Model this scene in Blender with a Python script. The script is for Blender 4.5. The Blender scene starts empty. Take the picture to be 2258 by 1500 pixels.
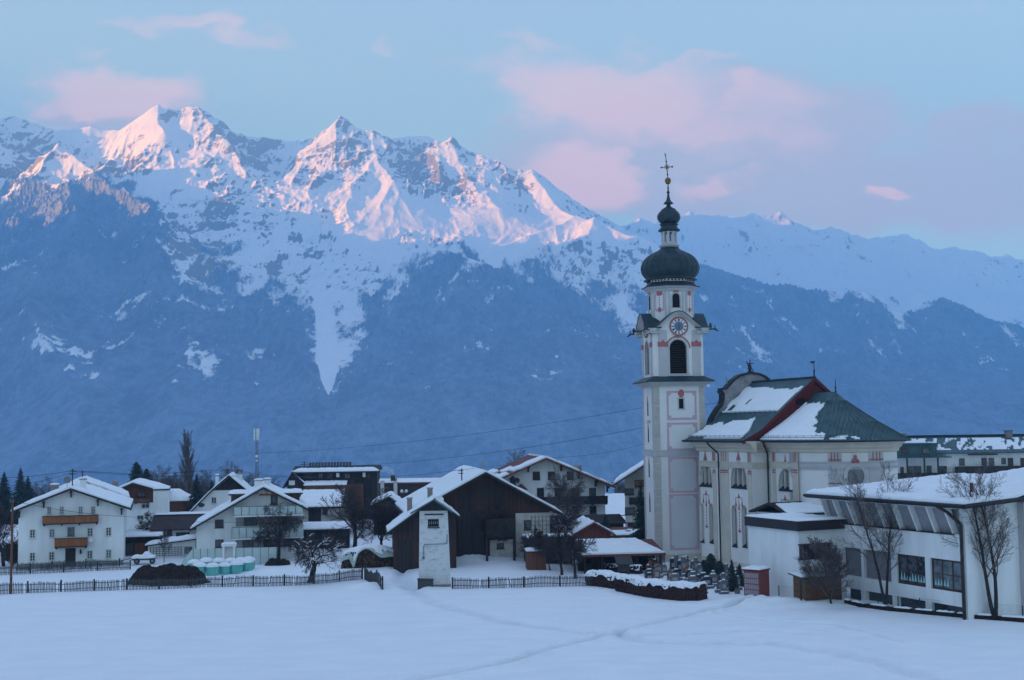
import bpy, bmesh, math, random
import numpy as np
from mathutils import Vector, Matrix
R = math.radians
S = bpy.context.scene
COL = S.collection
random.seed(7)
# ------------------------------------------------------------------ camera
FPX, CX, CY = 2720.0, 1129.0, 750.0
CAMZ = 15.0
cam_data = bpy.data.cameras.new('camera')
cam_data.sensor_width = 36.0
cam_data.lens = FPX / 2258.0 * 36.0
cam_data.clip_start = 0.5
cam_data.clip_end = 60000.0
cam = bpy.data.objects.new('camera', cam_data)
COL.objects.link(cam)
CAMR = Matrix.Rotation(R(90 + 4.1), 3, 'X') @ Matrix.Rotation(R(-0.8), 3, 'Z')
cam.matrix_world = Matrix.Translation((0, 0, CAMZ)) @ CAMR.to_4x4()
S.camera = cam

def ray(px, py):
    return CAMR @ Vector(((px - CX) / FPX, -(py - CY) / FPX, -1.0))
def at(px, py, Y):
    d = ray(px, py); t = Y / d.y
    return Vector((d.x * t, Y, CAMZ + d.z * t))
def gnd(px, py, z=0.0):
    d = ray(px, py); t = (z - CAMZ) / d.z
    return Vector((d.x * t, d.y * t, z))
def atz(px, Y, z=0.0):
    """point at depth Y and height z that lies in pixel column px"""
    py = 950.0
    for _ in range(6):
        p = at(px, py, Y); py += (p.z - z) / Y * FPX
    p = at(px, py, Y); p.z = z
    return p

# ------------------------------------------------------------------ world, sun, exposure
SUN_AZ, SUN_EL = R(-117.0), R(5.0)      # azimuth from +Y, clockwise positive (towards +X)
sun_dir = Vector((math.sin(SUN_AZ) * math.cos(SUN_EL), math.cos(SUN_AZ) * math.cos(SUN_EL), math.sin(SUN_EL)))
W = bpy.data.worlds.new('World'); S.world = W; W.use_nodes = True
def build_world():
    nt = W.node_tree; N = nt.nodes; L = nt.links
    N.clear()
    out = N.new('ShaderNodeOutputWorld'); bg = N.new('ShaderNodeBackground')
    L.new(bg.outputs[0], out.inputs[0])
    bg.inputs[1].default_value = 0.118
    sky = N.new('ShaderNodeTexSky'); sky.sky_type = 'NISHITA'; sky.sun_disc = False
    sky.sun_elevation = SUN_EL; sky.sun_rotation = SUN_AZ
    sky.altitude = 600; sky.air_density = 1.0; sky.dust_density = 0.3; sky.ozone_density = 2.0
    tc = N.new('ShaderNodeTexCoord')
    def vm(op, a, b=None):
        n = N.new('ShaderNodeVectorMath'); n.operation = op
        for i, v in enumerate((a, b)):
            if v is None: continue
            if isinstance(v, (tuple, list)): n.inputs[i].default_value = v
            else: L.new(v, n.inputs[i])
        return n.outputs['Value' if op in ('LENGTH', 'DOT_PRODUCT') else 'Vector']
    def ma(op, a, b=None, clamp=False):
        n = N.new('ShaderNodeMath'); n.operation = op; n.use_clamp = clamp
        for i, v in enumerate((a, b)):
            if v is None: continue
            if isinstance(v, (int, float)): n.inputs[i].default_value = v
            else: L.new(v, n.inputs[i])
        return n.outputs[0]
    def mix(f, a, b):
        n = N.new('ShaderNodeMix'); n.data_type = 'RGBA'; n.clamp_factor = True
        for i, v in ((0, f), (6, a), (7, b)):
            if isinstance(v, (int, float)): n.inputs[i].default_value = v
            elif isinstance(v, tuple): n.inputs[i].default_value = (*v, 1)
            else: L.new(v, n.inputs[i])
        return n.outputs[2]
    sep = N.new('ShaderNodeSeparateXYZ'); L.new(tc.outputs['Generated'], sep.inputs[0])
    yy = ma('MAXIMUM', sep.outputs[1], 0.12)
    comb = N.new('ShaderNodeCombineXYZ')
    L.new(ma('DIVIDE', sep.outputs[0], yy), comb.inputs[0]); L.new(ma('DIVIDE', sep.outputs[2], yy), comb.inputs[1])
    uv = comb.outputs[0]
    def noise(scale, vec, det=6, rough=0.55):
        n = N.new('ShaderNodeTexNoise'); n.inputs['Scale'].default_value = scale
        n.inputs['Detail'].default_value = det; n.inputs['Roughness'].default_value = rough
        L.new(vec, n.inputs['Vector']); return n
    st = vm('MULTIPLY', uv, (1.0, 1.7, 1.0))
    nw = noise(9.0, st, 5, 0.6)
    warp = vm('MULTIPLY', vm('SUBTRACT', nw.outputs['Color'], (0.5, 0.5, 0.5)), (0.16, 0.085, 0.0))
    uvw = vm('ADD', uv, warp)
    nf = noise(13.0, vm('ADD', st, warp), 10, 0.68).outputs['Fac']
    def blobs(lst):
        acc = None
        for (px, py, rx, ry, s) in lst:
            c = at(px, py, 1.0)
            v = vm('MULTIPLY', vm('SUBTRACT', uvw, (c.x, c.z - CAMZ, 0)), (FPX / rx, FPX / ry, 0))
            d = ma('MULTIPLY', ma('MULTIPLY', ma('SUBTRACT', 1.0, vm('LENGTH', v), True), 1.35, True), s)
            acc = d if acc is None else ma('MAXIMUM', acc, d)
        return acc
    GREY = [(1560, 330, 520, 230, 1.3), (1900, 430, 520, 150, 1.15), (2180, 290, 330, 70, 1.0), (2050, 390, 450, 130, 1.2), (1700, 250, 420, 160, 1.1), (260, 250, 330, 90, 1.0), (1250, 380, 330, 170, 0.9),
            (900, 140, 300, 45, 0.35), (2150, 480, 350, 110, 0.9)]
    PINK = [(240, 205, 310, 100, 1.3), (1340, 215, 480, 190, 1.25), (1640, 260, 380, 170, .85), (1290, 390, 230, 120, 1.25), (1550, 130, 210, 55, 0.75), (1590, 395, 180, 50, 0.9),
            (310, 75, 210, 55, 0.8), (540, 75, 220, 50, 0.7), (845, 105, 100, 40, 0.8), (1130, 75, 230, 45, 0.55), (1940, 430, 95, 32, 1.2),
            (1610, 20, 100, 55, 0.5), (2150, 15, 90, 40, 0.6), (1690, 200, 240, 90, 0.85), (1180, 90, 260, 50, .7), (420, 60, 260, 50, .8), (90, 230, 160, 50, 0.9), (980, 280, 120, 30, 0.4)]
    def dens(lst, lo, hi):
        m = N.new('ShaderNodeMapRange'); m.interpolation_type = 'SMOOTHSTEP'
        m.inputs[1].default_value = lo; m.inputs[2].default_value = hi
        L.new(ma('SUBTRACT', ma('MULTIPLY', blobs(lst), 1.9), ma('MULTIPLY', ma('SUBTRACT', 1.0, nf), 2.3)), m.inputs[0])
        return m.outputs[0]
    SKYGAIN = SKY_TINT
    base = vm('MULTIPLY', sky.outputs[0], SKYGAIN)
    el = N.new('ShaderNodeMapRange'); el.interpolation_type = 'SMOOTHSTEP'; el.inputs[1].default_value = 0.46; el.inputs[2].default_value = 0.22
    L.new(sep.outputs[2], el.inputs[0])
    base = mix(SKY_MIX, base, mix(el.outputs[0], SKY_FLAT, SKY_LOW))
    g = ma('MULTIPLY', dens(GREY, -0.80, 0.45), 0.9)
    p = ma('MULTIPLY', dens(PINK, -0.25, 1.05), 0.85)
    c1 = mix(g, base, CLOUD_SHADE)
    c2 = mix(p, c1, CLOUD_PINK)
    L.new(c2, bg.inputs[0])
SKY_TINT = (1.0, 1.0, 1.0)
SKY_FLAT = (0.79, 0.97, 1.45)
SKY_LOW = (1.06, 1.32, 1.06)
SKY_MIX = 0.86
CLOUD_PINK, CLOUD_SHADE = (2.75, 1.46, 1.12), (1.42, 1.10, 1.02)
build_world()
sun = bpy.data.lights.new('sun', 'SUN'); sun.energy = 4.4; sun.angle = R(0.4); sun.color = (1.0, 0.39, 0.06)
sun_o = bpy.data.objects.new('sun', sun); COL.objects.link(sun_o)
sun_o.rotation_euler = (-sun_dir).to_track_quat('-Z', 'Y').to_euler()
vs = S.view_settings
vs.view_transform = 'Standard'; vs.look = 'None'; vs.gamma = 1.0; vs.use_curve_mapping = False
vs.exposure = 2.45
S.cycles.use_denoising = True
S.cycles.max_bounces = 6; S.cycles.diffuse_bounces = 3; S.cycles.volume_bounces = 3
S.cycles.transparent_max_bounces = 8

# ------------------------------------------------------------------ helpers
def tag(o, label=None, cat=None, group=None, kind=None):
    if label: o['label'] = label
    if cat: o['category'] = cat
    if group: o['group'] = group
    if kind: o['kind'] = kind
    return o
def empty(name, loc=(0, 0, 0), rz=0.0, label=None, cat=None, group=None):
    o = bpy.data.objects.new(name, None); COL.objects.link(o)
    o.location = loc; o.rotation_euler = (0, 0, rz); o.empty_display_size = 0.3
    return tag(o, label, cat, group)
def link(name, me, parent=None):
    o = bpy.data.objects.new(name, me); COL.objects.link(o)
    if parent is not None: o.parent = parent
    return o

_MATS = {}
def mat(name, c1, c2=None, scale=2.0, rough=0.8, bump=0.0, bscale=None, metal=0.0, kind='noise', width=0.18, stretch=(1, 1, 1), lo=0.35, hi=0.65, spec=0.3, dist=0.02, det=4):
    if name in _MATS: return _MATS[name]
    m = bpy.data.materials.new(name); m.use_nodes = True
    nt = m.node_tree; N = nt.nodes; L = nt.links
    b = N['Principled BSDF']; b.inputs['Roughness'].default_value = rough; b.inputs['Metallic'].default_value = metal
    b.inputs['Specular IOR Level'].default_value = spec
    c2 = c2 or tuple(v * 0.85 for v in c1)
    tc = N.new('ShaderNodeTexCoord'); mp = N.new('ShaderNodeMapping'); mp.inputs['Scale'].default_value = stretch
    L.new(tc.outputs['Object'], mp.inputs[0])
    n = N.new('ShaderNodeTexNoise'); n.inputs['Scale'].default_value = scale; n.inputs['Detail'].default_value = det
    n.inputs['Roughness'].default_value = 0.6
    L.new(mp.outputs[0], n.inputs['Vector'])
    mr = N.new('ShaderNodeMapRange'); mr.inputs[1].default_value = lo; mr.inputs[2].default_value = hi
    L.new(n.outputs['Fac'], mr.inputs[0])
    fac = mr.outputs[0]; hgt = None
    def ma(op, a, b_=None, clamp=False):
        q = N.new('ShaderNodeMath'); q.operation = op; q.use_clamp = clamp
        for i, v in enumerate((a, b_)):
            if v is None: continue
            if isinstance(v, (int, float)): q.inputs[i].default_value = v
            else: L.new(v, q.inputs[i])
        return q.outputs[0]
    if kind in ('plank', 'hplank', 'seam'):
        sp = N.new('ShaderNodeSeparateXYZ'); L.new(tc.outputs['Object'], sp.inputs[0])
        q = sp.outputs[2] if kind == 'hplank' else ma('ADD', sp.outputs[0], sp.outputs[1])
        q = ma('DIVIDE', q, width)
        wn = N.new('ShaderNodeTexWhiteNoise'); wn.noise_dimensions = '1D'; L.new(ma('FLOOR', q), wn.inputs['W'])
        fr = ma('FRACT', q)
        edge = ma('MULTIPLY', ma('MINIMUM', fr, ma('SUBTRACT', 1.0, fr)), 9.0, True)
        if kind != 'seam': fac = ma('ADD', ma('MULTIPLY', fac, 0.5), ma('MULTIPLY', wn.outputs['Value'], 0.5))
        hgt = edge
    mx = N.new('ShaderNodeMix'); mx.data_type = 'RGBA'
    L.new(fac, mx.inputs[0]); mx.inputs[6].default_value = (*c1, 1); mx.inputs[7].default_value = (*c2, 1)
    L.new(mx.outputs[2], b.inputs['Base Color'])
    if bump > 0:
        bp = N.new('ShaderNodeBump'); bp.inputs['Strength'].default_value = bump; bp.inputs['Distance'].default_value = dist
        if hgt is None:
            n2 = N.new('ShaderNodeTexNoise'); n2.inputs['Scale'].default_value = bscale or scale * 6; n2.inputs['Detail'].default_value = 3
            L.new(mp.outputs[0], n2.inputs['Vector']); hgt = n2.outputs['Fac']
        L.new(hgt, bp.inputs['Height']); L.new(bp.outputs[0], b.inputs['Normal'])
    _MATS[name] = m
    return m
# ------------------------------------------------------------------ numpy noise
def _hash(ix, iy, seed):
    h = (ix.astype(np.int64) * 374761393 + iy.astype(np.int64) * 668265263 + seed * 1274126177) & 0xFFFFFFFF
    h = ((h ^ (h >> 13)) * 1274126177) & 0xFFFFFFFF
    h = h ^ (h >> 16)
    return h.astype(np.float64) / 4294967295.0
def vnoise(x, y, seed=0):
    ix = np.floor(x); iy = np.floor(y); fx = x - ix; fy = y - iy
    fx = fx * fx * fx * (fx * (fx * 6 - 15) + 10); fy = fy * fy * fy * (fy * (fy * 6 - 15) + 10)
    a = _hash(ix, iy, seed); b = _hash(ix + 1, iy, seed); c = _hash(ix, iy + 1, seed); d = _hash(ix + 1, iy + 1, seed)
    return a + (b - a) * fx + (c - a) * fy + (a - b - c + d) * fx * fy
def fbm(x, y, o=5, seed=0, gain=0.5):
    s = 0.0; a = 0.5; n = 0.0
    for k in range(o):
        s = s + a * vnoise(x, y, seed + k); n += a
        x, y = x * 1.63 - y * 1.15 + 13.7, x * 1.15 + y * 1.63 + 7.1; a *= gain
    return s / n
def ridged(x, y, o=5, seed=0, gain=0.5):
    s = 0.0; a = 0.5; n = 0.0
    for k in range(o):
        v = 1 - np.abs(2 * vnoise(x, y, seed + k) - 1)
        s = s + a * v * v; n += a
        x, y = x * 1.63 - y * 1.15 + 3.7, x * 1.15 + y * 1.63 + 17.1; a *= gain
    return s / n
def sstep(a, b, x):
    t = np.clip((x - a) / (b - a), 0, 1); return t * t * (3 - 2 * t)
def grid_mesh(name, V, nr, nc, attrs=None, smooth=True):
    me = bpy.data.meshes.new(name)
    i = np.arange(nr * nc).reshape(nr, nc)
    F = np.stack([i[:-1, :-1], i[:-1, 1:], i[1:, 1:], i[1:, :-1]], -1).reshape(-1, 4)
    me.vertices.add(nr * nc); me.vertices.foreach_set('co', V.astype(np.float32).ravel())
    me.loops.add(F.size); me.loops.foreach_set('vertex_index', F.astype(np.int32).ravel())
    me.polygons.add(len(F)); me.polygons.foreach_set('loop_start', np.arange(0, F.size, 4, dtype=np.int32))
    me.polygons.foreach_set('use_smooth', np.full(len(F), smooth))
    for k, v in (attrs or {}).items():
        a = me.attributes.new(k, 'FLOAT', 'POINT'); a.data.foreach_set('value', v.astype(np.float32).ravel())
    me.update(calc_edges=True)
    return me

# ------------------------------------------------------------------ mountains
def mountain_material():
    m = bpy.data.materials.new('snowy_rock_and_forest'); m.use_nodes = True
    nt = m.node_tree; N = nt.nodes; L = nt.links
    b = N['Principled BSDF']; b.inputs['Roughness'].default_value = 0.9; b.inputs['Specular IOR Level'].default_value = 0.1
    tc = N.new('ShaderNodeTexCoord')
    def mapping(rot, scl):
        m_ = N.new('ShaderNodeMapping'); m_.vector_type = 'TEXTURE'; m_.inputs['Rotation'].default_value = rot; m_.inputs['Scale'].default_value = scl
        L.new(tc.outputs['Object'], m_.inputs[0]); return m_.outputs[0]
    downhill = mapping((0, 0, 0), (1, 3.4, 1.8)); strata = mapping((0, R(-32), 0), (2.0, 3.0, .75))
    def noise(scale, det=5, rough=0.6, vec=None):
        n = N.new('ShaderNodeTexNoise'); n.inputs['Scale'].default_value = scale; n.inputs['Detail'].default_value = det
        n.inputs['Roughness'].default_value = rough; L.new(vec or downhill, n.inputs['Vector']); return n.outputs['Fac']
    def attr(nm):
        a = N.new('ShaderNodeAttribute'); a.attribute_name = nm; return a.outputs['Fac']
    def ma(op, a, b_=None, clamp=False):
        q = N.new('ShaderNodeMath'); q.operation = op; q.use_clamp = clamp
        for i, v in enumerate((a, b_)):
            if v is None: continue
            if isinstance(v, (int, float)): q.inputs[i].default_value = v
            else: L.new(v, q.inputs[i])
        return q.outputs[0]
    def mix(f, a, b_):
        n = N.new('ShaderNodeMix'); n.data_type = 'RGBA'
        for i, v in ((0, f), (6, a), (7, b_)):
            if isinstance(v, tuple): n.inputs[i].default_value = (*v, 1)
            else: L.new(v, n.inputs[i])
        return n.outputs[2]
    def edge(v, lo, hi):
        n = N.new('ShaderNodeMapRange'); n.interpolation_type = 'SMOOTHSTEP'; L.new(v, n.inputs[0])
        n.inputs[1].default_value = lo; n.inputs[2].default_value = hi; return n.outputs[0]
    rockc = mix(noise(0.012), (0.20, 0.195, 0.20), (0.33, 0.31, 0.295))
    rk = edge(ma('ADD', attr('rock'), ma('ADD', ma('MULTIPLY', ma('SUBTRACT', noise(0.055, 7, 0.74, strata), 0.5), 1.9), ma('MULTIPLY', ma('SUBTRACT', noise(0.008, 5, 0.6, strata), 0.5), 0.7))), 0.42, 0.56)
    c = mix(rk, (0.86, 0.87, 0.88), rockc)
    hazy_forc = mix(edge(ma('ADD', ma('MULTIPLY', noise(0.045, 6, 0.75), 0.6), ma('MULTIPLY', noise(0.008, 5, 0.65), 0.4)), 0.40, 0.62), (0.14, 0.20, 0.30), (0.23, 0.31, 0.43))  # snow-dusted forest, its colour lightened and blued to carry valley haze
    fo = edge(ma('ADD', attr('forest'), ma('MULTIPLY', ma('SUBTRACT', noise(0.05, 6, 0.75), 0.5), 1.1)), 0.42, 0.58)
    c = mix(fo, c, hazy_forc)
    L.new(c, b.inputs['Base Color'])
    return m
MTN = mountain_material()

def poly_h(X, Y, pts, s1=0.8, D0=1e9, s2=0.5, dist=False):
    """height field of one ridge: its crest, falling away s1 per metre to D0, then s2"""
    h = np.full(X.shape, -1e9); dm = np.full(X.shape, 1e9)
    for A, B in zip(pts[:-1], pts[1:]):
        dx, dy = B.x - A.x, B.y - A.y; l2 = dx * dx + dy * dy + 1e-6
        t = np.clip(((X - A.x) * dx + (Y - A.y) * dy) / l2, 0, 1)
        d = np.hypot(X - A.x - t * dx, Y - A.y - t * dy)
        h = np.maximum(h, A.z + t * (B.z - A.z) - np.minimum(s1 * d, s1 * D0 + s2 * (d - D0)))
        dm = np.minimum(dm, d)
    return (h, dm) if dist else h
def smax(a, b, k):
    return np.maximum(a, b) + 0.25 * k * np.clip(1 - np.abs(a - b) / k, 0, 1) ** 2
def project(X, Y, Z):
    Ri = CAMR.inverted(); q = [Ri[i][0] * X + Ri[i][1] * Y + Ri[i][2] * (Z - CAMZ) for i in range(3)]
    return CX + FPX * q[0] / -q[2], CY - FPX * q[1] / -q[2]

RIDGES = [   # crest points (pixel x, pixel y, distance), slope near the crest, metres, slope beyond
 ([(-1500,60,8700),(-900,20,8400),(-420,20,8050),(-230,140,7750),(-90,262,7500),(0,258,7500),(35,257,7500),(70,272,7500),(130,284,7500),(190,277,7500),(240,285,7500),(272,288,7450),(300,262,7400),(330,247,7400),(357,236,7350),(372,243,7350),(400,242,7400),(440,240,7350),(462,250,7350),(482,268,7350),(520,298,7500),(560,303,7600),(620,304,7650),(662,306,7600),(690,299,7500),(715,292,7450),(735,275,7400),(755,266,7350),(775,272,7350),(795,288,7350),(832,297,7300),(860,300,7500),(890,299,7600),(920,293,7600),(950,303,7600),(978,315,7500),(1005,305,7300),(1030,318,7300),(1060,335,7250),(1080,348,7250),(1110,360,7200),(1145,374,7200),(1182,378,7150),(1230,413,7200),(1300,458,7300),(1380,508,7400),(1440,548,7500),(1520,600,7600)], .85, 500, .5),  # off-view left end raised to shade the far range
 ([(357,236,7350),(366,290,7000),(372,330,6850),(385,372,6600),(405,440,6250),(430,520,5850),(470,610,5500)], .9, 200, .6),
 ([(440,240,7350),(470,285,7100),(500,320,6950),(530,370,6750),(548,395,6600)], .95, 300, .6),
 ([(130,324,6300),(100,350,6150),(70,395,5850)], .8, 300, .5), ([(130,324,6300),(165,345,6200),(200,372,6050),(228,402,5800)], .8, 300, .5), ([(-200,360,6400),(-60,380,6200),(70,398,5800),(150,402,5700),(228,402,5650),(290,425,5500),(330,455,5350),(362,515,5150),(385,580,4950),(450,648,4650),(560,690,4300),(640,760,3900),(712,862,3300)], 1.5, 330, .30),
 ([(150,402,5700),(180,520,4800),(200,650,4200),(190,740,3700),(150,860,3000)], .8, 200, .4),
 ([(-150,560,4600),(0,600,4200),(45,582,4150),(70,640,3800),(110,760,3300)], .8, 200, .4),
 ([(330,455,5350),(340,600,4500),(330,720,3900),(260,800,3400),(180,900,2900)], .7, 300, .35),
 ([(385,580,4950),(420,700,4100),(400,800,3500),(380,900,2900)], .7, 300, .35),
 ([(755,266,7350),(748,330,7050),(735,380,6850),(720,402,6700)], 1.1, 200, .6), ([(720,292,7400),(690,330,7150),(660,375,6900),(655,395,6750)], 1.0, 200, .6),
 ([(832,297,7300),(836,350,7000),(850,375,6850),(872,402,6650),(900,465,6350),(928,520,6100),(945,548,5950),(960,575,5750),(990,572,5600)], .9, 200, .55),
 ([(836,350,7000),(800,400,6700),(770,420,6500),(745,440,6400)], .9, 150, .6),
 ([(872,402,6650),(850,450,6350),(830,500,6100),(800,560,5800),(778,612,5500),(758,700,5000),(742,790,4400)], .8, 200, .55),
 ([(960,568,5650),(1010,570,5500),(1060,605,5300),(1140,655,5000),(1200,700,4700),(1260,800,3900),(1300,920,3000)], .7, 400, .35),
 ([(985,572,5600),(930,600,5300),(870,700,4700),(800,800,4100),(740,880,3400)], .8, 300, .4),
 ([(1010,570,5500),(1010,700,4600),(1000,820,3800),(990,930,3000)], .6, 300, .35),
 ([(500,320,6950),(545,400,6750),(560,455,6500),(568,500,6100),(570,537,5700),(600,555,5600),(640,590,5500),(690,650,5200),(692,740,4700),(702,840,3900)], .85, 250, .5),
 ([(570,537,5700),(540,570,5550),(512,606,5350),(495,660,5000)], .85, 250, .5),
 ([(600,555,5600),(590,620,5200),(560,690,4800)], .8, 200, .5),
 ([(662,306,7600),(640,370,7200),(625,430,6800),(640,500,6400),(660,560,6000)], .7, 200, .5),
 ([(1005,305,7300),(1025,350,7100),(1040,400,6900),(1060,420,6700)], 1.0, 250, .6), ([(1080,348,7250),(1070,400,6900),(1090,460,6500),(1110,540,6100)], .7, 400, .5),
 ([(1182,378,7150),(1200,410,6950),(1225,445,6700),(1262,480,6400),(1300,483,6250),(1350,500,6150),(1400,522,6050),(1440,552,6000),(1480,580,6000)], .75, 500, .45),
 ([(1262,480,6400),(1205,502,6200),(1150,535,6000),(1100,560,5800),(1060,590,5600)], .8, 200, .5),
 ([(1300,483,6250),(1280,560,5700),(1260,640,5200),(1240,720,4700)], .7, 300, .45), ([(1400,522,6050),(1390,640,5300),(1400,740,4700),(1420,860,3800)], .7, 300, .4),
 ([(1440,552,6300),(1500,572,6350),(1560,592,6350),(1620,615,6300),(1680,628,6250),(1740,635,6200),(1800,640,6150),(1860,646,6050),(1905,652,6000),(1925,668,5900),(1950,700,5700),(1975,745,5400)], .7, 500, .4),
 ([(1560,592,6350),(1590,680,5600),(1620,780,4900),(1640,900,3800)], .7, 300, .4), ([(1740,635,6200),(1720,720,5500),(1700,820,4700),(1690,920,3700)], .7, 300, .4),
 ([(1905,652,6000),(1900,760,5100),(1880,880,3900)], .7, 300, .4), ([(2000,690,6300),(2050,668,6200),(2085,663,6150),(2150,702,6000),(2258,728,5900),(2450,760,5800)], .7, 500, .4),
 ([(2085,663,6150),(2060,760,5300),(2040,880,4100)], .7, 300, .4), ([(2200,715,5900),(2190,800,5100),(2200,920,3800)], .7, 300, .4),
]
CRAGS = [(620,610,60,60,.7), (700,500,70,50,.5), (540,660,60,50,.5), (770,560,40,50,.3), (860,700,60,80,.5), (1400,640,70,80,.6), (430,560,110,120,1.1), (560,440,110,70,.5), (500,330,60,50,1.0), (710,350,50,50,.8), (780,380,60,50,.7), (640,650,60,80,.6), (930,370,50,40,.6), (960,410,70,22,.7), (1030,360,40,50,.7), (1090,440,60,35,.3), (560,480,80,60,.9),
         (820,640,60,70,.7), (1300,600,120,60,.8), (1180,540,60,30,.5), (150,340,40,25,.4), (60,380,60,40,.6), (960,480,60,60,-1.0), (1130,470,70,60,-.5), (620,330,60,40,-.4), (850,520,60,60,-.6), (1230,430,60,60,-.8), (330,270,40,40,-.5), (150,300,120,20,-.5), (345,450,20,25,-.8), (470,590,18,50,-1.0)]
def terrain_h(X, Y):
    wx = (fbm(X / 420, Y / 420, 4, 11) - .5) * 110; wy = (fbm(X / 420, Y / 420, 4, 23) - .5) * 110
    near = np.clip((Y - 2400) / 1500, 0.2, 1)
    Xw, Yw = X + wx * near, Y + wy * near
    H = -136 + np.maximum(0, Yw - 2100) * (0.20 - 0.075 * sstep(.10, .26, X / Y)) - np.maximum(0, Yw - 6300) * 0.3
    dm = np.full(X.shape, 1e9)
    for pts, s1, D0, s2 in RIDGES:
        h, d = poly_h(Xw, Yw, [at(*p) for p in pts], s1, D0, s2, True)
        dm = np.where(h > H - 150, np.minimum(dm, d), dm)
        H = smax(H, h, 70)
    hi = sstep(100, 900, H)
    amp = .3 + .7 * sstep(0, 320, dm)
    rough = .45 + .9 * sstep(.40, .62, fbm(X / 420, Y / 420, 3, 71))     # crags here, smooth snowfields there
    px, py = project(X, Y, H)
    for cx, cy, rx, ry, am in CRAGS: rough = rough + am * np.exp(-((px - cx) / rx) ** 2 - ((py - cy) / ry) ** 2)
    rough = np.clip(rough, .12, 2.2)
    rib = ridged(X / 230 + wx / 300, Y / 700, 5, 31, .5) - .45
    det = ridged(X / 100 + wy / 200, Y / 170, 4, 57, .5) - .45
    H = H + amp * near * (np.clip(.35 + .7 * rough, .3, 1.4) * rib * (50 + 75 * hi) + rough * det * (14 + 50 * hi)) + (fbm(X / 30, Y / 30, 3, 91) - .5) * 9 * rough
    return H, rough
TREELINE = [(-200,400),(0,412),(60,405),(110,402),(230,404),(300,430),(335,465),(372,560),(400,615),(450,655),(520,662),(560,690),(600,705),(640,745),(680,805),(706,862),(718,870),(738,852),(765,805),(800,745),(850,685),(890,615),(930,568),(1010,572),(1060,608),(1150,655),(1180,640),(1210,625),(1240,650),(1290,690),(1350,715),(1430,745),(1470,690),(1520,585),(1560,585),(1640,600),(1700,615),(1800,620),(1905,640),(1935,670),(1985,748),(2020,700),(2060,672),(2090,664),(2150,704),(2258,735),(2500,745)]
def build_mountains():
    nc, nr = NCOL, NROW
    u = np.concatenate([np.linspace(-0.78, -0.47, 70, endpoint=False), np.linspace(-0.47, 0.47, nc - 70)])
    y = np.linspace(0, 1, nr) ** 1.15 * (8600 - 2000) + 2000
    U, Yg = np.meshgrid(u, y)
    X = U * Yg
    Z, rough = terrain_h(X, Yg)
    px, py = project(X, Yg, Z)
    tl = np.interp(px, [p[0] for p in TREELINE], [p[1] for p in TREELINE])
    band = 26 + 30 * fbm(X / 300, Yg / 300, 3, 5)
    forest = np.clip(0.5 + (py - tl) / (2 * band) + (fbm(X / 160, Yg / 260, 4, 77) - .5) * 0.9, 0, 1)
    gx = np.gradient(Z, axis=1) / np.maximum(np.gradient(X, axis=1), 1e-3); gy = np.gradient(Z, axis=0) / np.gradient(Yg, axis=0)
    slope = np.hypot(gx, gy)
    rock = -.06 + sstep(.75, 1.65, slope) * 0.9 + (fbm(X / 150, Yg / 200 + Z / 45, 5, 15) - .5) * 0.75 + np.clip(rough - .70, -.6, .75) * .36
    # snowy ledges and clearings among the trees
    high = sstep(960, 800, py)
    clear = high * (sstep(.60, .70, fbm(X / 110, Yg / 520, 6, 41)) * 0.42 + sstep(.60, .78, ridged(X / 140, Yg / 420, 5, 63)) * .42 + sstep(.55, .8, fbm(X / 40, Yg / 70, 4, 45)) * .42)
    span = np.interp(px, [0, 330, 420, 560, 720, 850, 930, 1050, 1200, 1430, 1540, 1900, 2000, 2258], [25, 40, 150, 190, 200, 170, 50, 60, 100, 130, 25, 30, 60, 60])
    scrub = np.sqrt(np.clip(1.05 - (tl - py) / span, 0, 1)) * np.clip(fbm(X / 90, Yg / 300, 4, 83) * 1.5 - .22, 0, 1) * 1.15
    for cx, cy, rx, ry, am in CLEARS: clear = clear + .7 * am * np.exp(-((px - cx) / rx) ** 2 - ((py - cy) / ry) ** 2) * (.35 + 1.3 * fbm(X / 60, Yg / 130, 4, 49)) * sstep(.42, .55, fbm(X / 90, Yg / 260, 4, 47))
    # the long avalanche gully: bare snow
    gl = np.interp(py, [560, 640, 700, 760, 860], [690, 705, 716, 722, 724]); gw = np.interp(py, [560, 640, 720, 800, 850, 870], [6, 13, 17, 20, 10, 2])
    gully = np.clip(1.4 - np.abs(px - gl) / np.maximum(gw, 1), 0, 1) * (py > 570) * (py < 870)
    forest = np.maximum(np.clip(forest - clear * 0.8, 0, 1), scrub); forest = forest * (1 - np.clip(gully * 2, 0, 1)); rock = rock * (1 - np.clip(gully * 2, 0, 1))
    rng = np.random.default_rng(3)
    Z = Z + np.where(forest > .42, rng.random(Z.shape) ** 2 * 17, 0) * np.clip((Yg - 2300) / 3000, .2, 1)
    me = grid_mesh('mountain', np.stack([X, Yg, Z], -1), nr, nc, {'rock': rock, 'forest': forest})
    o = link('mountain', me); me.materials.append(MTN)
    tag(o, kind='structure')
    # the range far behind, to the right
    nc2, nr2 = NCOL // 2, 170
    u = np.linspace(0.02, 0.50, nc2); y = np.linspace(6900, 9700, nr2)
    U, Yg = np.meshgrid(u, y); X = U * Yg
    crest = [(1180,560,9300),(1330,520,9300),(1395,497,9300),(1420,487,9300),(1450,492,9300),(1490,478,9300),(1521,466,9300),(1562,474,9300),(1610,478,9300),(1666,473,9300),(1722,473,9300),(1750,488,9300),(1788,514,9300),(1805,508,9240),(1836,506,9240),(1857,521,9300),(1892,523,9300),(1944,528,9300),(1971,521,9240),(1996,521,9240),(2030,537,9300),(2068,544,9300),(2117,547,9300),(2159,558,9300),(2258,562,9300),(2420,590,9300)]
    wx = (fbm(X / 500, Yg / 500, 4, 211) - .5) * 200
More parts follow.
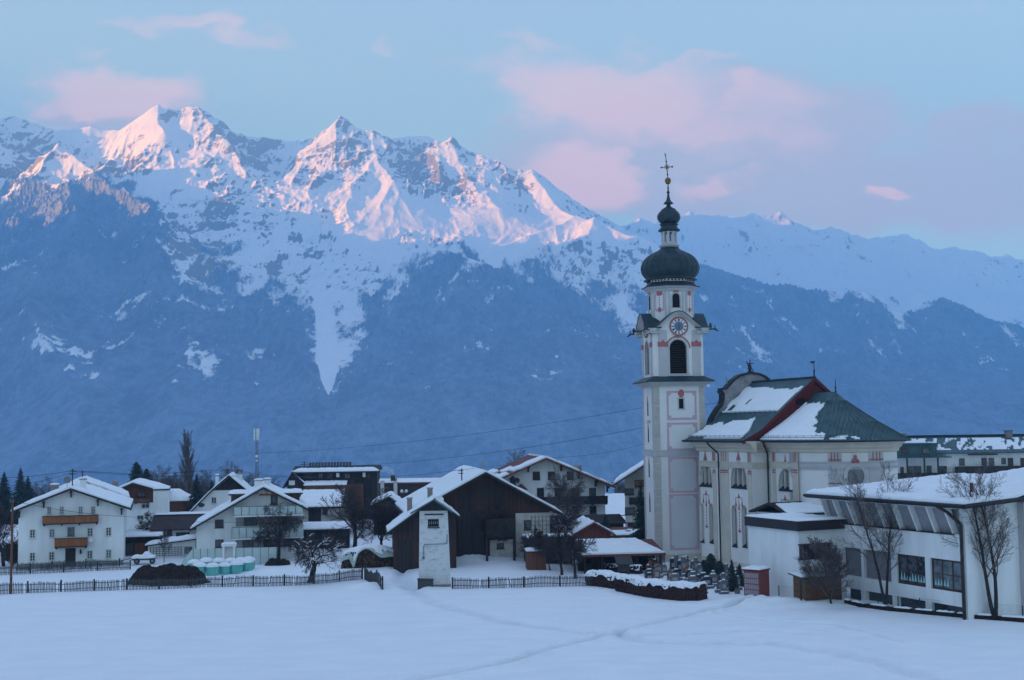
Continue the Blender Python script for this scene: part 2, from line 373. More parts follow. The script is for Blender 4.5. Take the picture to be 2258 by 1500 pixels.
    Z = smax(np.full(X.shape, 120.), poly_h(X + wx, Yg + wx, [at(*p) for p in crest], .62, 900, .42), 80)
    for sp in ([(1722,473,9300),(1735,540,8900),(1760,600,8500)], [(1836,506,9240),(1860,560,8850),(1900,640,8300)], [(1490,478,9300),(1480,540,8850)], [(1600,478,9300),(1610,560,8800)], [(1985,521,9240),(2010,600,8800),(2030,680,8200)], [(2117,547,9300),(2170,640,8500)]):
        Z = smax(Z, poly_h(X + wx, Yg + wx, [at(*p) for p in sp], .6, 300, .45), 80)
    Z = Z + (ridged(X / 380, Yg / 800, 5, 231) - .45) * 85 + (ridged(X / 120, Yg / 190, 4, 257) - .45) * 38
    gx = np.gradient(Z, axis=1) / np.gradient(X, axis=1); gy = np.gradient(Z, axis=0) / np.gradient(Yg, axis=0)
    rock = sstep(.75, 1.7, np.hypot(gx, gy)) * 0.75 + (fbm(X / 170, Yg / 90 + Z / 90, 4, 215) - .5) * 0.9 - 0.02
    me = grid_mesh('mountain', np.stack([X, Yg, Z], -1), nr2, nc2, {'rock': rock, 'forest': np.zeros(X.shape)})
    o = link('mountain', me); me.materials.append(MTN); tag(o, kind='structure')
    # unseen western range, added and shaped to keep the low sun off the valley
    nx, ny = 90, 160
    x = np.linspace(-6900, -3600, nx); y = np.linspace(-6500, 6500, ny)
    X, Yg = np.meshgrid(x, y)
    prof = np.interp(Yg, [p[0] for p in SHADE_RIDGE], [p[1] for p in SHADE_RIDGE])
    Z = prof * np.exp(-((X + 5300) / 800.) ** 2) + (ridged(X / 600, Yg / 600, 5, 301) - .5) * 120 - 60
    me = grid_mesh('mountain', np.stack([X, Yg, Z], -1), ny, nx, {'rock': (fbm(X / 300, Yg / 300, 4, 9) - .2), 'forest': sstep(1000, 700, Z)})
    o = link('mountain', me); me.materials.append(MTN); tag(o, kind='structure')
SHADE_RIDGE = [(-6500, 900), (-3000, 1300), (0, 1600), (2900, 1620), (3400, 1420), (3600, 1150), (3900, 1150), (4200, 1440), (4700, 1520), (5200, 1400), (5800, 900), (6500, 200)]  # unseen crest, heights fitted to the shadow edge on the slopes
CLEARS = [(1700, 700, 70, 90, .9), (1760, 780, 50, 90, .7), (1640, 800, 40, 80, .5), (1080, 780, 70, 50, .6), (130, 760, 60, 30, .8), (265, 800, 60, 60, .45), (390, 790, 50, 50, .5), (40, 610, 60, 50, .8), (560, 780, 60, 60, .4), (680, 800, 40, 60, .5), (2100, 720, 40, 30, .8), (1990, 700, 25, 50, 1.0), (270, 520, 60, 50, .6), (1100, 900, 120, 40, .3), (500, 720, 60, 40, .5), (1330, 690, 90, 50, .6)]
NCOL, NROW = 1300, 640
build_mountains()

# ------------------------------------------------------------------ haze
def build_haze():
    bm = bmesh.new(); bmesh.ops.create_cube(bm, size=1.0)
    x0, x1, y0, y1, z0, z1 = -7000, 7000, -6600, 9850, -330, 2960
    for v in bm.verts:
        v.co = ((x0 + x1) / 2 + v.co.x * (x1 - x0), (y0 + y1) / 2 + v.co.y * (y1 - y0), (z0 + z1) / 2 + v.co.z * (z1 - z0))
    me = bpy.data.meshes.new('haze'); bm.to_mesh(me); bm.free()
    m = bpy.data.materials.new('haze'); m.use_nodes = True; nt = m.node_tree; nt.nodes.clear()
    out = nt.nodes.new('ShaderNodeOutputMaterial'); pv = nt.nodes.new('ShaderNodeVolumePrincipled')
    pv.inputs['Color'].default_value = (*HAZE_COL, 1); pv.inputs['Density'].default_value = HAZE
    nt.links.new(pv.outputs[0], out.inputs['Volume'])
    me.materials.append(m); o = link('haze', me); tag(o, kind='stuff')
HAZE, HAZE_COL = 1.3e-4, (0.29, 0.63, 1.0)
build_haze()
# ------------------------------------------------------------------ materials
M = {}
M['snow'] = mat('snow', (0.84, 0.86, 0.89), (0.78, 0.81, 0.86), scale=0.5, rough=0.75, bump=0.25, bscale=9.0, spec=0.15, dist=0.03)
M['roofsnow'] = mat('roof_snow', (0.86, 0.87, 0.89), (0.80, 0.82, 0.86), scale=0.8, rough=0.75, bump=0.2, bscale=5.0, spec=0.15, dist=0.04)
M['white'] = mat('white_plaster', (0.81, 0.81, 0.80), (0.62, 0.63, 0.64), scale=0.55, rough=0.9, bump=0.12, bscale=20, lo=.38, hi=.85, stretch=(1.6, 1.6, .35), det=7)
M['beige'] = mat('beige_plaster', (0.56, 0.53, 0.48), (0.47, 0.45, 0.42), scale=0.5, rough=0.9, bump=0.1, bscale=20)
M['oldwall'] = mat('stained_plaster', (0.55, 0.51, 0.47), (0.30, 0.28, 0.27), scale=0.9, rough=0.95, bump=0.3, bscale=8, lo=.42, hi=.72, det=7)
M['darkwood'] = mat('dark_weathered_planks', (0.045, 0.037, 0.034), (0.020, 0.018, 0.020), scale=1.5, kind='plank', width=0.2, bump=0.6, stretch=(3, 3, .3))
M['barnwood'] = mat('barn_planks', (0.082, 0.038, 0.028), (0.021, 0.018, 0.022), scale=0.35, kind='plank', width=0.22, bump=0.7, stretch=(1, 1, .8), lo=.40, hi=.58)
M['brownwood'] = mat('brown_planks', (0.19, 0.075, 0.040), (0.095, 0.042, 0.027), scale=1.2, kind='plank', width=0.16, bump=0.6, stretch=(3, 3, .3))
M['balcwood'] = mat('orange_brown_balcony_boards', (0.34, 0.125, 0.045), (0.17, 0.060, 0.026), scale=1.2, kind='plank', width=0.17, bump=0.8, stretch=(3, 3, .3))
M['beam'] = mat('dark_beam', (0.050, 0.038, 0.033), (0.028, 0.023, 0.023), scale=3, rough=0.85)
M['greywood'] = mat('grey_weathered_wood', (0.10, 0.095, 0.10), (0.045, 0.043, 0.048), scale=4, rough=0.95, bump=0.5, stretch=(4, 4, .6))
M['roofdark'] = mat('dark_roof_tiles', (0.060, 0.040, 0.038), (0.034, 0.026, 0.028), scale=2.5, kind='plank', width=0.3, bump=0.5)
M['roofred'] = mat('red_roof_tiles', (0.20, 0.060, 0.045), (0.11, 0.04, 0.036), scale=2.5, kind='plank', width=0.3, bump=0.5)
M['glass'] = mat('window_glass', (0.022, 0.028, 0.036), (0.035, 0.042, 0.05), scale=0.9, rough=0.12, spec=0.5)
M['glasspale'] = mat('curtained_window_glass', (0.16, 0.18, 0.20), (0.06, 0.07, 0.08), scale=1.7, rough=0.2, spec=0.5)
M['glassmid'] = mat('half_curtained_glass', (0.10, 0.105, 0.115), (0.025, 0.03, 0.037), scale=2.6, rough=0.15, spec=0.5, lo=.45, hi=.55)
M['frame'] = mat('white_window_frame', (0.62, 0.62, 0.60), rough=0.6)
M['framedark'] = mat('brown_window_frame', (0.075, 0.040, 0.030), rough=0.6)
M['frost'] = mat('frosted_glass_panel', (0.50, 0.58, 0.56), (0.42, 0.51, 0.50), scale=0.8, rough=0.35, spec=0.5)
M['metal'] = mat('grey_metal', (0.22, 0.23, 0.25), (0.15, 0.16, 0.18), scale=4, rough=0.5, metal=0.6)
M['darkmetal'] = mat('dark_metal', (0.035, 0.036, 0.042), (0.02, 0.021, 0.026), scale=4, rough=0.55, metal=0.3)
M['brick'] = mat('chimney_masonry', (0.30, 0.24, 0.22), (0.18, 0.15, 0.14), scale=5, rough=0.95, bump=0.5)
M['concrete'] = mat('concrete', (0.36, 0.36, 0.36), (0.26, 0.26, 0.27), scale=1.2, rough=0.9, bump=0.15)
M['bark'] = mat('bark', (0.050, 0.042, 0.042), (0.024, 0.021, 0.024), scale=5, rough=0.95, bump=0.8, stretch=(2, 2, .5))
M['twig'] = mat('twigs', (0.105, 0.078, 0.078), (0.060, 0.047, 0.052), scale=3, rough=0.95)
M['twigpale'] = mat('pale_twigs', (0.17, 0.13, 0.12), (0.11, 0.09, 0.09), scale=3, rough=0.95)
M['conifer'] = mat('conifer_needles', (0.040, 0.060, 0.055), (0.018, 0.030, 0.030), scale=2, rough=0.95)
M['earth'] = mat('dark_dung_and_earth', (0.040, 0.024, 0.020), (0.016, 0.011, 0.011), scale=3, rough=1.0, bump=1.0, bscale=7, dist=0.2)

def field_snow():
    m = mat('field_snow', (0.85, 0.865, 0.89), (0.79, 0.815, 0.855), scale=0.35, rough=0.75, bump=0.55, bscale=3.2, spec=0.15, dist=0.09, stretch=(.8, 1.6, 1), det=6)
    nt = m.node_tree; N = nt.nodes; L = nt.links; b = N['Principled BSDF']; src = b.inputs['Base Color'].links[0].from_socket
    at_ = N.new('ShaderNodeAttribute'); at_.attribute_name = 'track_shade'; mx = N.new('ShaderNodeMix'); mx.data_type = 'RGBA'
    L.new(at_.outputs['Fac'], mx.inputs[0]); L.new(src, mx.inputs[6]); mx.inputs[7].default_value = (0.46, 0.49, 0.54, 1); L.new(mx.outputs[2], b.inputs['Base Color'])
    return m
M['field'] = field_snow()      # packed snow in walked tracks, darkened in colour to stand in for trench shade

# ------------------------------------------------------------------ mesh builder
class MB:
    def __init__(s): s.v = []; s.f = []; s.m = []; s.cur = 0
    def pts(s, P):
        n = len(s.v); s.v.extend(tuple(p) for p in P); return n
    def face(s, idx): s.f.append(tuple(idx)); s.m.append(s.cur)
    def quad(s, a, b, c, d):
        n = s.pts((a, b, c, d)); s.face((n, n + 1, n + 2, n + 3))
    def box(s, x0, x1, y0, y1, z0, z1):
        n = s.pts([(x, y, z) for z in (z0, z1) for x, y in ((x0, y0), (x1, y0), (x1, y1), (x0, y1))])
        for q in ((0, 3, 2, 1), (4, 5, 6, 7), (0, 1, 5, 4), (1, 2, 6, 5), (2, 3, 7, 6), (3, 0, 4, 7)): s.face([n + i for i in q])
        return s
    def prism(s, poly, a, b, axis='y'):
        """poly of (p, q) swept along an axis: 'y' -> (p, t, q); 'x' -> (t, p, q); 'z' -> (p, q, t)"""
        f = {'y': lambda p, q, t: (p, t, q), 'x': lambda p, q, t: (t, p, q), 'z': lambda p, q, t: (p, q, t)}[axis]
        k = len(poly)
        n = s.pts([f(p, q, a) for p, q in poly] + [f(p, q, b) for p, q in poly])
        s.face(range(n, n + k)); s.face(range(n + 2 * k - 1, n + k - 1, -1))
        for i in range(k):
            j = (i + 1) % k; s.face((n + i, n + j, n + k + j, n + k + i))
        return s
    def tube(s, a, b, r0, r1=None, n=6, caps=True):
        a, b = Vector(a), Vector(b); r1 = r0 if r1 is None else r1
        d = (b - a)
        if d.length < 1e-6: return s
        d.normalize(); x = d.orthogonal().normalized(); y = d.cross(x)
        i0 = s.pts([a + (x * math.cos(t) + y * math.sin(t)) * r0 for t in (2 * math.pi * k / n for k in range(n))])
        i1 = s.pts([b + (x * math.cos(t) + y * math.sin(t)) * r1 for t in (2 * math.pi * k / n for k in range(n))])
        for k in range(n):
            j = (k + 1) % n; s.face((i0 + k, i0 + j, i1 + j, i1 + k))
        if caps: s.face(range(i0 + n - 1, i0 - 1, -1)); s.face(range(i1, i1 + n))
        return s
    def path(s, P, r, n=5):
        for a, b in zip(P[:-1], P[1:]): s.tube(a, b, r, r, n, True)
        return s
    def lathe(s, prof, n=24, cx=0.0, cy=0.0, a0=0.0, fn=None):
        """prof: (radius, z) from bottom to top; fn(angle) scales the radius"""
        rows = []
        for r, z in prof:
            rows.append(s.pts([(cx + r * (fn(t) if fn else 1) * math.cos(t), cy + r * (fn(t) if fn else 1) * math.sin(t), z) for t in (a0 + 2 * math.pi * k / n for k in range(n))]))
        for p, q in zip(rows[:-1], rows[1:]):
            for k in range(n):
                j = (k + 1) % n; s.face((p + k, p + j, q + j, q + k))
        s.face(range(rows[0] + n - 1, rows[0] - 1, -1)); s.face(range(rows[-1], rows[-1] + n))
        return s
    def blob(s, c, rx, ry, rz, seed=0, rough=0.15, nu=10, nv=7, half=False):
        rng = random.Random(seed); rows = []
        for i in range(nv + 1):
            th = (math.pi * (0.5 if half else 1.0)) * i / nv
            row = []
            for k in range(nu):
                t = 2 * math.pi * k / nu; q = 1 + rng.uniform(-rough, rough)
                row.append((c[0] + rx * q * math.sin(th) * math.cos(t), c[1] + ry * q * math.sin(th) * math.sin(t), c[2] + rz * q * math.cos(th)))
            rows.append(s.pts(row))
        for p, q in zip(rows[:-1], rows[1:]):
            for k in range(nu):
                j = (k + 1) % nu; s.face((p + k, q + k, q + j, p + j))
        return s
    def build(s, name, mats, parent=None, smooth=False, label=None):
        me = bpy.data.meshes.new(name); me.from_pydata(s.v, [], s.f)
        mats = mats if isinstance(mats, (list, tuple)) else [mats]
        for m in mats: me.materials.append(m)
        if len(mats) > 1: me.polygons.foreach_set('material_index', s.m)
        if smooth: me.polygons.foreach_set('use_smooth', [True] * len(s.f))
        me.update()
        o = link(name, me, parent)
        if label: o['label'] = label
        return o

def fix_normals(o):
    bm = bmesh.new(); bm.from_mesh(o.data); bmesh.ops.recalc_face_normals(bm, faces=bm.faces); bm.to_mesh(o.data); bm.free()

def snow_on(mb, P00, P10, P11, P01, th=0.25, nu=16, nv=8, mask=None, seed=0, wob=0.3, rim=0.55, surf=None):
    """a layer of snow lying on the quad P00 P10 P11 P01 (or on surf(s,t)), with a ragged rim"""
    rng = random.Random(seed)
    P00, P10, P11, P01 = (Vector(p) if p is not None else None for p in (P00, P10, P11, P01))
    base = surf or (lambda a, b: (P00 * (1 - a) + P10 * a) * (1 - b) + (P01 * (1 - a) + P11 * a) * b)
    up = Vector((0, 0, 1))
    on = [[(mask is None or mask((i + .5) / nu, (j + .5) / nv)) for j in range(nv)] for i in range(nu)]
    def cell(i, j): return 0 <= i < nu and 0 <= j < nv and on[i][j]
    top = {}; bot = {}
    ph = rng.uniform(0, 50)
    for i in range(nu + 1):
        for j in range(nv + 1):
            c = [cell(i - 1, j - 1), cell(i, j - 1), cell(i - 1, j), cell(i, j)]
            if not any(c): continue
            p = base(i / nu, j / nv)
            k = 1 + wob * (math.sin(i * 1.3 + ph) * math.cos(j * 1.7 + ph * .7) * .5 + rng.uniform(-.5, .5))
            h = th * k * (1.0 if all(c) else rim)
            bot[i, j] = mb.pts([p + up * 0.012]); top[i, j] = mb.pts([p + up * (0.012 + max(h, .02))])
    for i in range(nu):
        for j in range(nv):
            if not on[i][j]: continue
            a, b, c, d = (i, j), (i + 1, j), (i + 1, j + 1), (i, j + 1)
            mb.face((top[a], top[b], top[c], top[d]))
            for (e, f, ni, nj) in ((a, b, i, j - 1), (b, c, i + 1, j), (c, d, i, j + 1), (d, a, i - 1, j)):
                if not cell(ni, nj): mb.face((bot[e], bot[f], top[f], top[e]))
    return mb

class Fac:
    """a facade plane standing at depth Y in pixel column px, turned by yaw; pixels map to (u, z) on it"""
    def __init__(s, px, Y, yaw, z0=0.0, P=None):
        s.P = Vector(P) if P is not None else atz(px, Y, z0)
        s.yaw = yaw; s.d = Vector((math.cos(yaw), math.sin(yaw), 0)); s.n = Vector((math.sin(yaw), -math.cos(yaw), 0))
    def uz(s, px, py, v=0.0):
        d = ray(px, py); C = Vector((0, 0, CAMZ)); Q = s.P - s.n * v
        p = C + d * ((Q - C).dot(s.n) / d.dot(s.n))
        return (p - s.P).dot(s.d), p.z - s.P.z
    def rect(s, x0, y0, x1, y1, v=0.0):
        ym = (y0 + y1) / 2; xm = (x0 + x1) / 2
        return s.uz(x0, ym, v)[0], s.uz(x1, ym, v)[0], s.uz(xm, y1, v)[1], s.uz(xm, y0, v)[1]
    def empty(s, name, label, cat, group=None):
        return empty(name, s.P, s.yaw, label, cat, group)

_WRNG = random.Random(17)
def window(root, u0, u1, z0, z1, v=0.0, fm='frame', gm='glass', mull=1, tr=0, name='window', fw=0.09, sill=True, surround=None):
    f = MB(); y0, y1 = v - 0.07, v + 0.05
    f.box(u0, u0 + fw, y0, y1, z0, z1); f.box(u1 - fw, u1, y0, y1, z0, z1)
    f.box(u0 + fw, u1 - fw, y0, y1, z1 - fw, z1); f.box(u0 + fw, u1 - fw, y0, y1, z0, z0 + fw)
    for k in range(mull):
        c = u0 + (u1 - u0) * (k + 1) / (mull + 1); f.box(c - fw * .4, c + fw * .4, y0 + .012, y1, z0 + fw, z1 - fw)
    for k in range(tr):
        c = z0 + (z1 - z0) * (k + 1) / (tr + 1); f.box(u0 + fw, u1 - fw, y0 + .02, y1, c - fw * .22, c + fw * .22)
    if sill: f.box(u0 - .08, u1 + .08, y0 - .09, y1, z0 - .07, z0 - .003)
    w = f.build(name, M[fm], root)
    if gm == 'glass': gm = _WRNG.choice(('glass', 'glass', 'glasspale', 'glassmid'))
    g = MB().box(u0 + fw * .6, u1 - fw * .6, v - 0.025, v + 0.06, z0 + fw * .6, z1 - fw * .6)
    g.build('pane', M[gm], w)
    return w
def door(root, u0, u1, z0, z1, v=0.0, m='beam'):
    f = MB(); f.box(u0 - .1, u0, v - .08, v + .05, z0, z1 + .1); f.box(u1, u1 + .1, v - .08, v + .05, z0, z1 + .1); f.box(u0, u1, v - .08, v + .05, z1, z1 + .1)
    f.box(u0, u1, v - .04, v + .06, z0, z1)
    for k in range(2): f.box(u0 + .12, u1 - .12, v - .06, v - .035, z0 + .2 + k * (z1 - z0) * .48, z0 + (z1 - z0) * (.45 + k * .48))
    d = f.build('door', M[m], root)
    MB().tube((u1 - .12, v - .12, z0 + 1.0), (u1 - .12, v - .04, z0 + 1.0), .03).build('handle', M['metal'], d)
    return d
def balcony(root, u0, u1, z0, z1, depth=1.1, v=0.0, m='balcwood', floor=0.14, pm=None):
    b = MB().box(u0, u1, v - depth, v + .1, z0 - floor, z0)
    for k in range(int((u1 - u0) / 1.8) + 1):
        c = u0 + .15 + k * (u1 - u0 - .3) / max(1, int((u1 - u0) / 1.8)); b.box(c - .07, c + .07, v - depth + .1, v + .1, z0 - floor - .16, z0 - floor - .002)
    o = b.build('balcony', M['beam'], root)
    r = MB(); r.box(u0, u1, v - depth - .05, v - depth, z0 + .003, z1 - .06); r.box(u0, u0 + .05, v - depth + .003, v, z0 + .003, z1 - .06); r.box(u1 - .05, u1, v - depth + .003, v, z0 + .003, z1 - .06)
    r.build('railing', M[m], o)
    h = MB(); h.box(u0 - .04, u1 + .04, v - depth - .10, v - depth + .04, z1 - .058, z1 + .02); h.build('handrail', M['beam'], o)
    return o

def gable_roof(root, L, A, Rr, v0, v1, t=0.22, rm='roofdark', snow=0.30, smask=None, seed=1, snow_inset=0.12, split=True, vshift=None):
    """two roof slabs meeting in a ridge that runs back from the facade; L, A, Rr = (u, z) of the outer edges. vshift: z change from v0 to v1"""
    r = MB()
    for (P, Q) in ((L, A), (A, Rr)):
        r.prism([P, Q, (Q[0], Q[1] - t), (P[0], P[1] - t)], v0, v1)
    o = r.build('roof', M[rm], root); fix_normals(o)
    if snow:
        s = MB(); i = snow_inset
        n = max(8, int((v1 - v0) / .8))
        for k, (P, Q) in enumerate(((L, A), (Rr, A))):
            ln = math.hypot(Q[0] - P[0], Q[1] - P[1]); mk = None
            if smask: mk = (lambda a, b, kk=k: smask(kk, a, b))
            du = (Q[0] - P[0]) / ln * i; dz = (Q[1] - P[1]) / ln * i
            snow_on(s, (P[0] + du, v0 + i, P[1] + dz), (P[0] + du, v1 - i, P[1] + dz), (Q[0], v1 - i, Q[1]), (Q[0], v0 + i, Q[1]), snow, n, max(6, int(ln / .8)), mk, seed + k, .5, .7)
        so = s.build('roof_snow', M['roofsnow'], o, smooth=False); fix_normals(so)
    return o
def gable_walls(root, wl, wr, L, A, Rr, D, t=0.22, m='white', z0=-0.8, name='wall'):
    def roofz(u):
        P = L if u < A[0] else Rr
        return P[1] + (A[1] - P[1]) * (u - P[0]) / (A[0] - P[0]) - t - .004
    w = MB().prism([(wl, z0), (wr, z0), (wr, roofz(wr)), (A[0], A[1] - t - .004), (wl, roofz(wl))], 0, D)
    o = w.build(name, M[m], root); fix_normals(o); return o, roofz
def chimney(root, u0, u1, v, z0, z1, m='white', d=None, cap='concrete', snow=True):
    d = d or (u1 - u0)
    c = MB().box(u0, u1, v, v + d, z0, z1).build('chimney', M[m], root)
    MB().box(u0 - .08, u1 + .08, v - .08, v + d + .08, z1 + .002, z1 + .12).build('chimney_cap', M[cap], c)
    if snow:
        s = MB(); snow_on(s, (u0 - .06, v - .06, z1 + .12), (u1 + .06, v - .06, z1 + .12), (u1 + .06, v + d + .06, z1 + .12), (u0 - .06, v + d + .06, z1 + .12), .16, 4, 4, None, 3); s.build('cap_snow', M['roofsnow'], c)
    return c
def dish(root, c, r, az, m='metal'):
    """a satellite dish on a short arm, opening towards az"""
    b = MB(); c = Vector(c); d = Vector((math.sin(az), -math.cos(az), .35)).normalized(); x = d.orthogonal().normalized(); y = d.cross(x)
    rows = []
    for k in range(5):
        q = k / 4; rows.append(b.pts([c + (x * math.cos(t) + y * math.sin(t)) * r * q * 1.0001 + d * (r * .25 * q * q) for t in (2 * math.pi * i / 16 for i in range(16))]))
    for p, q in zip(rows[:-1], rows[1:]):
        for i in range(16): b.face((p + i, p + (i + 1) % 16, q + (i + 1) % 16, q + i))
    b.tube(c - d * .02, c - d * .25, .04); b.tube(c - y * r * .9, c + d * r * .9, .015)
    return b.build('satellite_dish', M[m], root, smooth=True)

# ------------------------------------------------------------------ ground
PATHS = [([(1700,1322),(1655,1330),(1560,1352),(1450,1376),(1350,1401),(1300,1418),(1200,1441),(1100,1470),(950,1502),(800,1530)], .45, .62),
         ([(900,1296),(960,1330),(1040,1352),(1130,1374),(1230,1389),(1330,1402),(1430,1415),(1560,1421),(1700,1421),(1850,1442),(2000,1482),(2100,1520)], 1.1, .16),
         ([(1330,1402),(1480,1402),(1650,1392),(1800,1402)], .7, .16), ([(905,1298),(890,1270),(885,1245),(880,1220)], 1.2, .2), ([(870,1290),(885,1260),(900,1235)], .5, .2), ([(1560,1352),(1700,1372),(1850,1380),(2000,1420)], .5, .12)]
def ground_h(X, Y, paths=False):
    d = np.hypot(X, Y)
    hill = 13.2 * np.clip(1 - d / 63.0, 0, 1) ** 1.25
    far = -.070 * (np.maximum(Y - 200, 0) - np.maximum(Y - 2150, 0)) * sstep(180, 260, Y)
    und = (fbm(X / 38 + 3, Y / 38, 3, 401) - .5) * .55 + (fbm(X / 9, Y / 9, 3, 405) - .5) * .16 + (fbm(X / 2.2, Y / 5.0, 3, 409) - .5) * .05
    H = hill + far + und
    # low drift along the orchard fence, snow piled up where the lane was cleared
    for (px, py, rx, ry, h) in MOUNDS:
        c = gnd(px, py); q = np.clip(1 - ((X - c.x) / rx) ** 2 - ((Y - c.y) / ry) ** 2, 0, 1)
        H = H + h * q * (1 + .8 * (fbm(X / .9, Y / .9, 3, 415) - .5))
    tr_shade = np.zeros(X.shape)
    if paths:
        for pts, w, dep in PATHS:
            P = [gnd(*p) for p in pts]; dm = np.full(X.shape, 1e9)
            for A, B in zip(P[:-1], P[1:]):
                dx, dy = B.x - A.x, B.y - A.y
                t = np.clip(((X - A.x) * dx + (Y - A.y) * dy) / (dx * dx + dy * dy), 0, 1)
                dm = np.minimum(dm, np.hypot(X - A.x - t * dx, Y - A.y - t * dy))
            dm = dm + (fbm(X / 1.2, Y / 1.2, 3, 421) - .5) * w * .9
            pr = np.clip(1 - dm / w, 0, 1)
            tr_shade = np.maximum(tr_shade, np.minimum(pr * 1.6, 1) * min(1, dep * 2.2) * (.35 + .65 * vnoise(X / .6, Y / .6, 433)))
            foot = .25 + 1.3 * vnoise(X / .5, Y / .5, 431)
            H = H - dep * np.minimum(pr * 1.8, 1) * foot + dep * .40 * np.exp(-((dm - w * 1.5) / (w * .5)) ** 2)
        return H, tr_shade
    return H
MOUNDS = [(1060, 1236, 6.0, 3.0, .55), (1010, 1240, 4.0, 2.0, .45), (815, 1296, 2.6, 2.2, .45), (640, 1262, 7, 2.5, .35), (1640, 1330, 6, 3, .3), (1780, 1335, 8, 2.5, .35), (1620, 1300, 4, 3, .3)]
def ground_at(x, y):
    return float(ground_h(np.array([[x]], float), np.array([[y]], float))[0, 0])
def build_ground():
    g = 1.11
    side = [];
    x = 64.0; dx = .6
    while x < 3800: x += dx; dx *= g; side.append(x)
    fine = np.arange(-64, 64.01, GSTEP)
    xs = np.concatenate([-np.array(side)[::-1], fine, np.array(side)])
    ys = [np.arange(-90, 62, 3.0), np.arange(62, 128, GSTEP), np.arange(128, 230, .9)]
    far = []; y = 230.0; dy = 1.5
    while y < 2700: far.append(y); y += dy; dy *= 1.08
    ys = np.concatenate(ys + [np.array(far)])
    X, Y = np.meshgrid(xs, ys)
    Z, tr_shade = ground_h(X, Y, True)
    me = grid_mesh('ground', np.stack([X, Y, Z], -1), len(ys), len(xs), {'track_shade': tr_shade})
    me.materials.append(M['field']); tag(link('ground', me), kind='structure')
GSTEP = 0.22
build_ground()
# ------------------------------------------------------------------ white farmhouse in the west
def white_farmhouse():
    F = Fac(155, 143, R(16)); r = F.empty('farmhouse', 'white three-storey farmhouse with two orange-brown wooden balconies and snowy gable roof', 'house')
    L, A, Q = F.uz(24, 1128), F.uz(157, 1076), F.uz(290, 1120)
    wl, wr = F.uz(40, 1200)[0], F.uz(272, 1200)[0]
    gable_walls(r, wl, wr, L, A, Q, 15.0)
    gable_roof(r, L, A, Q, -1.3, 15.8, rm='beam', snow=.26, seed=5)
    for px, py in ((97, 1108), (216, 1104), (43, 1130), (268, 1123), (157, 1085)):
        u, z = F.uz(px, py); b = MB(); b.box(u - .1, u + .1, -1.2, .05, z - .12, z + .12); b.box(u - .07, u + .07, -.5, .05, z - .62, z - .125); b.build('purlin', M['beam'], r)
    for px in (108.5, 136.5, 178, 205.5): window(r, *F.rect(px - 5.2, 1116.5, px + 5.2, 1134.5), tr=2)
    for px, dy in ((71.6, 2), (114.5, 1), (198.7, -1.5), (239.5, -3)): window(r, *F.rect(px - 6.5, 1165.5 + dy, px + 6.5, 1185 + dy), tr=2)
    for px, dy in ((71.6, 2), (113.7, 0), (198, -3), (239.5, -5)): window(r, *F.rect(px - 6.5, 1216.5 + dy, px + 6.5, 1236 + dy), tr=2)
    window(r, *F.rect(148.5, 1162.5, 164.5, 1184), mull=0, tr=0, gm='glasspale', sill=False, name='balcony_door', fm='metal')
    u0, u1, z0, z1 = F.rect(146, 1211, 164.5, 1246); door(r, u0, u1, -.1, z1)
    u0, u1, z0, z1 = F.rect(95.5, 1136, 217, 1152); balcony(r, u0, u1, z0, z1)
    u0, u1, z0, z1 = F.rect(122, 1185, 193, 1203); balcony(r, u0, u1, z0, z1)
    lb = MB(); u, z = F.uz(178, 1217); lb.box(u - .1, u + .1, -.25, 0, z - .2, z + .2); lb.tube((u, -.12, z + .2), (u, -.12, z + .35), .05); lb.build('wall_lamp', M['darkmetal'], r)
    u0, z0 = F.uz(183, 1066, 4); zt = F.uz(183, 1060, 4)[1]
    chimney(r, u0 - .35, u0 + .35, 4, z0 - 1.6, zt + .1)
    # roof mast with the overhead wires, and a dish
    u, zt = F.uz(160, 1034, 2); m = MB().tube((u, 2, A[1] - .6), (u, 2, zt), .07, .06); m.box(u - .35, u + .35, 1.95, 2.05, zt - .3, zt - .2); m.box(u - .35, u + .35, 1.95, 2.05, zt - .65, zt - .55); m.build('roof_mast', M['darkmetal'], r)
    u, z = F.uz(148, 1059, 1); zb = F.uz(150, 1082, 1)[1]; d = dish(r, (u, 1, z), .42, .2, 'metal'); MB().tube((u, 1.1, z), (u, 1.1, zb - .3), .03).build('dish_pole', M['metal'], d)
    u, z = F.uz(201, 1190); dish(r, (u, -.35, z), .3, .1, 'white')
    g = MB(); g.box(wl - .02, wr + .02, -.03, .02, -.5, .35); g.build('plinth', M['concrete'], r)
    return F
F_FARM = white_farmhouse()

def house_behind_farm():
    F = Fac(185, 160, R(18)); r = F.empty('house', 'grey gabled house standing just behind the white farmhouse', 'house')
    L, A, Q = F.uz(100, 1096), F.uz(185, 1061), F.uz(288, 1099)
    wl, wr = F.uz(108, 1150)[0], F.uz(273, 1150)[0]
    gable_walls(r, wl, wr, L, A, Q, 14, m='beige'); gable_roof(r, L, A, Q, -1.2, 15, rm='beam', seed=8)
    u0, u1, z0, z1 = F.rect(111, 1071, 129, 1092, 3); chimney(r, u0, u1, 3, z0 - 1.5, z1, m='brick')
    p = MB(); u, z = F.uz(182, 1037, 5); p.tube((u, 5, A[1] - .5), (u, 5, z), .06); p.box(u - .3, u + .3, 4.95, 5.05, z - .3, z - .22); p.build('roof_mast', M['darkmetal'], r)
    u0, u1, z0, z1 = F.rect(235, 1093, 268, 1120); window(r, u0, u1, z0 + .6, z1, gm='glasspale', mull=2)
house_behind_farm()

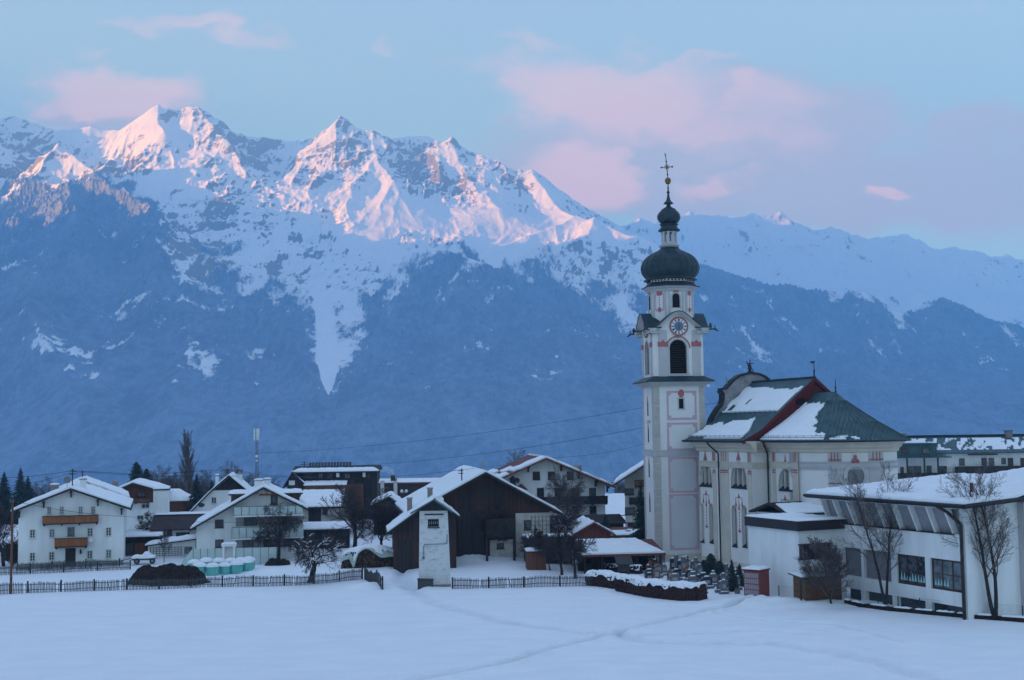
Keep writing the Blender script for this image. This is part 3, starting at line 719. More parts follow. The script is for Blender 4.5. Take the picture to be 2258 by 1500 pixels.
def brown_house():
    F = Fac(300, 188, R(12)); r = F.empty('house', 'brown timber house with balcony and white ground floor beyond the farmhouse', 'house')
    L, A, Q = F.uz(232, 1092), F.uz(294, 1064), F.uz(366, 1084)
    wl, wr = F.uz(250, 1150)[0], F.uz(352, 1150)[0]
    o, rz = gable_walls(r, wl, wr, L, A, Q, 12, m='brownwood')
    gable_roof(r, L, A, Q, -1.4, 13, rm='beam', seed=12)
    u0, u1, z0, z1 = F.rect(262, 1109, 345, 1165); MB().box(wl - .04, wr + .04, -.04, 12.05, -1, z1).build('ground_floor', M['white'], r)
    u0, u1, z0, z1 = F.rect(271, 1098, 330, 1107); balcony(r, u0, u1, z0, z1, m='brownwood')
    window(r, *F.rect(304, 1085, 320, 1096), fm='framedark'); window(r, *F.rect(312, 1111, 330, 1121), v=-.04); window(r, *F.rect(302, 1136, 317, 1147), v=-.04); window(r, *F.rect(272, 1083, 284, 1095), fm='framedark')
    u0, u1, z0, z1 = F.rect(248, 1062, 259, 1076, 2.5); chimney(r, u0, u1, 2.5, z0 - 1.5, z1, m='brick', snow=False)
brown_house()

def long_barn():
    F = Fac(333, 158, R(9)); r = F.empty('farm_building', 'long white barn under a dark roof with white square tower at its end', 'barn')
    u0, z0 = F.uz(331, 1163); u1, _ = F.uz(478, 1163); zt = F.uz(400, 1131, 4)[1]
    zt0 = F.uz(400, 1163)[1]
    MB().box(u0 + .4, u1, 0, 8, -.8, zt0 - .02).build('wall', M['white'], r)
    rf = MB().prism([(-.5, zt0 - .15), (4.2, zt), (8.6, zt0 - .15), (8.6, zt0 - .32), (4.2, zt - .2), (-.5, zt0 - .32)], u0, u1, 'x').build('roof', M['roofdark'], r); fix_normals(rf)
    s = MB(); snow_on(s, (u0 + .1, 3.4, zt - .17), (u1, 3.4, zt - .17), (u1, 4.2, zt), (u0 + .1, 4.2, zt), .1, 40, 2, lambda a, b: True, 3); snow_on(s, (u0, 4.2, zt), (u1, 4.2, zt), (u1, 8.5, zt0 - .1), (u0, 8.5, zt0 - .1), .2, 20, 5)
    s.build('roof_snow', M['roofsnow'], rf)
    a0, a1, b0, b1 = F.rect(331, 1084, 364, 1132, 1); w = MB().box(a0, a1, 4.0, 4 + (a1 - a0), zt0, b1).build('tower_block', M['white'], r)
    MB().box(a0 - .1, a1 + .1, 3.9, 4.1 + (a1 - a0), b1 + .002, b1 + .16).build('coping', M['beam'], w)
    s = MB(); snow_on(s, (a0 - .05, 3.95, b1 + .16), (a1 + .05, 3.95, b1 + .16), (a1 + .05, 4.05 + (a1 - a0), b1 + .16), (a0 - .05, 4.05 + (a1 - a0), b1 + .16), .2, 6, 6); s.build('cap_snow', M['roofsnow'], w)
    window(r, *F.rect(368.5, 1169, 379.5, 1180), fm='framedark', mull=1)
    window(r, *F.rect(388, 1174, 418, 1186), fm='framedark', gm='glass', mull=3)
long_barn()

def snowy_hut():
    F = Fac(390, 195, R(8)); r = F.empty('cottage', 'low brown hut with thick snow on its hipped roof near the poplar', 'cottage')
    u0, u1, z0, z1 = F.rect(364, 1106, 412, 1150); MB().box(u0, u1, 0, 7, -1, z1).build('wall', M['brownwood'], r)
    a, b = F.uz(362, 1104)[0], F.uz(421, 1104)[0]; zt = F.uz(390, 1080, 3.5)[1]; zb = F.uz(390, 1105)[1]
    rf = MB(); n = rf.pts([(a, -.5, zb), (b, -.5, zb), (b, 7.5, zb), (a, 7.5, zb), (a + .1, 3.5, zt), (b - 2.6, 3.5, zt)])
    for q in ((0, 1, 5, 4), (1, 2, 5), (2, 3, 4, 5), (3, 0, 4), (3, 2, 1, 0)): rf.face([n + i for i in q])
    o = rf.build('roof', M['beam'], r); fix_normals(o)
    s = MB(); snow_on(s, (a, -.5, zb), (b, -.5, zb), (b - 2.6, 3.5, zt), (a + .1, 3.5, zt), .3, 14, 6); snow_on(s, (b, -.5, zb), (b, 7.5, zb), (b - 2.6, 3.5, zt), (b - 2.61, 3.5, zt), .3, 8, 6); s.build('roof_snow', M['roofsnow'], o)
snowy_hut()

def trellis_shed():
    F = Fac(330, 151, R(10)); r = F.empty('shed', 'pale shed with trellis front and slanting snowy roof', 'shed')
    u0, z0 = F.uz(326, 1236); u1, _ = F.uz(431, 1236); zl = F.uz(326, 1205)[1]; zr = F.uz(431, 1190)[1]
    w = MB().prism([(u0, -.6), (u1, -.6), (u1, zr), (u0, zl)], 0, 5).build('wall', M['white'], r); fix_normals(w)
    rf = MB().prism([(u0 - .3, zl), (u1 + .1, zr), (u1 + .1, zr + .14), (u0 - .3, zl + .14)], -.5, 5.4).build('roof', M['beam'], r); fix_normals(rf)
    s = MB(); snow_on(s, (u0 - .3, -.5, zl + .14), (u1 + .1, -.5, zr + .14), (u1 + .1, 5.3, zr + .14), (u0 - .3, 5.3, zl + .14), .26, 16, 6); s.build('roof_snow', M['roofsnow'], rf)
    t = MB()
    for k in range(11): c = u0 + .3 + k * (u1 - u0 - 2) / 10; t.box(c - .025, c + .025, -.08, -.04, .1, zl - .1)
    for k in range(5): c = .2 + k * (zl - .4) / 4; t.box(u0 + .2, u1 - 1.5, -.045, -.02, c - .025, c + .025)
    t.build('trellis', M['greywood'], r)
    window(r, u1 - 1.4, u1 - .3, .2, zl - .1, gm='glasspale', mull=0)
    F = Fac(275, 154, R(12)); r = F.empty('garage', 'dark wooden garage with flat snowy roof beside the farmhouse', 'garage')
    u0, z0 = F.uz(273, 1236); u1, _ = F.uz(352, 1236); zt = F.uz(300, 1187)[1]
    MB().box(u0, u1, 0, 9, -.6, zt).build('wall', M['darkwood'], r)
    rf = MB().box(u0 - .3, u1 + .3, -.6, 9.3, zt + .003, zt + .2).build('roof', M['beam'], r)
    s = MB(); snow_on(s, (u0 - .3, -.6, zt + .2), (u1 + .3, -.6, zt + .2), (u1 + .3, 9.2, zt + .2), (u0 - .3, 9.2, zt + .2), .3, 14, 14); s.build('roof_snow', M['roofsnow'], rf)
    d = MB()
    for x0, x1, mm in ((277, 294, 0), (297, 323, 0)):
        a, b = F.uz(x0, 1220)[0], F.uz(x1, 1220)[0]; q = MB().box(a, b, -.06, .02, 0, zt - .6); q.build('garage_door', M['brownwood'] if x0 > 290 else M['greywood'], r)
trellis_shed()

def dark_gable_house():
    F = Fac(480, 172, R(10)); r = F.empty('house', 'white house with dark plank gable and long swept snowy roof', 'house')
    A = F.uz(505, 1048); Q = F.uz(548, 1083); L = F.uz(417, 1131); K = F.uz(466, 1081)
    wl, wr = F.uz(424, 1150)[0], F.uz(600, 1150)[0]
    zr = Q[1] - (wr - Q[0]) * .8
    w = MB().prism([(wl, -.8), (wr, -.8), (wr, max(zr, 2)), (Q[0], Q[1] - .2), (A[0], A[1] - .25), (K[0], K[1] - .25), (wl, F.uz(424, 1127)[1])], 0, 11).build('wall', M['white'], r); fix_normals(w)
    rf = MB(); t = .2; E = (wr + .6, max(zr, 2) - .4)
    for P, B in ((L, K), (K, A), (A, Q), (Q, E)): rf.prism([P, B, (B[0], B[1] - t), (P[0], P[1] - t)], -.7, 11.6)
    o = rf.build('roof', M['beam'], r); fix_normals(o)
    s = MB()
    for P, B in ((L, K), (K, A), (E, Q), (Q, A)): snow_on(s, (P[0], -.6, P[1]), (P[0], 11.5, P[1]), (B[0], 11.5, B[1]), (B[0], -.6, B[1]), .2, 14, 6)
    s.build('roof_snow', M['roofsnow'], o)
    zz = F.uz(500, 1081)[1]; g = MB().prism([(K[0] + .3, zz), (Q[0] - .1, zz), (A[0], A[1] - .32)], -.08, .02).build('gable_boards', M['darkwood'], r); fix_normals(g)
    window(r, *F.rect(466, 1096, 477.5, 1111)); u, z = F.uz(444, 1114); c = MB(); n = c.pts([(u + .45 * math.cos(t), -.03, z + .3 * math.sin(t)) for t in (2 * math.pi * k / 16 for k in range(16))]); c.face(range(n, n + 16)); c.build('oval_window', M['glass'], r)
    u0, u1, z0, z1 = F.rect(475, 1050, 482, 1068, 3); chimney(r, u0, u1, 3, z0 - 1, z1)
    u0, u1, z0, z1 = F.rect(521, 1046, 534, 1064, 5); c = chimney(r, u0, u1, 5, z0 - 2.5, z1, snow=False)
    tb = MB()
    for (x, y) in ((u0, 5), (u1 - .12, 5), (u0, 5 + u1 - u0 - .12), (u1 - .12, 5 + u1 - u0 - .12)): tb.box(x, x + .12, y, y + .12, z1 + .125, z1 + .5)
    tb.box(u0 - .06, u1 + .06, 4.94, 5.06 + u1 - u0, z1 + .503, z1 + .64); tb.build('chimney_hood', M['roofred'], c)
    m = MB(); u, z = F.uz(503, 1033, 1); m.tube((u, 1, A[1] - .5), (u, 1, z), .06); m.box(u - .35, u + .35, .96, 1.04, z - .35, z - .27); m.build('roof_mast', M['darkmetal'], r)
dark_gable_house()

def apartment_house():
    F = Fac(550, 147, R(11)); r = F.empty('apartment_house', 'white apartment house with frosted-glass balconies and steep snowy gable roof', 'house')
    L, A, Q = F.uz(419, 1166), F.uz(581, 1073), F.uz(680, 1121)
    wl, wr = F.uz(433, 1200)[0], F.uz(667, 1200)[0]
    D = 14
    gable_walls(r, wl, wr, L, A, Q, D); gable_roof(r, L, A, Q, -1.5, D + .6, rm='beam', seed=21, snow=.22)
    # dormers on both slopes
    for (x0, x1, yt, yb, xs) in ((504, 575, 1088, 1110, 505), (618, 662, 1086, 1108, 662)):
        u0, z1 = F.uz(x0, yt, 3); u1, _ = F.uz(x1, yt, 3)
        zb = F.uz(x0, yb, 3)[1]
        d = MB().box(u0 + .3, u1 - .1, 3, 9, zb - 1.5, z1 - .25).build('dormer', M['brownwood'], r)
        q = MB().box(u0, u1 + .3, 2.4, 9.4, z1 - .247, z1 - .08).build('dormer_roof', M['beam'], d)
        s = MB(); snow_on(s, (u0, 2.4, z1 - .08), (u1 + .3, 2.4, z1 - .08), (u1 + .3, 9.3, z1 - .08), (u0, 9.3, z1 - .08), .24, 10, 10); s.build('dormer_snow', M['roofsnow'], d)
    u0, u1, z0, z1 = F.rect(561, 1061, 579, 1078, 4); chimney(r, u0, u1, 4, z0 - 2, z1, cap='concrete'); u0, u1, z0, z1 = F.rect(582, 1059, 597, 1078, 6); chimney(r, u0, u1, 6, z0 - 2.5, z1)
    for q in ((474, 1146, 493, 1164), (474.5, 1190, 493, 1209)): window(r, *F.rect(*q), fm='framedark', mull=1)
    # loggias behind the balconies: flat grey sheets stand in for their shaded recess
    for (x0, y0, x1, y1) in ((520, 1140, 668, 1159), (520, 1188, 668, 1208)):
        u0, u1, z0, z1 = F.rect(x0, y0, x1, y1); MB().box(u0, u1, -.012, .02, z0, z1).build('loggia_shade', M['concrete'], r)
    for q in ((538, 1141, 567, 1159), (622, 1139, 633, 1158), (535, 1189, 559, 1206), (581, 1187, 610, 1206), (625, 1186, 660, 1204)): window(r, *F.rect(*q), v=-.012, fm='framedark', gm='glass', mull=1, sill=False)
    u0, u1, z0, z1 = F.rect(597, 1092, 612, 1112); window(r, u0, u1, z0, z1, fm='framedark', mull=0, name='balcony_door')
    u, z = F.uz(577, 1088); dish(r, (u, -.5, z), .42, .15, 'white'); b = MB(); u, z = F.uz(592, 1090); b.box(u - 1.1, u + 1.0, -.9, -.75, z - .1, z + .1); b.build('gable_beam', M['balcwood'], r)
    for (x0, y0, x1, y1, n) in ((516, 1114.5, 668, 1134, 9), (512, 1159, 669, 1183.5, 10)):
        u0, u1, z0, z1 = F.rect(x0, y0, x1, y1)
        s = MB().box(u0, u1, -1.5, .1, z0 - .16, z0).build('balcony', M['white'], r)
        p = MB(); f = MB()
        for k in range(n):
            a = u0 + (u1 - u0) * k / n; b = u0 + (u1 - u0) * (k + 1) / n; p.box(a + .05, b - .05, -1.46, -1.43, z0 + .06, z1 - .04); f.box(a - .02, a + .03, -1.5, -1.40, z0, z1)
        f.box(u0, u1, -1.5, -1.40, z1 - .035, z1 + .02); p.box(u0 + .02, u0 + .05, -1.40, -.05, z0 + .06, z1 - .04); p.box(u1 - .05, u1 - .02, -1.40, -.05, z0 + .06, z1 - .04)
        p.build('glass_railing', M['frost'], s); f.build('railing_frame', M['metal'], s)
    # garden screen
    G = Fac(500, 141, R(9)); g = G.empty('garden_screen', 'frosted-glass garden fence in front of the apartment house', 'fence')
    for (x0, x1, n, yt) in ((426, 490, 4, 1210), (520, 610, 5, 1208)):
        u0, u1, z0, z1 = G.rect(x0, yt, x1, 1239); p = MB(); f = MB()
        for k in range(n):
            a = u0 + (u1 - u0) * k / n; b = u0 + (u1 - u0) * (k + 1) / n; p.box(a + .04, b - .04, -.02, .02, .1, z1); f.box(a - .03, a + .03, -.04, .04, -.3, z1 + .03)
        f.box(u1 - .03, u1 + .03, -.04, .04, -.3, z1 + .03); p.build('glass_panel', M['frost'], g); f.build('post', M['metal'], g)
    u0, z0 = G.uz(397, 1236); u1, z1 = G.uz(426, 1210); p = MB().prism([(u0, 0), (u1 - .05, 0), (u1 - .05, z1), (u0 + .3, z1 * .35)], -.02, .02); o = p.build('glass_panel', M['frost'], g); fix_normals(o)
    u0, u1, z0, z1 = G.rect(490, 1205, 519, 1238); q = MB(); q.box(u0, u0 + .25, -.1, .9, -.3, z1); q.box(u1 - .25, u1, -.1, .9, -.3, z1); q.box(u0 - .1, u1 + .1, -.15, .95, z1 + .002, z1 + .2); q.box(u0 + .25, u1 - .25, .6, .8, -.3, z1); po = q.build('entrance_porch', M['white'], g)
    s = MB(); snow_on(s, (u0 - .1, -.15, z1 + .2), (u1 + .1, -.15, z1 + .2), (u1 + .1, .95, z1 + .2), (u0 - .1, .95, z1 + .2), .2, 6, 4); s.build('porch_snow', M['roofsnow'], po)
apartment_house()

def hotel():
    F = Fac(730, 235, R(4)); r = F.empty('guesthouse', 'dark timber guesthouse with row of solar panels on its snowy roof', 'guesthouse')
    u0, z0 = F.uz(655, 1085); u1, _ = F.uz(832, 1085); zt = F.uz(740, 1040)[1]; zr = F.uz(740, 1027, 5)[1]
    MB().box(u0, u1, 0, 14, -4, zt).build('wall', M['darkwood'], r)
    rf = MB().prism([(-1, zt), (6, zr), (14.8, zt), (14.8, zt - .25), (6, zr - .25), (-1, zt - .25)], u0 - 1, u1 + .5, 'x').build('roof', M['beam'], r); fix_normals(rf)
    s = MB(); snow_on(s, (u0 - 1, -1, zt), (u1 + .4, -1, zt), (u1 - .6, 2.2, zt + (zr - zt) * .45), (u0 + .3, 2.2, zt + (zr - zt) * .45), .35, 40, 5); s.build('roof_snow', M['roofsnow'], rf)
    a, b = F.uz(680, 1027, 3)[0], F.uz(775, 1027, 3)[0]; z0 = F.uz(700, 1034, 3)[1]; z1 = F.uz(700, 1020, 3)[1]
    n = 14; q = MB()
    for k in range(n):
        c0 = a + (b - a) * k / n; c1 = a + (b - a) * (k + 1) / n; q.prism([(3, z0), (3.9, z1), (4.0, z1 - .06), (3.1, z0 - .06)], c0 + .05, c1 - .05, 'x')
    o = q.build('solar_panels', M['glass'], r); fix_normals(o)
    ff = MB(); ff.box(a, b, 2.95, 3.05, z0 - .12, z0 - .02)
    for k in range(0, n + 1, 2): ff.box(a + (b - a) * k / n - .05, a + (b - a) * k / n + .05, 3.0, 4.3, z0 - .8, z0 - .1)
    ff.build('panel_rack', M['metal'], r)
    for x0, x1 in ((672, 686), (702, 712), (722, 733), (760, 772), (782, 792), (808, 816)): window(r, *F.rect(x0, 1044, x1, 1055), fm='framedark', mull=1, gm='glass' if x0 != 702 else 'glasspale')
    for x0, x1 in ((742, 748.5), (800, 806)): a0, a1, b0, b1 = F.rect(x0, 1035, x1, 1052); MB().box(a0, a1, -.5, 0, b0, b1).build('chimney', M['white'], r)
    # lower front roof and the steep side gable
    a0, a1, b0, b1 = F.rect(672, 1070, 800, 1100, -3); w = MB().box(a0, a1, -3, 0, -4, b1).build('front_wing', M['brownwood'], r)
    s = MB(); snow_on(s, (a0 - .2, -3.3, b1), (a1 - 3, -3.3, b1), (a1 - 3, 0, b1 + .6), (a0 - .2, 0, b1 + .6), .3, 24, 4); s.build('wing_snow', M['roofsnow'], w)
    L, A, Q = F.uz(624, 1074, -2), F.uz(645, 1040, -2), F.uz(690, 1082, -2)
    g = MB().prism([(L[0] + .8, -4), (Q[0] - .8, -4), (Q[0] - .8, Q[1]), (A[0], A[1] - .3), (L[0] + .8, L[1])], -2, 8).build('side_gable', M['beam'], r); fix_normals(g)
    q = MB()
    for P, B in ((L, A), (A, Q)): q.prism([P, B, (B[0], B[1] - .25), (P[0], P[1] - .25)], -2.7, 8.5)
    q = q.build('side_roof', M['greywood'], g); fix_normals(q); s = MB(); snow_on(s, (Q[0], -2.6, Q[1]), (Q[0], 0, Q[1]), (Q[0] - 3, 0, Q[1] + 2.6), (Q[0] - 3, -2.6, Q[1] + 2.6), .3, 6, 6, lambda a, b: a + b < 1.2, 4); s.build('gable_snow', M['roofsnow'], g)
    a0, a1, b0, b1 = F.rect(637, 1060, 650, 1070, -2); MB().box(a0, a1, -2.06, -1.9, b0, b1).build('gable_panel', M['white'], g)
    p = MB(); u, z = F.uz(671, 1018, 4); p.tube((u, 4, zr - 1), (u, 4, z), .08); p.box(u - .8, u + .8, 3.95, 4.05, z - .6, z - .5); p.box(u - .5, u + .5, 3.95, 4.05, z - .25, z - .17); p.build('antenna', M['darkmetal'], r)
    p = MB(); u, z = F.uz(827, 1031, 2); p.tube((u, 2, zt - 1), (u, 2, z), .06); p.box(u - .7, u + .7, 1.95, 2.05, z - .3, z - .2); p.build('antenna', M['darkmetal'], r)
hotel()

def snow_roof_houses():
    F = Fac(710, 172, R(5)); r = F.empty('house', 'house with broad snow-covered roof below the guesthouse', 'house')
    u0, z0 = F.uz(655, 1150); u1, _ = F.uz(775, 1150); ze = F.uz(710, 1117)[1]; zr = F.uz(710, 1082, 6)[1]
    MB().box(u0 + .5, u1 - .5, 0, 12, -.8, ze).build('wall', M['oldwall'], r)
    rf = MB().prism([(-1, ze), (6, zr), (13, ze), (13, ze - .25), (6, zr - .25), (-1, ze - .25)], u0, u1, 'x').build('roof', M['beam'], r); fix_normals(rf)
    s = MB(); snow_on(s, (u0, -1, ze), (u1, -1, ze), (u1 - 1.2, 6, zr), (u0 + .4, 6, zr), .3, 24, 10); s.build('roof_snow', M['roofsnow'], rf)
    window(r, *F.rect(666, 1136, 676, 1147)); u0_, u1_, a, b = F.rect(680, 1120, 708, 1150); MB().box(u0_, u1_, -.05, .05, a, b).build('loggia', M['darkwood'], r); window(r, *F.rect(712, 1122, 722, 1134), fm='framedark')
    F2 = Fac(720, 160, R(6)); r2 = F2.empty('lean_to', 'dark lean-to with strip of snow on its roof behind the bare garden trees', 'shed')
    u0, z0 = F2.uz(668, 1210); u1, _ = F2.uz(770, 1210); ze = F2.uz(710, 1167)[1]; zr = F2.uz(710, 1154, 3)[1]
    MB().box(u0, u1, 0, 4, -.8, ze - .02).build('wall', M['darkwood'], r2)
    rf = MB().prism([(-.5, ze), (4, zr), (4, zr - .15), (-.5, ze - .15)], u0 - .2, u1 + .2, 'x').build('roof', M['beam'], r2); fix_normals(rf)
    s = MB(); snow_on(s, (u0 - .2, -.5, ze), (u1 + .2, -.5, ze), (u1 + .2, 4, zr), (u0 - .2, 4, zr), .25, 20, 5); s.build('roof_snow', M['roofsnow'], rf)
    F3 = Fac(855, 178, R(4)); r3 = F3.empty('hay_barn', 'small grey wooden barn with snowy gable roof behind the bare garden trees', 'barn')
    L, A, Q = F3.uz(815, 1116), F3.uz(858, 1094), F3.uz(890, 1117)
    gable_walls(r3, F3.uz(824, 1150)[0], F3.uz(880, 1150)[0], L, A, Q, 10, m='darkwood'); gable_roof(r3, L, A, Q, -.8, 10.5, rm='beam', seed=31, snow=.3)
    F4 = Fac(920, 215, R(3)); r4 = F4.empty('farm_building', 'long dark low building with smoking chimney and strip of snow along its roof', 'barn')
    u0, z0 = F4.uz(838, 1110); u1, _ = F4.uz(1030, 1110); ze = F4.uz(920, 1064)[1]; zr = F4.uz(920, 1054, 4)[1]
    MB().box(u0, u1, 0, 10, -3, ze - .02).build('wall', M['roofdark'], r4)
    rf = MB().prism([(-.5, ze), (4, zr), (10.5, ze), (10.5, ze - .2), (4, zr - .2), (-.5, ze - .2)], u0 - .3, u1, 'x').build('roof', M['roofred'], r4); fix_normals(rf)
    s = MB(); snow_on(s, (u0 - .2, -.4, ze + .02), (u1, -.4, ze + .02), (u1, 3.6, zr - .12), (u0 - .2, 3.6, zr - .12), .2, 50, 4, lambda a, b: not (.14 < a < .2 and b > .2)); s.build('roof_snow', M['roofsnow'], rf)
    for x0, x1, yt, yb, mm in ((861, 870, 1049, 1062, 'beam'), (839, 847, 1062, 1078, 'oldwall'), (868, 876, 1064, 1078, 'oldwall')):
        a0, a1, b0, b1 = F4.rect(x0, yt, x1, yb, -.4); chimney(r4, a0, a1, -.6 if mm == 'oldwall' else .6, b0 - 1, b1, m=mm, snow=False)
    window(r4, *F4.rect(848, 1073, 860, 1079), fm='framedark'); window(r4, *F4.rect(895, 1085, 915, 1098), fm='framedark', mull=2)
snow_roof_houses()

def barns():
    # the great barn
    F = Fac(1068, 141, R(9)); r = F.empty('barn', 'great dark timber barn with white-plastered corner and wide snowy roof', 'barn')
    L, A, Q = F.uz(893, 1136), F.uz(1068, 1040), F.uz(1237, 1131)
    wl, wr = F.uz(910, 1200)[0], F.uz(1213, 1200)[0]
    gable_walls(r, wl, wr, L, A, Q, 19, m='barnwood', t=.25); gable_roof(r, L, A, Q, -1.4, 20, rm='beam', seed=41, snow=.28, t=.25)
    zt = F.uz(1180, 1131)[1]; a = F.uz(1137, 1170)[0]
    MB().box(a, wr + .03, -.10, 19.03, -.8, zt).build('plastered_corner', M['oldwall'], r)
    window(r, *F.rect(1155, 1147, 1170, 1168), v=-.10, fm='framedark', mull=0)
    t = MB()
    for k in range(6): c = F.uz(1172 + k * 8, 1160)[0]; t.box(c - .02, c + .02, -.16, -.12, F.uz(1190, 1190)[1], F.uz(1190, 1136)[1])
    for k in range(6): z = F.uz(1190, 1140 + k * 9)[1]; t.box(F.uz(1171, 1160)[0], F.uz(1213, 1160)[0], -.13, -.105, z - .02, z + .02)
    t.build('trellis', M['greywood'], r)
    u0, u1, z0, z1 = F.rect(1014, 1131, 1070, 1215); g = MB().box(u0, u1, -.05, .02, -.3, z1).build('barn_gate', M['darkwood'], r)
    gg = MB(); gg.box(u0 - .25, u0, -.12, .02, -.3, z1 + .25); gg.box(u1, u1 + .25, -.12, .02, -.3, z1 + .25); gg.box(u0, u1, -.12, .02, z1, z1 + .25); gg.build('gate_frame', M['beam'], r)
    u0, u1, z0, z1 = F.rect(1071, 1144, 1136, 1186, -1.5); MB().box(u0, u1, -1.5, -.01, z0, z1).build('hay_loft', M['darkwood'], r)
    for a in (u0, u1 - .25): MB().box(a, a + .25, -1.5, -1.25, -.5, z0).build('loft_post', M['beam'], r)
    u0, u1, z0, z1 = F.rect(1080, 1190, 1136, 1216); MB().box(u0, u1, -.08, .02, -.5, z1).build('stable_wall', M['oldwall'], r); window(r, *F.rect(1095, 1198, 1111, 1210), v=-.08, fm='framedark', mull=1)
    w = MB(); a0, a1, z0, z1 = F.rect(1052, 1072, 1108, 1098); w.box(a0, a1, -.06, .02, z0, z1); w.build('loft_hatch', M['darkwood'], r)
    m = MB(); u, z = F.uz(1018, 1033, 1); zb = F.uz(1018, 1062, 1)[1]; m.tube((u, 1, zb - .8), (u, 1, z), .07); m.box(u - .4, u + .2, .96, 1.04, z - .3, z - .22); m.box(u - .4, u + .2, .96, 1.04, z - .6, z - .52); m.build('roof_mast', M['darkmetal'], r)
    m = MB(); u, z = F.uz(1066, 1025, .5); m.tube((u, .5, A[1]), (u, .5, z), .04); m.box(u - .28, u - .08, .3, .6, z - .1, z + .25); m.box(u + .0, u + .3, .35, .5, z - .05, z + .3); m.build('siren', M['concrete'], r)
    # the smaller barn in front of it
    F = Fac(957, 134, R(7)); r = F.empty('barn', 'smaller wooden barn with snowy roof just behind the white brick tower', 'barn')
    L, A, Q = F.uz(852, 1174), F.uz(957, 1098), F.uz(1014, 1139)
    gable_walls(r, F.uz(868, 1200)[0], F.uz(1006, 1200)[0], L, A, Q, 6.4, m='barnwood'); gable_roof(r, L, A, Q, -1.0, 6.6, rm='beam', seed=43, snow=.26)
    u0, u1, z0, z1 = F.rect(876, 1192, 912, 1237); MB().box(u0, u1, -.06, .02, -.3, z1).build('barn_door', M['darkwood'], r)
    u0, u1, z0, z1 = F.rect(943, 1078, 954, 1102, 2.5); chimney(r, u0, u1, 2.5, z0 - 1.5, z1, m='brick', snow=False)
    u, z = F.uz(969, 1102, -.8); dish(r, (u, -1.2, z), .42, .2, 'white')
    m = MB(); u0, u1, z0, z1 = F.rect(898, 1100, 909, 1122, 3); chimney(r, u0, u1, 3, z0 - 1.5, z1, m='brick', snow=False)
barns()

def white_gable_house():
    F = Fac(1200, 176, R(7)); r = F.empty('house', 'big white gabled house with brown window frames, dark balcony and partly bare red roof', 'house')
    L, A, Q = F.uz(1058, 1073), F.uz(1201, 1009), F.uz(1353, 1072)
    wl, wr = F.uz(1085, 1090)[0], F.uz(1334, 1090)[0]
    gable_walls(r, wl, wr, L, A, Q, 17)
    gable_roof(r, L, A, Q, -1.8, 18, rm='roofred', seed=51, smask=lambda k, a, b: not (k == 0 and ((b > .62 and a > .28) or (b > .45 and a > .6) or abs(b - .5 + .3 * a) < .06)))
    for px, py in ((1164, 1030), (1236, 1028), (1275, 1045), (1312, 1062), (1338, 1074)): u, z = F.uz(px, py); b = MB(); b.box(u - .12, u + .12, -1.6, .05, z - .14, z + .14); b.box(u - .08, u + .08, -.6, .05, z - .7, z - .145); b.build('purlin', M['beam'], r)
    for x0, x1 in ((1174.5, 1190.5), (1208, 1224), (1250, 1264.5)): window(r, *F.rect(x0, 1040, x1, 1058), fm='framedark', mull=1)
    for x0, x1 in ((1184, 1199.5), (1223, 1238), (1261, 1276), (1299, 1314)): window(r, *F.rect(x0, 1076, x1, 1096), fm='framedark', mull=0, gm='glass', sill=False, name='balcony_door')
    u0, u1, z0, z1 = F.rect(1186, 1094, 1336, 1109); balcony(r, u0, u1, z0, z1, depth=1.4, m='darkwood')
    for x0, x1 in ((1300, 1315), (1262, 1276)): window(r, *F.rect(x0, 1116, x1, 1133), fm='framedark')
    u0, u1, z0, z1 = F.rect(1264, 1028, 1280, 1044, 4); chimney(r, u0, u1, 4, z0 - 2, z1, m='brick', snow=False)
    # little roof and bell cote at the side
    u0, u1, z0, z1 = F.rect(1138, 1074, 1164, 1080, -1); q = MB().prism([(u0, z0), ((u0 + u1) / 2, z1 + .4), (u1, z0)], -1.2, 0).build('side_porch', M['roofred'], r); fix_normals(q)
    u, z = F.uz(1131, 1055, -1); q = MB(); q.box(u - .35, u + .35, -1.2, -.5, z - 1.6, z - .2); q.prism([(u - .5, z - .2), (u, z + .35), (u + .5, z - .2)], -1.3, -.4); q = q.build('bell_cote', M['darkwood'], r); fix_normals(q); dish(r, (u + .5, -1.5, z - .3), .4, .3, 'darkmetal')
    # dark porch roof in front
    G = Fac(1290, 163, R(7)); g = G.empty('carport', 'low dark roofed outbuilding below the white gabled house', 'shed')
    a0, z0 = G.uz(1213, 1160); a1, _ = G.uz(1376, 1160); ze = G.uz(1290, 1152)[1]; zt = G.uz(1290, 1135, 4)[1]
    MB().box(a0, a1, .3, 7, -.8, ze - .2).build('wall', M['darkwood'], g); q = MB().prism([(-.6, ze - .1), (4, zt), (8, ze - .1), (8, ze - .25), (4, zt - .2), (-.6, ze - .25)], a0 - .3, a1 + .3, 'x').build('roof', M['beam'], g); fix_normals(q)
white_gable_house()

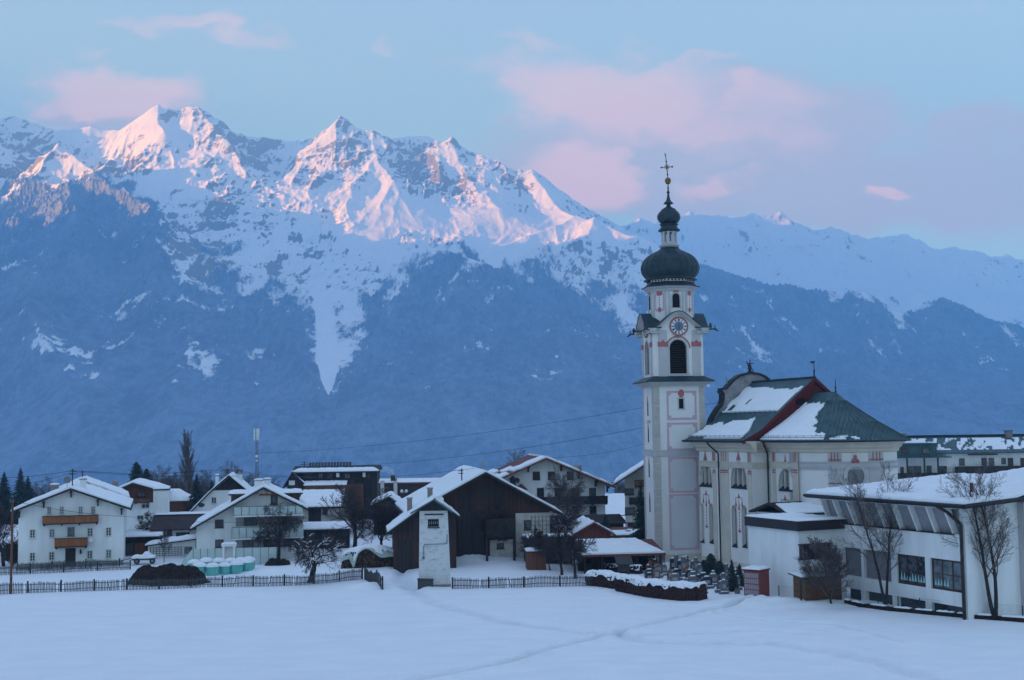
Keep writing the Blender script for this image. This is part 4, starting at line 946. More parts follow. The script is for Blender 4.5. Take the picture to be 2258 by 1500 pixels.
def beige_house():
    F = Fac(1400, 163, R(-6)); r = F.empty('house', 'beige house with green shutters and wooden balconies half hidden by the church tower', 'house')
    L, A, Q = F.uz(1352, 1068), F.uz(1446, 1008), F.uz(1560, 1075)
    wl, wr = F.uz(1378, 1100)[0], F.uz(1530, 1100)[0]
    gable_walls(r, wl, wr, L, A, Q, 12, m='beige'); gable_roof(r, L, A, Q, -2, 13, rm='beam', seed=61)
    for q in ((1377, 1077, 1398, 1091), (1378, 1119, 1400, 1135), (1384, 1152, 1398, 1168)): window(r, *F.rect(*q), fm='framedark', mull=1)
    u0, u1, z0, z1 = F.rect(1387, 1096, 1440, 1109); balcony(r, u0, u1, z0, z1, m='darkwood'); u0, u1, z0, z1 = F.rect(1399, 1058, 1440, 1071); balcony(r, u0, u1, z0, z1, m='brownwood')
    F = Fac(1350, 230, R(4)); r = F.empty('cottage', 'distant house with white snow roof between the gabled house and the beige house', 'house')
    u0, u1, z0, z1 = F.rect(1335, 1094, 1400, 1150); ze = F.uz(1360, 1136)[1]
    MB().box(u0 + .4, u1, 0, 12, -3, ze).build('wall', M['white'], r); q = MB().prism([(-.5, ze), (6, z1), (12.5, ze), (12.5, ze - .2), (6, z1 - .2), (-.5, ze - .2)], u0, u1, 'x').build('roof', M['beam'], r); fix_normals(q)
    s = MB(); snow_on(s, (u0, -.5, ze), (u1, -.5, ze), (u1, 6, z1), (u0, 6, z1), .3, 10, 10); s.build('roof_snow', M['roofsnow'], q)
beige_house()

def low_buildings():
    F = Fac(1310, 147, R(5)); r = F.empty('bungalow', 'low red-brown house with snowy roof and skylight next to the church tower', 'house')
    L, A, Q = F.uz(1262, 1178), F.uz(1309, 1151), F.uz(1356, 1178)
    gable_walls(r, F.uz(1272, 1180)[0], F.uz(1346, 1180)[0], L, A, Q, 9, m='roofred'); gable_roof(r, L, A, Q, -.6, 9, rm='roofred', seed=71, snow=.2, smask=lambda k, a, b: not (k == 1 and b > .55))
    u0, z0 = F.uz(1346, 1186); u1, _ = F.uz(1440, 1186); ze = F.uz(1400, 1180, 0)[1]; zr = F.uz(1380, 1162, 6)[1]
    MB().box(u0, u1, .4, 9, -.6, ze - .22).build('side_wing', M['metal'], r)
    q = MB().prism([(0, ze), (6, zr), (9.4, ze), (9.4, ze - .2), (6, zr - .2), (0, ze - .2)], u0, u1 + .3, 'x').build('wing_roof', M['roofred'], r); fix_normals(q)
    s = MB(); snow_on(s, (u0, 0, ze), (u1 + .2, 0, ze), (u1 - .4, 5.6, zr - .1), (u0, 5.6, zr - .1), .16, 16, 8, lambda a, b: b < .78 - .2 * (1 - a)); s.build('wing_snow', M['roofsnow'], q)
    u, z = F.uz(1386, 1173, 2); MB().blob((u, 2.2, z), .5, .5, .18, 1, .02, 12, 6).build('skylight', M['glass'], r, True)
    # open shed with long snow roof
    F = Fac(1360, 128, R(6)); r = F.empty('open_shed', 'long open-fronted wooden shed with thick snow roof beside the cemetery', 'shed')
    u0, ze = F.uz(1285, 1223); u1, _ = F.uz(1468, 1219); ze = F.uz(1380, 1222)[1]; zr = F.uz(1380, 1190, 6.4)[1]
    q = MB().prism([(0, ze), (6.4, zr), (11, ze), (11, ze - .22), (6.4, zr - .22), (0, ze - .22)], u0 - 1.0, u1, 'x').build('roof', M['roofred'], r); fix_normals(q)
    s = MB(); snow_on(s, (u0 - .9, .05, ze), (u1 - .1, .05, ze), (u1 - 1.9, 6.4, zr), (u0 - .9, 6.4, zr), .3, 30, 10, None, 7, .15); s.build('roof_snow', M['roofsnow'], q)
    MB().box(u0, u1 - .8, 3.2, 3.35, -.5, ze).build('back_wall', M['darkwood'], r)
    for k in range(5):
        c = u0 + .3 + (u1 - u0 - 1.4) * k / 4; MB().box(c - .1, c + .1, .5, .7, -.4, ze - .23).build('post', M['beam'], r)
    b = MB()
    for k in range(9):
        c = u0 + .6 + k * (u1 - u0 - 2) / 9; b.box(c, c + .9, 2.2 + (k % 3) * .2, 3.1, -.2, .8 + .35 * (k * 7 % 4))
    b.build('stacked_timber', M['barnwood'], r)
    F = Fac(1175, 131, R(3)); r = F.empty('crate', 'rust-brown container with snowy lid behind the orchard trees', 'container')
    u0, u1, z0, z1 = F.rect(1162, 1218, 1204, 1238); MB().box(u0, u1, 0, 2.6, -.2, z1).build('body', M['brownwood'], r); q = MB().box(u0 - .1, u1 + .1, -.1, 2.7, z1 + .003, z1 + .1).build('lid', M['beam'], r)
    s = MB(); snow_on(s, (u0 - .1, -.1, z1 + .1), (u1 + .1, -.1, z1 + .1), (u1 + .1, 2.7, z1 + .1), (u0 - .1, 2.7, z1 + .1), .2, 8, 6); s.build('lid_snow', M['roofsnow'], q)
    F = Fac(1225, 137, R(3)); r = F.empty('open_shed', 'flat dark lean-to with thin snow strip beside the plastered barn corner', 'shed')
    u0, u1, z0, z1 = F.rect(1160, 1186, 1262, 1235); MB().box(u0, u1, 0, 4, -.4, z1 - .2).build('wall', M['beam'], r); q = MB().box(u0 - .2, u1 + .2, -.5, 4.2, z1 - .197, z1).build('roof', M['beam'], r)
    s = MB(); snow_on(s, (u0 - .2, -.5, z1), (u1 + .2, -.5, z1), (u1 + .2, 4.2, z1), (u0 - .2, 4.2, z1), .2, 20, 8, lambda a, b: a < .35 or b > .4, 5); s.build('roof_snow', M['roofsnow'], q)
low_buildings()

def eastern_block():
    F = Fac(2100, 205, R(-3)); r = F.empty('apartment_block', 'long white block with green metal roof streaked with snow behind the school', 'building')
    u0, ze = F.uz(1960, 1000); u1, _ = F.uz(2330, 1000); ze = F.uz(2120, 998, -1)[1]; zr = F.uz(2120, 962, 6)[1]
    MB().box(u0, u1, 0, 13, -3, ze).build('wall', M['white'], r)
    rf = MB().prism([(-1.2, ze), (6, zr), (13.5, ze), (13.5, ze - .2), (6, zr - .2), (-1.2, ze - .2)], u0 - .5, u1, 'x').build('roof', M['copper'], r); fix_normals(rf)
    def mk(a, b):
        if a < .19: return .55 < b < .86
        n = float(fbm(np.array([[a * 46 - b * 5]]), np.array([[b * 3.0 + a * 2]]), 4, 501)[0, 0])
        return .12 < b < .88 and n + .12 * math.sin(a * 13) > .47
    s = MB(); snow_on(s, (u0, -1.2, ze + .02), (u1, -1.2, ze + .02), (u1, 6, zr + .02), (u0, 6, zr + .02), .1, 150, 14, mk, 9); s.build('roof_snow', M['roofsnow'], rf)
    MB().box(u0 - .3, u1, 5.7, 6.3, zr - .05, zr + .25).build('ridge_cap', M['darkmetal'], r)
    a0, a1, b0, b1 = F.rect(2219, 951, 2233, 964, 5); chimney(r, a0, a1, 5, b0 - 1, b1, m='brick', snow=False, cap='darkmetal'); a0, a1, b0, b1 = F.rect(1984, 957, 2000, 965, 5); chimney(r, a0, a1, 5, b0 - 1, b1, m='brick', snow=False)
    # west wing with dormer front
    a0, a1, b0, b1 = F.rect(1975, 980, 2066, 1007, -2); w = MB().box(a0, a1, -2, 3, b0, b1).build('dormer', M['copper'], r)
    MB().box(a0 - .3, a1 + .3, -2.6, 3, b1 + .003, b1 + .18).build('dormer_roof', M['copper'], w)
    for x0, x1 in ((1988, 2004), (2034, 2050)): q = F.rect(x0, 988, x1, 1000, -2); window(w, *q, v=-2, fm='framedark', mull=1, sill=False)
    q = MB(); q.box(a0 - .4, a1 + 2.0, -3.2, 0, b0 - .22, b0 - .02); q.build('canopy', M['copper'], r)
    for px in (2001, 2039, 2069): u, z = F.uz(px, 1030, -3); MB().box(u - .12, u + .12, -3.0, -2.8, F.uz(px, 1047, -3)[1], b0 - .23).build('canopy_post', M['beam'], r)
    for x0, x1, y0, y1 in ((1985, 1993, 1030, 1044), (2003, 2031, 1028, 1044), (2043, 2054, 1027, 1044), (2069, 2088, 1028, 1044), (2115, 2127, 1011, 1027), (2164, 2176, 1010, 1027), (2180, 2192, 1010, 1027), (2208, 2218, 1010, 1024), (2222, 2234, 1010, 1027), (2250, 2262, 1010, 1027), (2118, 2128, 1051, 1058), (2182, 2192, 1051, 1058)): window(r, *F.rect(x0, y0, x1, y1), fm='framedark', mull=1, sill=False)
    c0, c1, d0, d1 = F.rect(1985, 1043, 2096, 1058, -1.8); balcony(r, c0, c1, d0, d1, depth=1.8, m='darkwood'); c0, c1, d0, d1 = F.rect(2112, 1028, 2262, 1042, -1.6); balcony(r, c0, c1, d0, d1, depth=1.6, m='darkwood')
    q = MB(); a0, a1, b0, b1 = F.rect(2138, 1001.5, 2200, 1004, -.8); q.box(a0, a1, -.9, .02, b0, b1); q.build('awning_case', M['brownwood'], r)
M['copper'] = mat('green_copper_sheet', (0.055, 0.115, 0.125), (0.030, 0.070, 0.082), scale=1.3, rough=0.55, kind='seam', width=0.55, bump=0.9, dist=0.05, spec=0.4)
eastern_block()
# ------------------------------------------------------------------ parish church
M['churchwhite'] = mat('church_white_plaster', (0.80, 0.765, 0.735), (0.70, 0.67, 0.655), scale=0.4, rough=0.9, bump=0.08, bscale=18, lo=.3, hi=.75)
M['sand'] = mat('sand_coloured_plaster', (0.62, 0.55, 0.45), (0.53, 0.47, 0.40), scale=0.5, rough=0.9, bump=0.08, bscale=18)
M['greyplaster'] = mat('grey_plaster', (0.54, 0.52, 0.52), (0.46, 0.45, 0.46), scale=0.5, rough=0.9, bump=0.08, bscale=18)
M['pink'] = mat('pink_painted_frame', (0.62, 0.42, 0.47), (0.56, 0.38, 0.43), scale=1.5, rough=0.9)
M['red'] = mat('red_painted_ornament', (0.46, 0.155, 0.155), (0.38, 0.13, 0.135), scale=3, rough=0.9)
M['copperdark'] = mat('dark_green_copper', (0.018, 0.047, 0.060), (0.008, 0.021, 0.030), scale=1.1, rough=0.5, bump=0.4, bscale=6, spec=0.4, dist=.05, lo=.3, hi=.7)
M['gablered'] = mat('dark_red_boards', (0.125, 0.019, 0.022), (0.085, 0.014, 0.017), scale=1, kind='plank', width=.25, bump=.4)
M['gold'] = mat('gilded_metal', (0.30, 0.18, 0.06), (0.20, 0.12, 0.04), scale=5, rough=0.5, metal=0.9)
M['leadglass'] = mat('leaded_church_glass', (0.25, 0.25, 0.26), (0.17, 0.175, 0.19), scale=1.6, rough=0.35, spec=0.5)
M['dark'] = mat('opening_shade', (0.012, 0.012, 0.015), rough=0.9)  # near-black colour stands in for the shade inside openings
M['blue'] = mat('blue_clock_centre', (0.14, 0.20, 0.34), rough=0.7)
M['stonegrey'] = mat('sand_grey_quoin_plaster', (0.55, 0.51, 0.46), (0.44, 0.41, 0.38), scale=0.6, rough=0.9, bump=0.1, bscale=18)
M['palegrey'] = mat('pale_grey_plaster', (0.64, 0.63, 0.645), (0.55, 0.54, 0.56), scale=0.4, rough=0.9, bump=0.08, bscale=18, lo=.3, hi=.8)
M['seamcopper'] = M['copper']

def arch_wall(b, u0, u1, z0, z1, uc, r, zb, zs, y0, y1, n=10, k=1.0, rise=None):
    """wall slab u0..u1 x z0..z1 from y0 to y1 with an arched opening; zb sill, zs springing, rise of the arch"""
    rise = rise or r
    b.box(u0, uc - r, y0, y1, z0, z1); b.box(uc + r, u1, y0, y1, z0, z1)
    if zb > z0: b.box(uc - r, uc + r, y0, y1, z0, zb)
    P = [(uc - r * math.cos(math.pi * i / n), zs + rise * math.sin(math.pi * i / n) ** k) for i in range(n + 1)]
    for (p, q) in zip(P[:-1], P[1:]): b.prism([p, q, (q[0], z1), (p[0], z1)], y0, y1)
    return P
def arch_ring(b, uc, r, w, zb, zs, y0, y1, n=12, rise=None, k=1.0):
    rise = rise or r
    P = [(uc - r * math.cos(math.pi * i / n), zs + rise * math.sin(math.pi * i / n) ** k) for i in range(n + 1)]
    Q = [(uc - (r + w) * math.cos(math.pi * i / n), zs + (rise + w) * math.sin(math.pi * i / n) ** k) for i in range(n + 1)]
    for i in range(n): b.prism([P[i], P[i + 1], Q[i + 1], Q[i]], y0, y1)
    b.box(uc - r - w, uc - r, y0, y1, zb, zs); b.box(uc + r, uc + r + w, y0, y1, zb, zs)
def cut_rect(u0, u1, z0, z1, c):
    return [(u0 + c, z0), (u1 - c, z0), (u1 - c * .9, z0 + c * .9), (u1, z0 + c), (u1, z1 - c), (u1 - c * .9, z1 - c * .9), (u1 - c, z1), (u0 + c, z1), (u0 + c * .9, z1 - c * .9), (u0, z1 - c), (u0, z0 + c), (u0 + c * .9, z0 + c * .9)]
def fleur(b, u, z, w, h, y0, y1):
    """a painted rocaille tuft: pointed flame with two side curls"""
    b.prism([(u - w * .18, z), (u + w * .18, z), (u + w * .28, z + h * .35), (u + w * .12, z + h * .6), (u, z + h), (u - w * .12, z + h * .6), (u - w * .28, z + h * .35)], y0, y1)
    for s in (-1, 1): b.prism([(u + s * w * .15, z + h * .05), (u + s * w * .5, z), (u + s * w * .42, z + h * .3), (u + s * w * .25, z + h * .28)][::s], y0 + .003, y1)

def church_tower():
    F = Fac(1450, 138.0, R(6.5)); W = F.uz(1555, 950)[0]
    r = F.empty('church_tower', 'tall white baroque bell tower with green onion domes, clock and golden ball', 'church tower')
    Z = lambda py, v=0.0: F.uz(1500, py, v)[1]
    c = W / 2; zc = lambda py: F.uz(1484, py, c)[1]
    z_pl, z_band, z_c1, z_c0, z_sk = Z(1222), Z(1000), Z(850), Z(840), Z(829)
    ob = MB().box(0, W, 0, W, -.8, z_c1 + .4).build('shaft', M['churchwhite'], r)
    MB().box(-.12, W + .12, -.12, W + .12, -.8, z_pl).build('plinth', M['sand'], r)
    q = MB()
    for (a0, a1) in ((-.05, .62), (W - .62, W + .05)):
        zz = z_pl + .003; k = 0
        while zz < z_c1 - .1:
            h = .88; q.box(a0, a1, -.05, .6, zz, min(zz + h, z_c1)); zz += h + .035; k += 1
    q.box(-.05, .3, .603, .95, z_pl, z_c1); q.box(-.05, .3, W - .6, W + .05, z_pl, z_c1)
    q.build('quoins', M['stonegrey'], r)
    bd = MB(); bd.box(-.1, W + .1, -.1, W + .1, z_band - .30, z_band + .30); bd.box(-.14, W + .14, -.14, W + .14, z_band + .303, z_band + .38); bd.build('string_course', M['greyplaster'], r)
    for (x0, y0, x1, y1) in ((1470, 862, 1536, 926), (1471, 932, 1538, 994), (1474, 1008, 1540, 1087), (1476, 1089, 1541, 1213)):
        u0, u1, z0, z1 = F.rect(x0, y0, x1, y1)
        p = MB().prism(cut_rect(u0, u1, z0, z1, .02), -.025, .05).build('panel_frame', M['pink'], r); fix_normals(p)
        i = .24; p2 = MB().prism(cut_rect(u0 + i, u1 - i, z0 + i, z1 - i, .28), -.045, .05).build('panel', M['churchwhite'] if y0 < 1000 else M['palegrey'], p); fix_normals(p2)
    # niche with statue frame in the top panel, its shaded recess a flat black sheet
    u, z = F.uz(1502, 902); n = MB(); n.box(u - .5, u + .5, -.10, 0, z - .1, z + .03); n.box(u - .40, u - .26, -.09, 0, z + .032, z + 1.15); n.box(u + .26, u + .40, -.09, 0, z + .032, z + 1.15); n.box(u - .46, u + .46, -.10, 0, z + 1.152, z + 1.28); n = n.build('niche', M['greyplaster'], r)
    MB().box(u - .255, u + .255, -.06, .01, z + .035, z + 1.15).build('niche_shade', M['dark'], n); f = MB(); f.blob((u, -.12, z + 1.75), .33, .05, .42, 3, .12, 10, 6); f.box(u - .2, u + .2, -.11, -.03, z + 1.283, z + 1.45); f.build('cartouche', M['red'], n)
    # left face: slit windows in white strips
    for py in (900, 958, 1035, 1112):
        u, z = F.uz(1438, py, 0); zc_ = F.uz(1438, py, c)[1]
        w = MB(); w.box(-.055, 0, c - .85, c + .85, zc_ - 1.7, zc_ + 1.6); w = w.build('side_panel', M['churchwhite'], r)
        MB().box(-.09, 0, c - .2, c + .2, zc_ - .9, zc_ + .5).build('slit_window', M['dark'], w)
        f = MB(); f.prism([(c - .3, zc_ + .5), (c + .3, zc_ + .5), (c, zc_ + 1.35)], -.10, -.06, 'x'); f.build('slit_ornament', M['red'], w)
    # lower cornice and skirt roof
    cn = MB()
    for (o, a, b_) in ((.25, z_c1 - .12, z_c1 + .1), (.5, z_c1 + .103, z_c1 + .26), (.8, z_c1 + .263, z_c0 - .12)): cn.box(-o, W + o, -o, W + o, a, b_)
    cn.build('cornice', M['greyplaster'], r)
    def skirt(name, o0, o1, z0, z1, mm):
        s = MB(); n = s.pts([(-o0, -o0, z0), (W + o0, -o0, z0), (W + o0, W + o0, z0), (-o0, W + o0, z0), (-o0, -o0, z0 + .12), (W + o0, -o0, z0 + .12), (W + o0, W + o0, z0 + .12), (-o0, W + o0, z0 + .12), (-o1, -o1, z1), (W + o1, -o1, z1), (W + o1, W + o1, z1), (-o1, W + o1, z1)])
        s.face((n + 3, n + 2, n + 1, n))
        for a in range(4):
            b_ = (a + 1) % 4; s.face((n + a, n + b_, n + 4 + b_, n + 4 + a)); s.face((n + 4 + a, n + 4 + b_, n + 8 + b_, n + 8 + a))
        s.face((n + 8, n + 9, n + 10, n + 11)); o = s.build(name, M[mm], r); return o
    skirt('skirt_roof', .98, -.02, z_c0 - .117, z_sk, 'copperdark')
    # belfry stage with open arches on each side
    z_b1 = Z(728); th = .4
    zb, zs = Z(824), Z(768); uc, rr = (F.uz(1480.5, 790)[0] + F.uz(1518, 790)[0]) / 2, (F.uz(1518, 790)[0] - F.uz(1480.5, 790)[0]) / 2
    b = MB(); arch_wall(b, 0, W, z_sk - .3, z_b1 + .3, c, rr, zb, zs, 0, th, 14)
    bf = b.build('belfry', M['churchwhite'], r)
    b = MB(); arch_wall(b, 0, W, z_sk - .3, z_b1 + .3, c, rr, zb, zs, W - th, W, 14); b.build('belfry_side', M['churchwhite'], bf)
    for uu in (0, W - th):
        b = MB(); arch_wall(b, th + .002, W - th - .002, z_sk - .3, z_b1 + .3, c, rr, zb, zs, 0, th, 14)
        b.v = [(uu + y, x, z) for (x, y, z) in b.v]; q = b.build('belfry_side', M['churchwhite'], bf); fix_normals(q)
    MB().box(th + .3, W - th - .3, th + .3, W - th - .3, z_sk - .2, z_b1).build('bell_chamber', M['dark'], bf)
    lv = MB(); k = 0; zz = zb
    while zz < zs + rr - .1:
        hw = rr if zz < zs else math.sqrt(max(rr * rr - (zz - zs) ** 2, .01))
        lv.prism([(.16, zz), (.34, zz + .12), (.36, zz + .10), (.18, zz - .02)], c - hw, c + hw, 'x'); zz += .26
    lv.build('louvres', M['beam'], bf)
    lv = MB(); zz = zb
    while zz < zs + rr - .1:
        hw = rr if zz < zs else math.sqrt(max(rr * rr - (zz - zs) ** 2, .01))
        lv.prism([(.16, zz), (.34, zz + .12), (.36, zz + .10), (.18, zz - .02)], c - hw, c + hw, 'y'); zz += .26
    lv.build('louvres', M['beam'], bf)
    a = MB(); arch_ring(a, c, rr, .2, zb - .02, zs, -.06, .1, 14); a.box(c - rr - .3, c + rr + .3, -.16, .1, zb - .14, zb - .02); a.build('arch_moulding', M['greyplaster'], r)
    a = MB(); arch_ring(a, c, rr, .2, zb - .02, zs, -.06, .1, 14); a.v = [(y, x, z) for (x, y, z) in a.v]; o = a.build('arch_moulding', M['greyplaster'], r); fix_normals(o)
    ro = MB(); n = 22
    for i in range(n + 1):
        t = math.pi * (.02 + .96 * i / n)
        ro.blob((c - (rr + .36) * math.cos(t), -.02, zs + (rr + .36) * math.sin(t)), .10, .05, .10, i, .1, 6, 4)
    ro.blob((c, -.04, zs + rr + .5), .3, .08, .33, 5, .15, 8, 5); ro.build('arch_garland', M['red'], r)
    zt, z2 = Z(757), Z(764)
    for (x0, x1) in ((1451, 1473), (1525, 1546)):
        u0, u1 = F.uz(x0, 780)[0], F.uz(x1, 780)[0]
        pl = MB(); cp = MB(); pl.box(u0 + .08, u1 - .08, -.09, .02, z_sk - .05, z_b1); pl = pl.build('pilaster', M['greyplaster'], r); cp.box(u0, u1, -.14, .02, Z(764.5), Z(754)); fleur(cp, (u0 + u1) / 2, Z(754) + .003, .38, .32, -.13, -.05); cp.build('capital', M['red'], pl)
    for (v0, v1) in ((.25, 1.1), (W - 1.1, W - .25)): pl = MB().box(-.09, .02, v0 + .08, v1 - .08, z_sk - .05, z_b1).build('pilaster', M['greyplaster'], r); MB().box(-.14, .02, v0, v1, Z(764.5), Z(754)).build('capital', M['red'], pl)
    # curved clock gables on each side
    def gable_curve(n=28):
        u0, u1 = -.72, W + .72; zb_ = Z(724); pk = Z(688)
        out = []
        for i in range(n + 1):
            t = i / n; u = u0 + (u1 - u0) * t; x = abs(t - .5) * 2
            h = (math.cos(min(x / .80, 1) * math.pi) + 1) / 2
            out.append((u, zb_ + (pk - zb_) * h ** .8))
        return out
    P = gable_curve()
    for side in range(4):
        g = MB(); rf = MB(); ml = MB()
        for (p, q) in zip(P[:-1], P[1:]):
            uu0, uu1 = p[0], q[0]
            cl = lambda u: min(max(u, -.0), W)
            if cl(uu1) > cl(uu0): g.prism([(cl(uu0), z_b1 - .2), (cl(uu1), z_b1 - .2), (cl(uu1), q[1] - .3), (cl(uu0), p[1] - .3)], -.05 if side % 2 == 0 else -.045, .5)
            ml.prism([(uu0, p[1] - .34), (uu1, q[1] - .34), (uu1, q[1] - .12), (uu0, p[1] - .12)], -.45, .3); ml.prism([(uu0, p[1] - .118), (uu1, q[1] - .118), (uu1, q[1]), (uu0, p[1])], -.7, .3)
            dep = 2.4
            rf.prism([(uu0, p[1] + .002), (uu1, q[1] + .002), (uu1, q[1] + .1), (uu0, p[1] + .1)], -.78, dep if abs((uu0 + uu1) / 2 - c) < W * .42 else .9)
        for k in range(2): ml.box((-.6, W - .75)[k], (.75, W + .6)[k], -.42, .28, z_b1 - .38, z_b1 - .1)
        rot = [(lambda x, y: (x, y)), (lambda x, y: (y, W - x)), (lambda x, y: (W - x, W - y)), (lambda x, y: (W - y, x))][side]
        for b_, nm, mm in ((g, 'clock_gable', 'churchwhite'), (ml, 'gable_moulding', 'greyplaster'), (rf, 'gable_roof', 'copperdark')):
            b_.v = [(*rot(x, y), z) for (x, y, z) in b_.v]; o = b_.build(nm, M[mm], r); fix_normals(o)
    MB().box(.02, W - .02, .02, W - .02, z_b1, Z(724) + .15).build('belfry_ceiling', M['copperdark'], r)
    for (x, y, a) in ((-.85, -.75, 3.9), (W + .85, -.75, 5.5), (-.85, W + .7, 2.3), (W + .85, W + .7, .8)):
        g = MB(); zz = Z(726); d = Vector((math.cos(a), math.sin(a), 0)); P0 = Vector((x, y, zz)) - d * .5
        g.tube(P0, P0 + d * 1.0 + Vector((0, 0, -.1)), .11, .07, 6); g.tube(P0 + d * .9 + Vector((0, 0, -.08)), P0 + d * 1.35 + Vector((0, 0, -.35)), .13, .04, 6); g.blob(P0 + d * .35 + Vector((0, 0, .25)), .16, .16, .38, 2, .2, 6, 5); g.tube(P0 + d * .85, P0 + d * .95 + Vector((0, 0, .4)), .07, .02, 5)
        g.build('gargoyle', M['copperdark'], r)
    # clock
    def clock(side):
        uz = F.uz(1499.5, 720); u, z = c + (uz[0] - c) * .4, uz[1]; R0 = 20.0 * 138 / FPX
        rot = [(lambda x, y: (x, y)), (lambda x, y: (y, W - x))][side]
        parts = []
        def disc(r0, y0, y1, nm, mm, par=None, r1=0.0, cx=u, cz=z, n=40):
            d = MB()
            if r1 == 0: d.prism([(cx + r0 * math.cos(2 * math.pi * k / n), cz + r0 * math.sin(2 * math.pi * k / n)) for k in range(n)], y0, y1)
            d.v = [(*rot(x, y), zz) for (x, y, zz) in d.v]; o = d.build(nm, M[mm], par or r); fix_normals(o); return o
        rim = MB(); nn = 28
        for k in range(nn): t = 2 * math.pi * k / nn; rim.blob((u + R0 * .97 * math.cos(t), -.15, z + R0 * .97 * math.sin(t)), .12, .10, .12, k, .1, 6, 4)
        rim.v = [(*rot(x, y), zz) for (x, y, zz) in rim.v]
        face = disc(R0 * .9, -.17, .02, 'clock_face', 'clockwhite')
        rim.build('clock_rim', M['red'], face)
        disc(R0 * .52, -.19, -.15, 'clock_centre', 'blue', face)
        nu = MB(); NUM = ('XII', 'I', 'II', 'III', 'IV', 'V', 'VI', 'VII', 'VIII', 'IX', 'X', 'XI')
        for k, s in enumerate(NUM):
            t = math.pi / 2 - 2 * math.pi * k / 12; ra = R0 * .71; cu, cz = u + ra * math.cos(t), z + ra * math.sin(t)
            x = Vector((math.sin(t), -math.cos(t))); yv = Vector((math.cos(t), math.sin(t))); h = R0 * .135; adv = R0 * .068
            wid = {'I': .6, 'V': 1.25, 'X': 1.25}; tot = sum(wid[ch] for ch in s) * adv; pos = -tot / 2
            def stroke(a, b_, w=R0 * .022):
                A = Vector((cu, cz)) + x * a[0] + yv * a[1]; B = Vector((cu, cz)) + x * b_[0] + yv * b_[1]; dd = (B - A).normalized(); nn_ = Vector((-dd.y, dd.x)) * w
                nu.prism([tuple(A - nn_), tuple(B - nn_), tuple(B + nn_), tuple(A + nn_)], -.182, -.15)
            for ch in s:
                w_ = wid[ch] * adv; m = pos + w_ / 2
                if ch == 'I': stroke((m, -h), (m, h))
                if ch == 'V': stroke((m - w_ * .36, h), (m, -h)); stroke((m + w_ * .36, h), (m, -h))
                if ch == 'X': stroke((m - w_ * .36, h), (m + w_ * .36, -h)); stroke((m + w_ * .36, h), (m - w_ * .36, -h))
                pos += w_
        nu.v = [(*rot(x, y), zz) for (x, y, zz) in nu.v]; o = nu.build('numerals', M['darkmetal'], face); fix_normals(o)
        for t, ln, w in ((math.radians(262), R0 * .62, .075), (math.radians(278), R0 * .42, .09)):
            h = MB(); d = Vector((math.cos(t), math.sin(t))); nn_ = Vector((-d.y, d.x)); A = Vector((u, z)) - d * .25; B = Vector((u, z)) + d * ln
            h.prism([tuple(A - nn_ * w * .5), tuple((A + B) / 2 - nn_ * w), tuple(B), tuple((A + B) / 2 + nn_ * w), tuple(A + nn_ * w * .5)], -.225, -.20)
            h.v = [(*rot(x, y), zz) for (x, y, zz) in h.v]; o = h.build('clock_hand', M['gold'], face); fix_normals(o)
    M['clockwhite'] = mat('clock_face_white', (0.76, 0.76, 0.74), rough=.7)
    clock(0); clock(1)
    # octagon
    PX = 140.8 / FPX
    a0 = math.pi / 8
    oc = lambda rr_: rr_ / math.cos(math.pi / 8)
    zo0, zo1 = Z(724), zc(644)
    MB().lathe([(oc(2.42), zo0), (oc(2.42), zo1)], 8, c, c, a0).build('octagon', M['churchwhite'], r)
    pk = MB(); pw = MB(); gl = MB(); pr = MB(); ps = MB()
    for k in range(8):
        t = 2 * math.pi * k / 8; cs, sn = math.cos(t), math.sin(t)
        def loc(u_, v_, z_): return (c + cs * (2.42 + v_) - sn * u_, c + sn * (2.42 + v_) + cs * u_, z_)
        def add(b_, poly, y0, y1):
            m = MB().prism(poly, y0, y1); i = b_.pts([loc(x, -y, z_) for (x, y, z_) in m.v])
            for f in m.f: b_.face([i + q for q in f])
        if k % 2 == 0:
            zb_, zs_ = zc(683), zc(660); w = .42; arc = [(w * math.cos(math.pi * i / 8), zs_ + w * math.sin(math.pi * i / 8)) for i in range(9)]
            add(gl, [(-w, zb_), (w, zb_)] + arc, -.03, .05); o_ = MB(); arch_ring(o_, 0, w, .16, zb_ - .1, zs_, -.07, .05, 8); i = pw.pts([loc(x, -y, z_) for (x, y, z_) in o_.v]); [pw.face([i + q for q in f]) for f in o_.f]
            add(pr, [(-.35, zs_ + w + .12), (.35, zs_ + w + .12), (.2, zs_ + w + .55), (-.2, zs_ + w + .55)], -.1, .05)
        else:
            za, zb_ = zc(690), zc(648); add(pk, cut_rect(-.62, .62, za, zb_, .15), -.025, .05); add(ps, cut_rect(-.42, .42, za + .2, zb_ - .2, .12), -.04, .05)
            add(pr, [(-.3, zb_ - .4), (.3, zb_ - .4), (.34, zb_ + .2), (-.34, zb_ + .2)], -.08, .05)
            for q in range(5): z_ = zb_ - .6 - q * .28; add(pr, [(-.09, z_), (0, z_ - .11), (.09, z_), (0, z_ + .1)], -.06, .05)
            add(pr, [(-.26, za + .25), (0, za - .15), (.26, za + .25), (0, za + .55)], -.07, .05)
        for s in (-1, 1): add(pw, [(s * .80 - .13, zo0), (s * .80 + .13, zo0), (s * .80 + .13, zo1), (s * .80 - .13, zo1)], -.06, .05)
    for b_, nm, mm in ((pk, 'octagon_panels', 'pink'), (ps, 'octagon_fields', 'churchwhite'), (pw, 'octagon_mouldings', 'greyplaster'), (gl, 'sound_openings', 'dark'), (pr, 'octagon_ornaments', 'red')): o = b_.build(nm, M[mm], r); fix_normals(o)
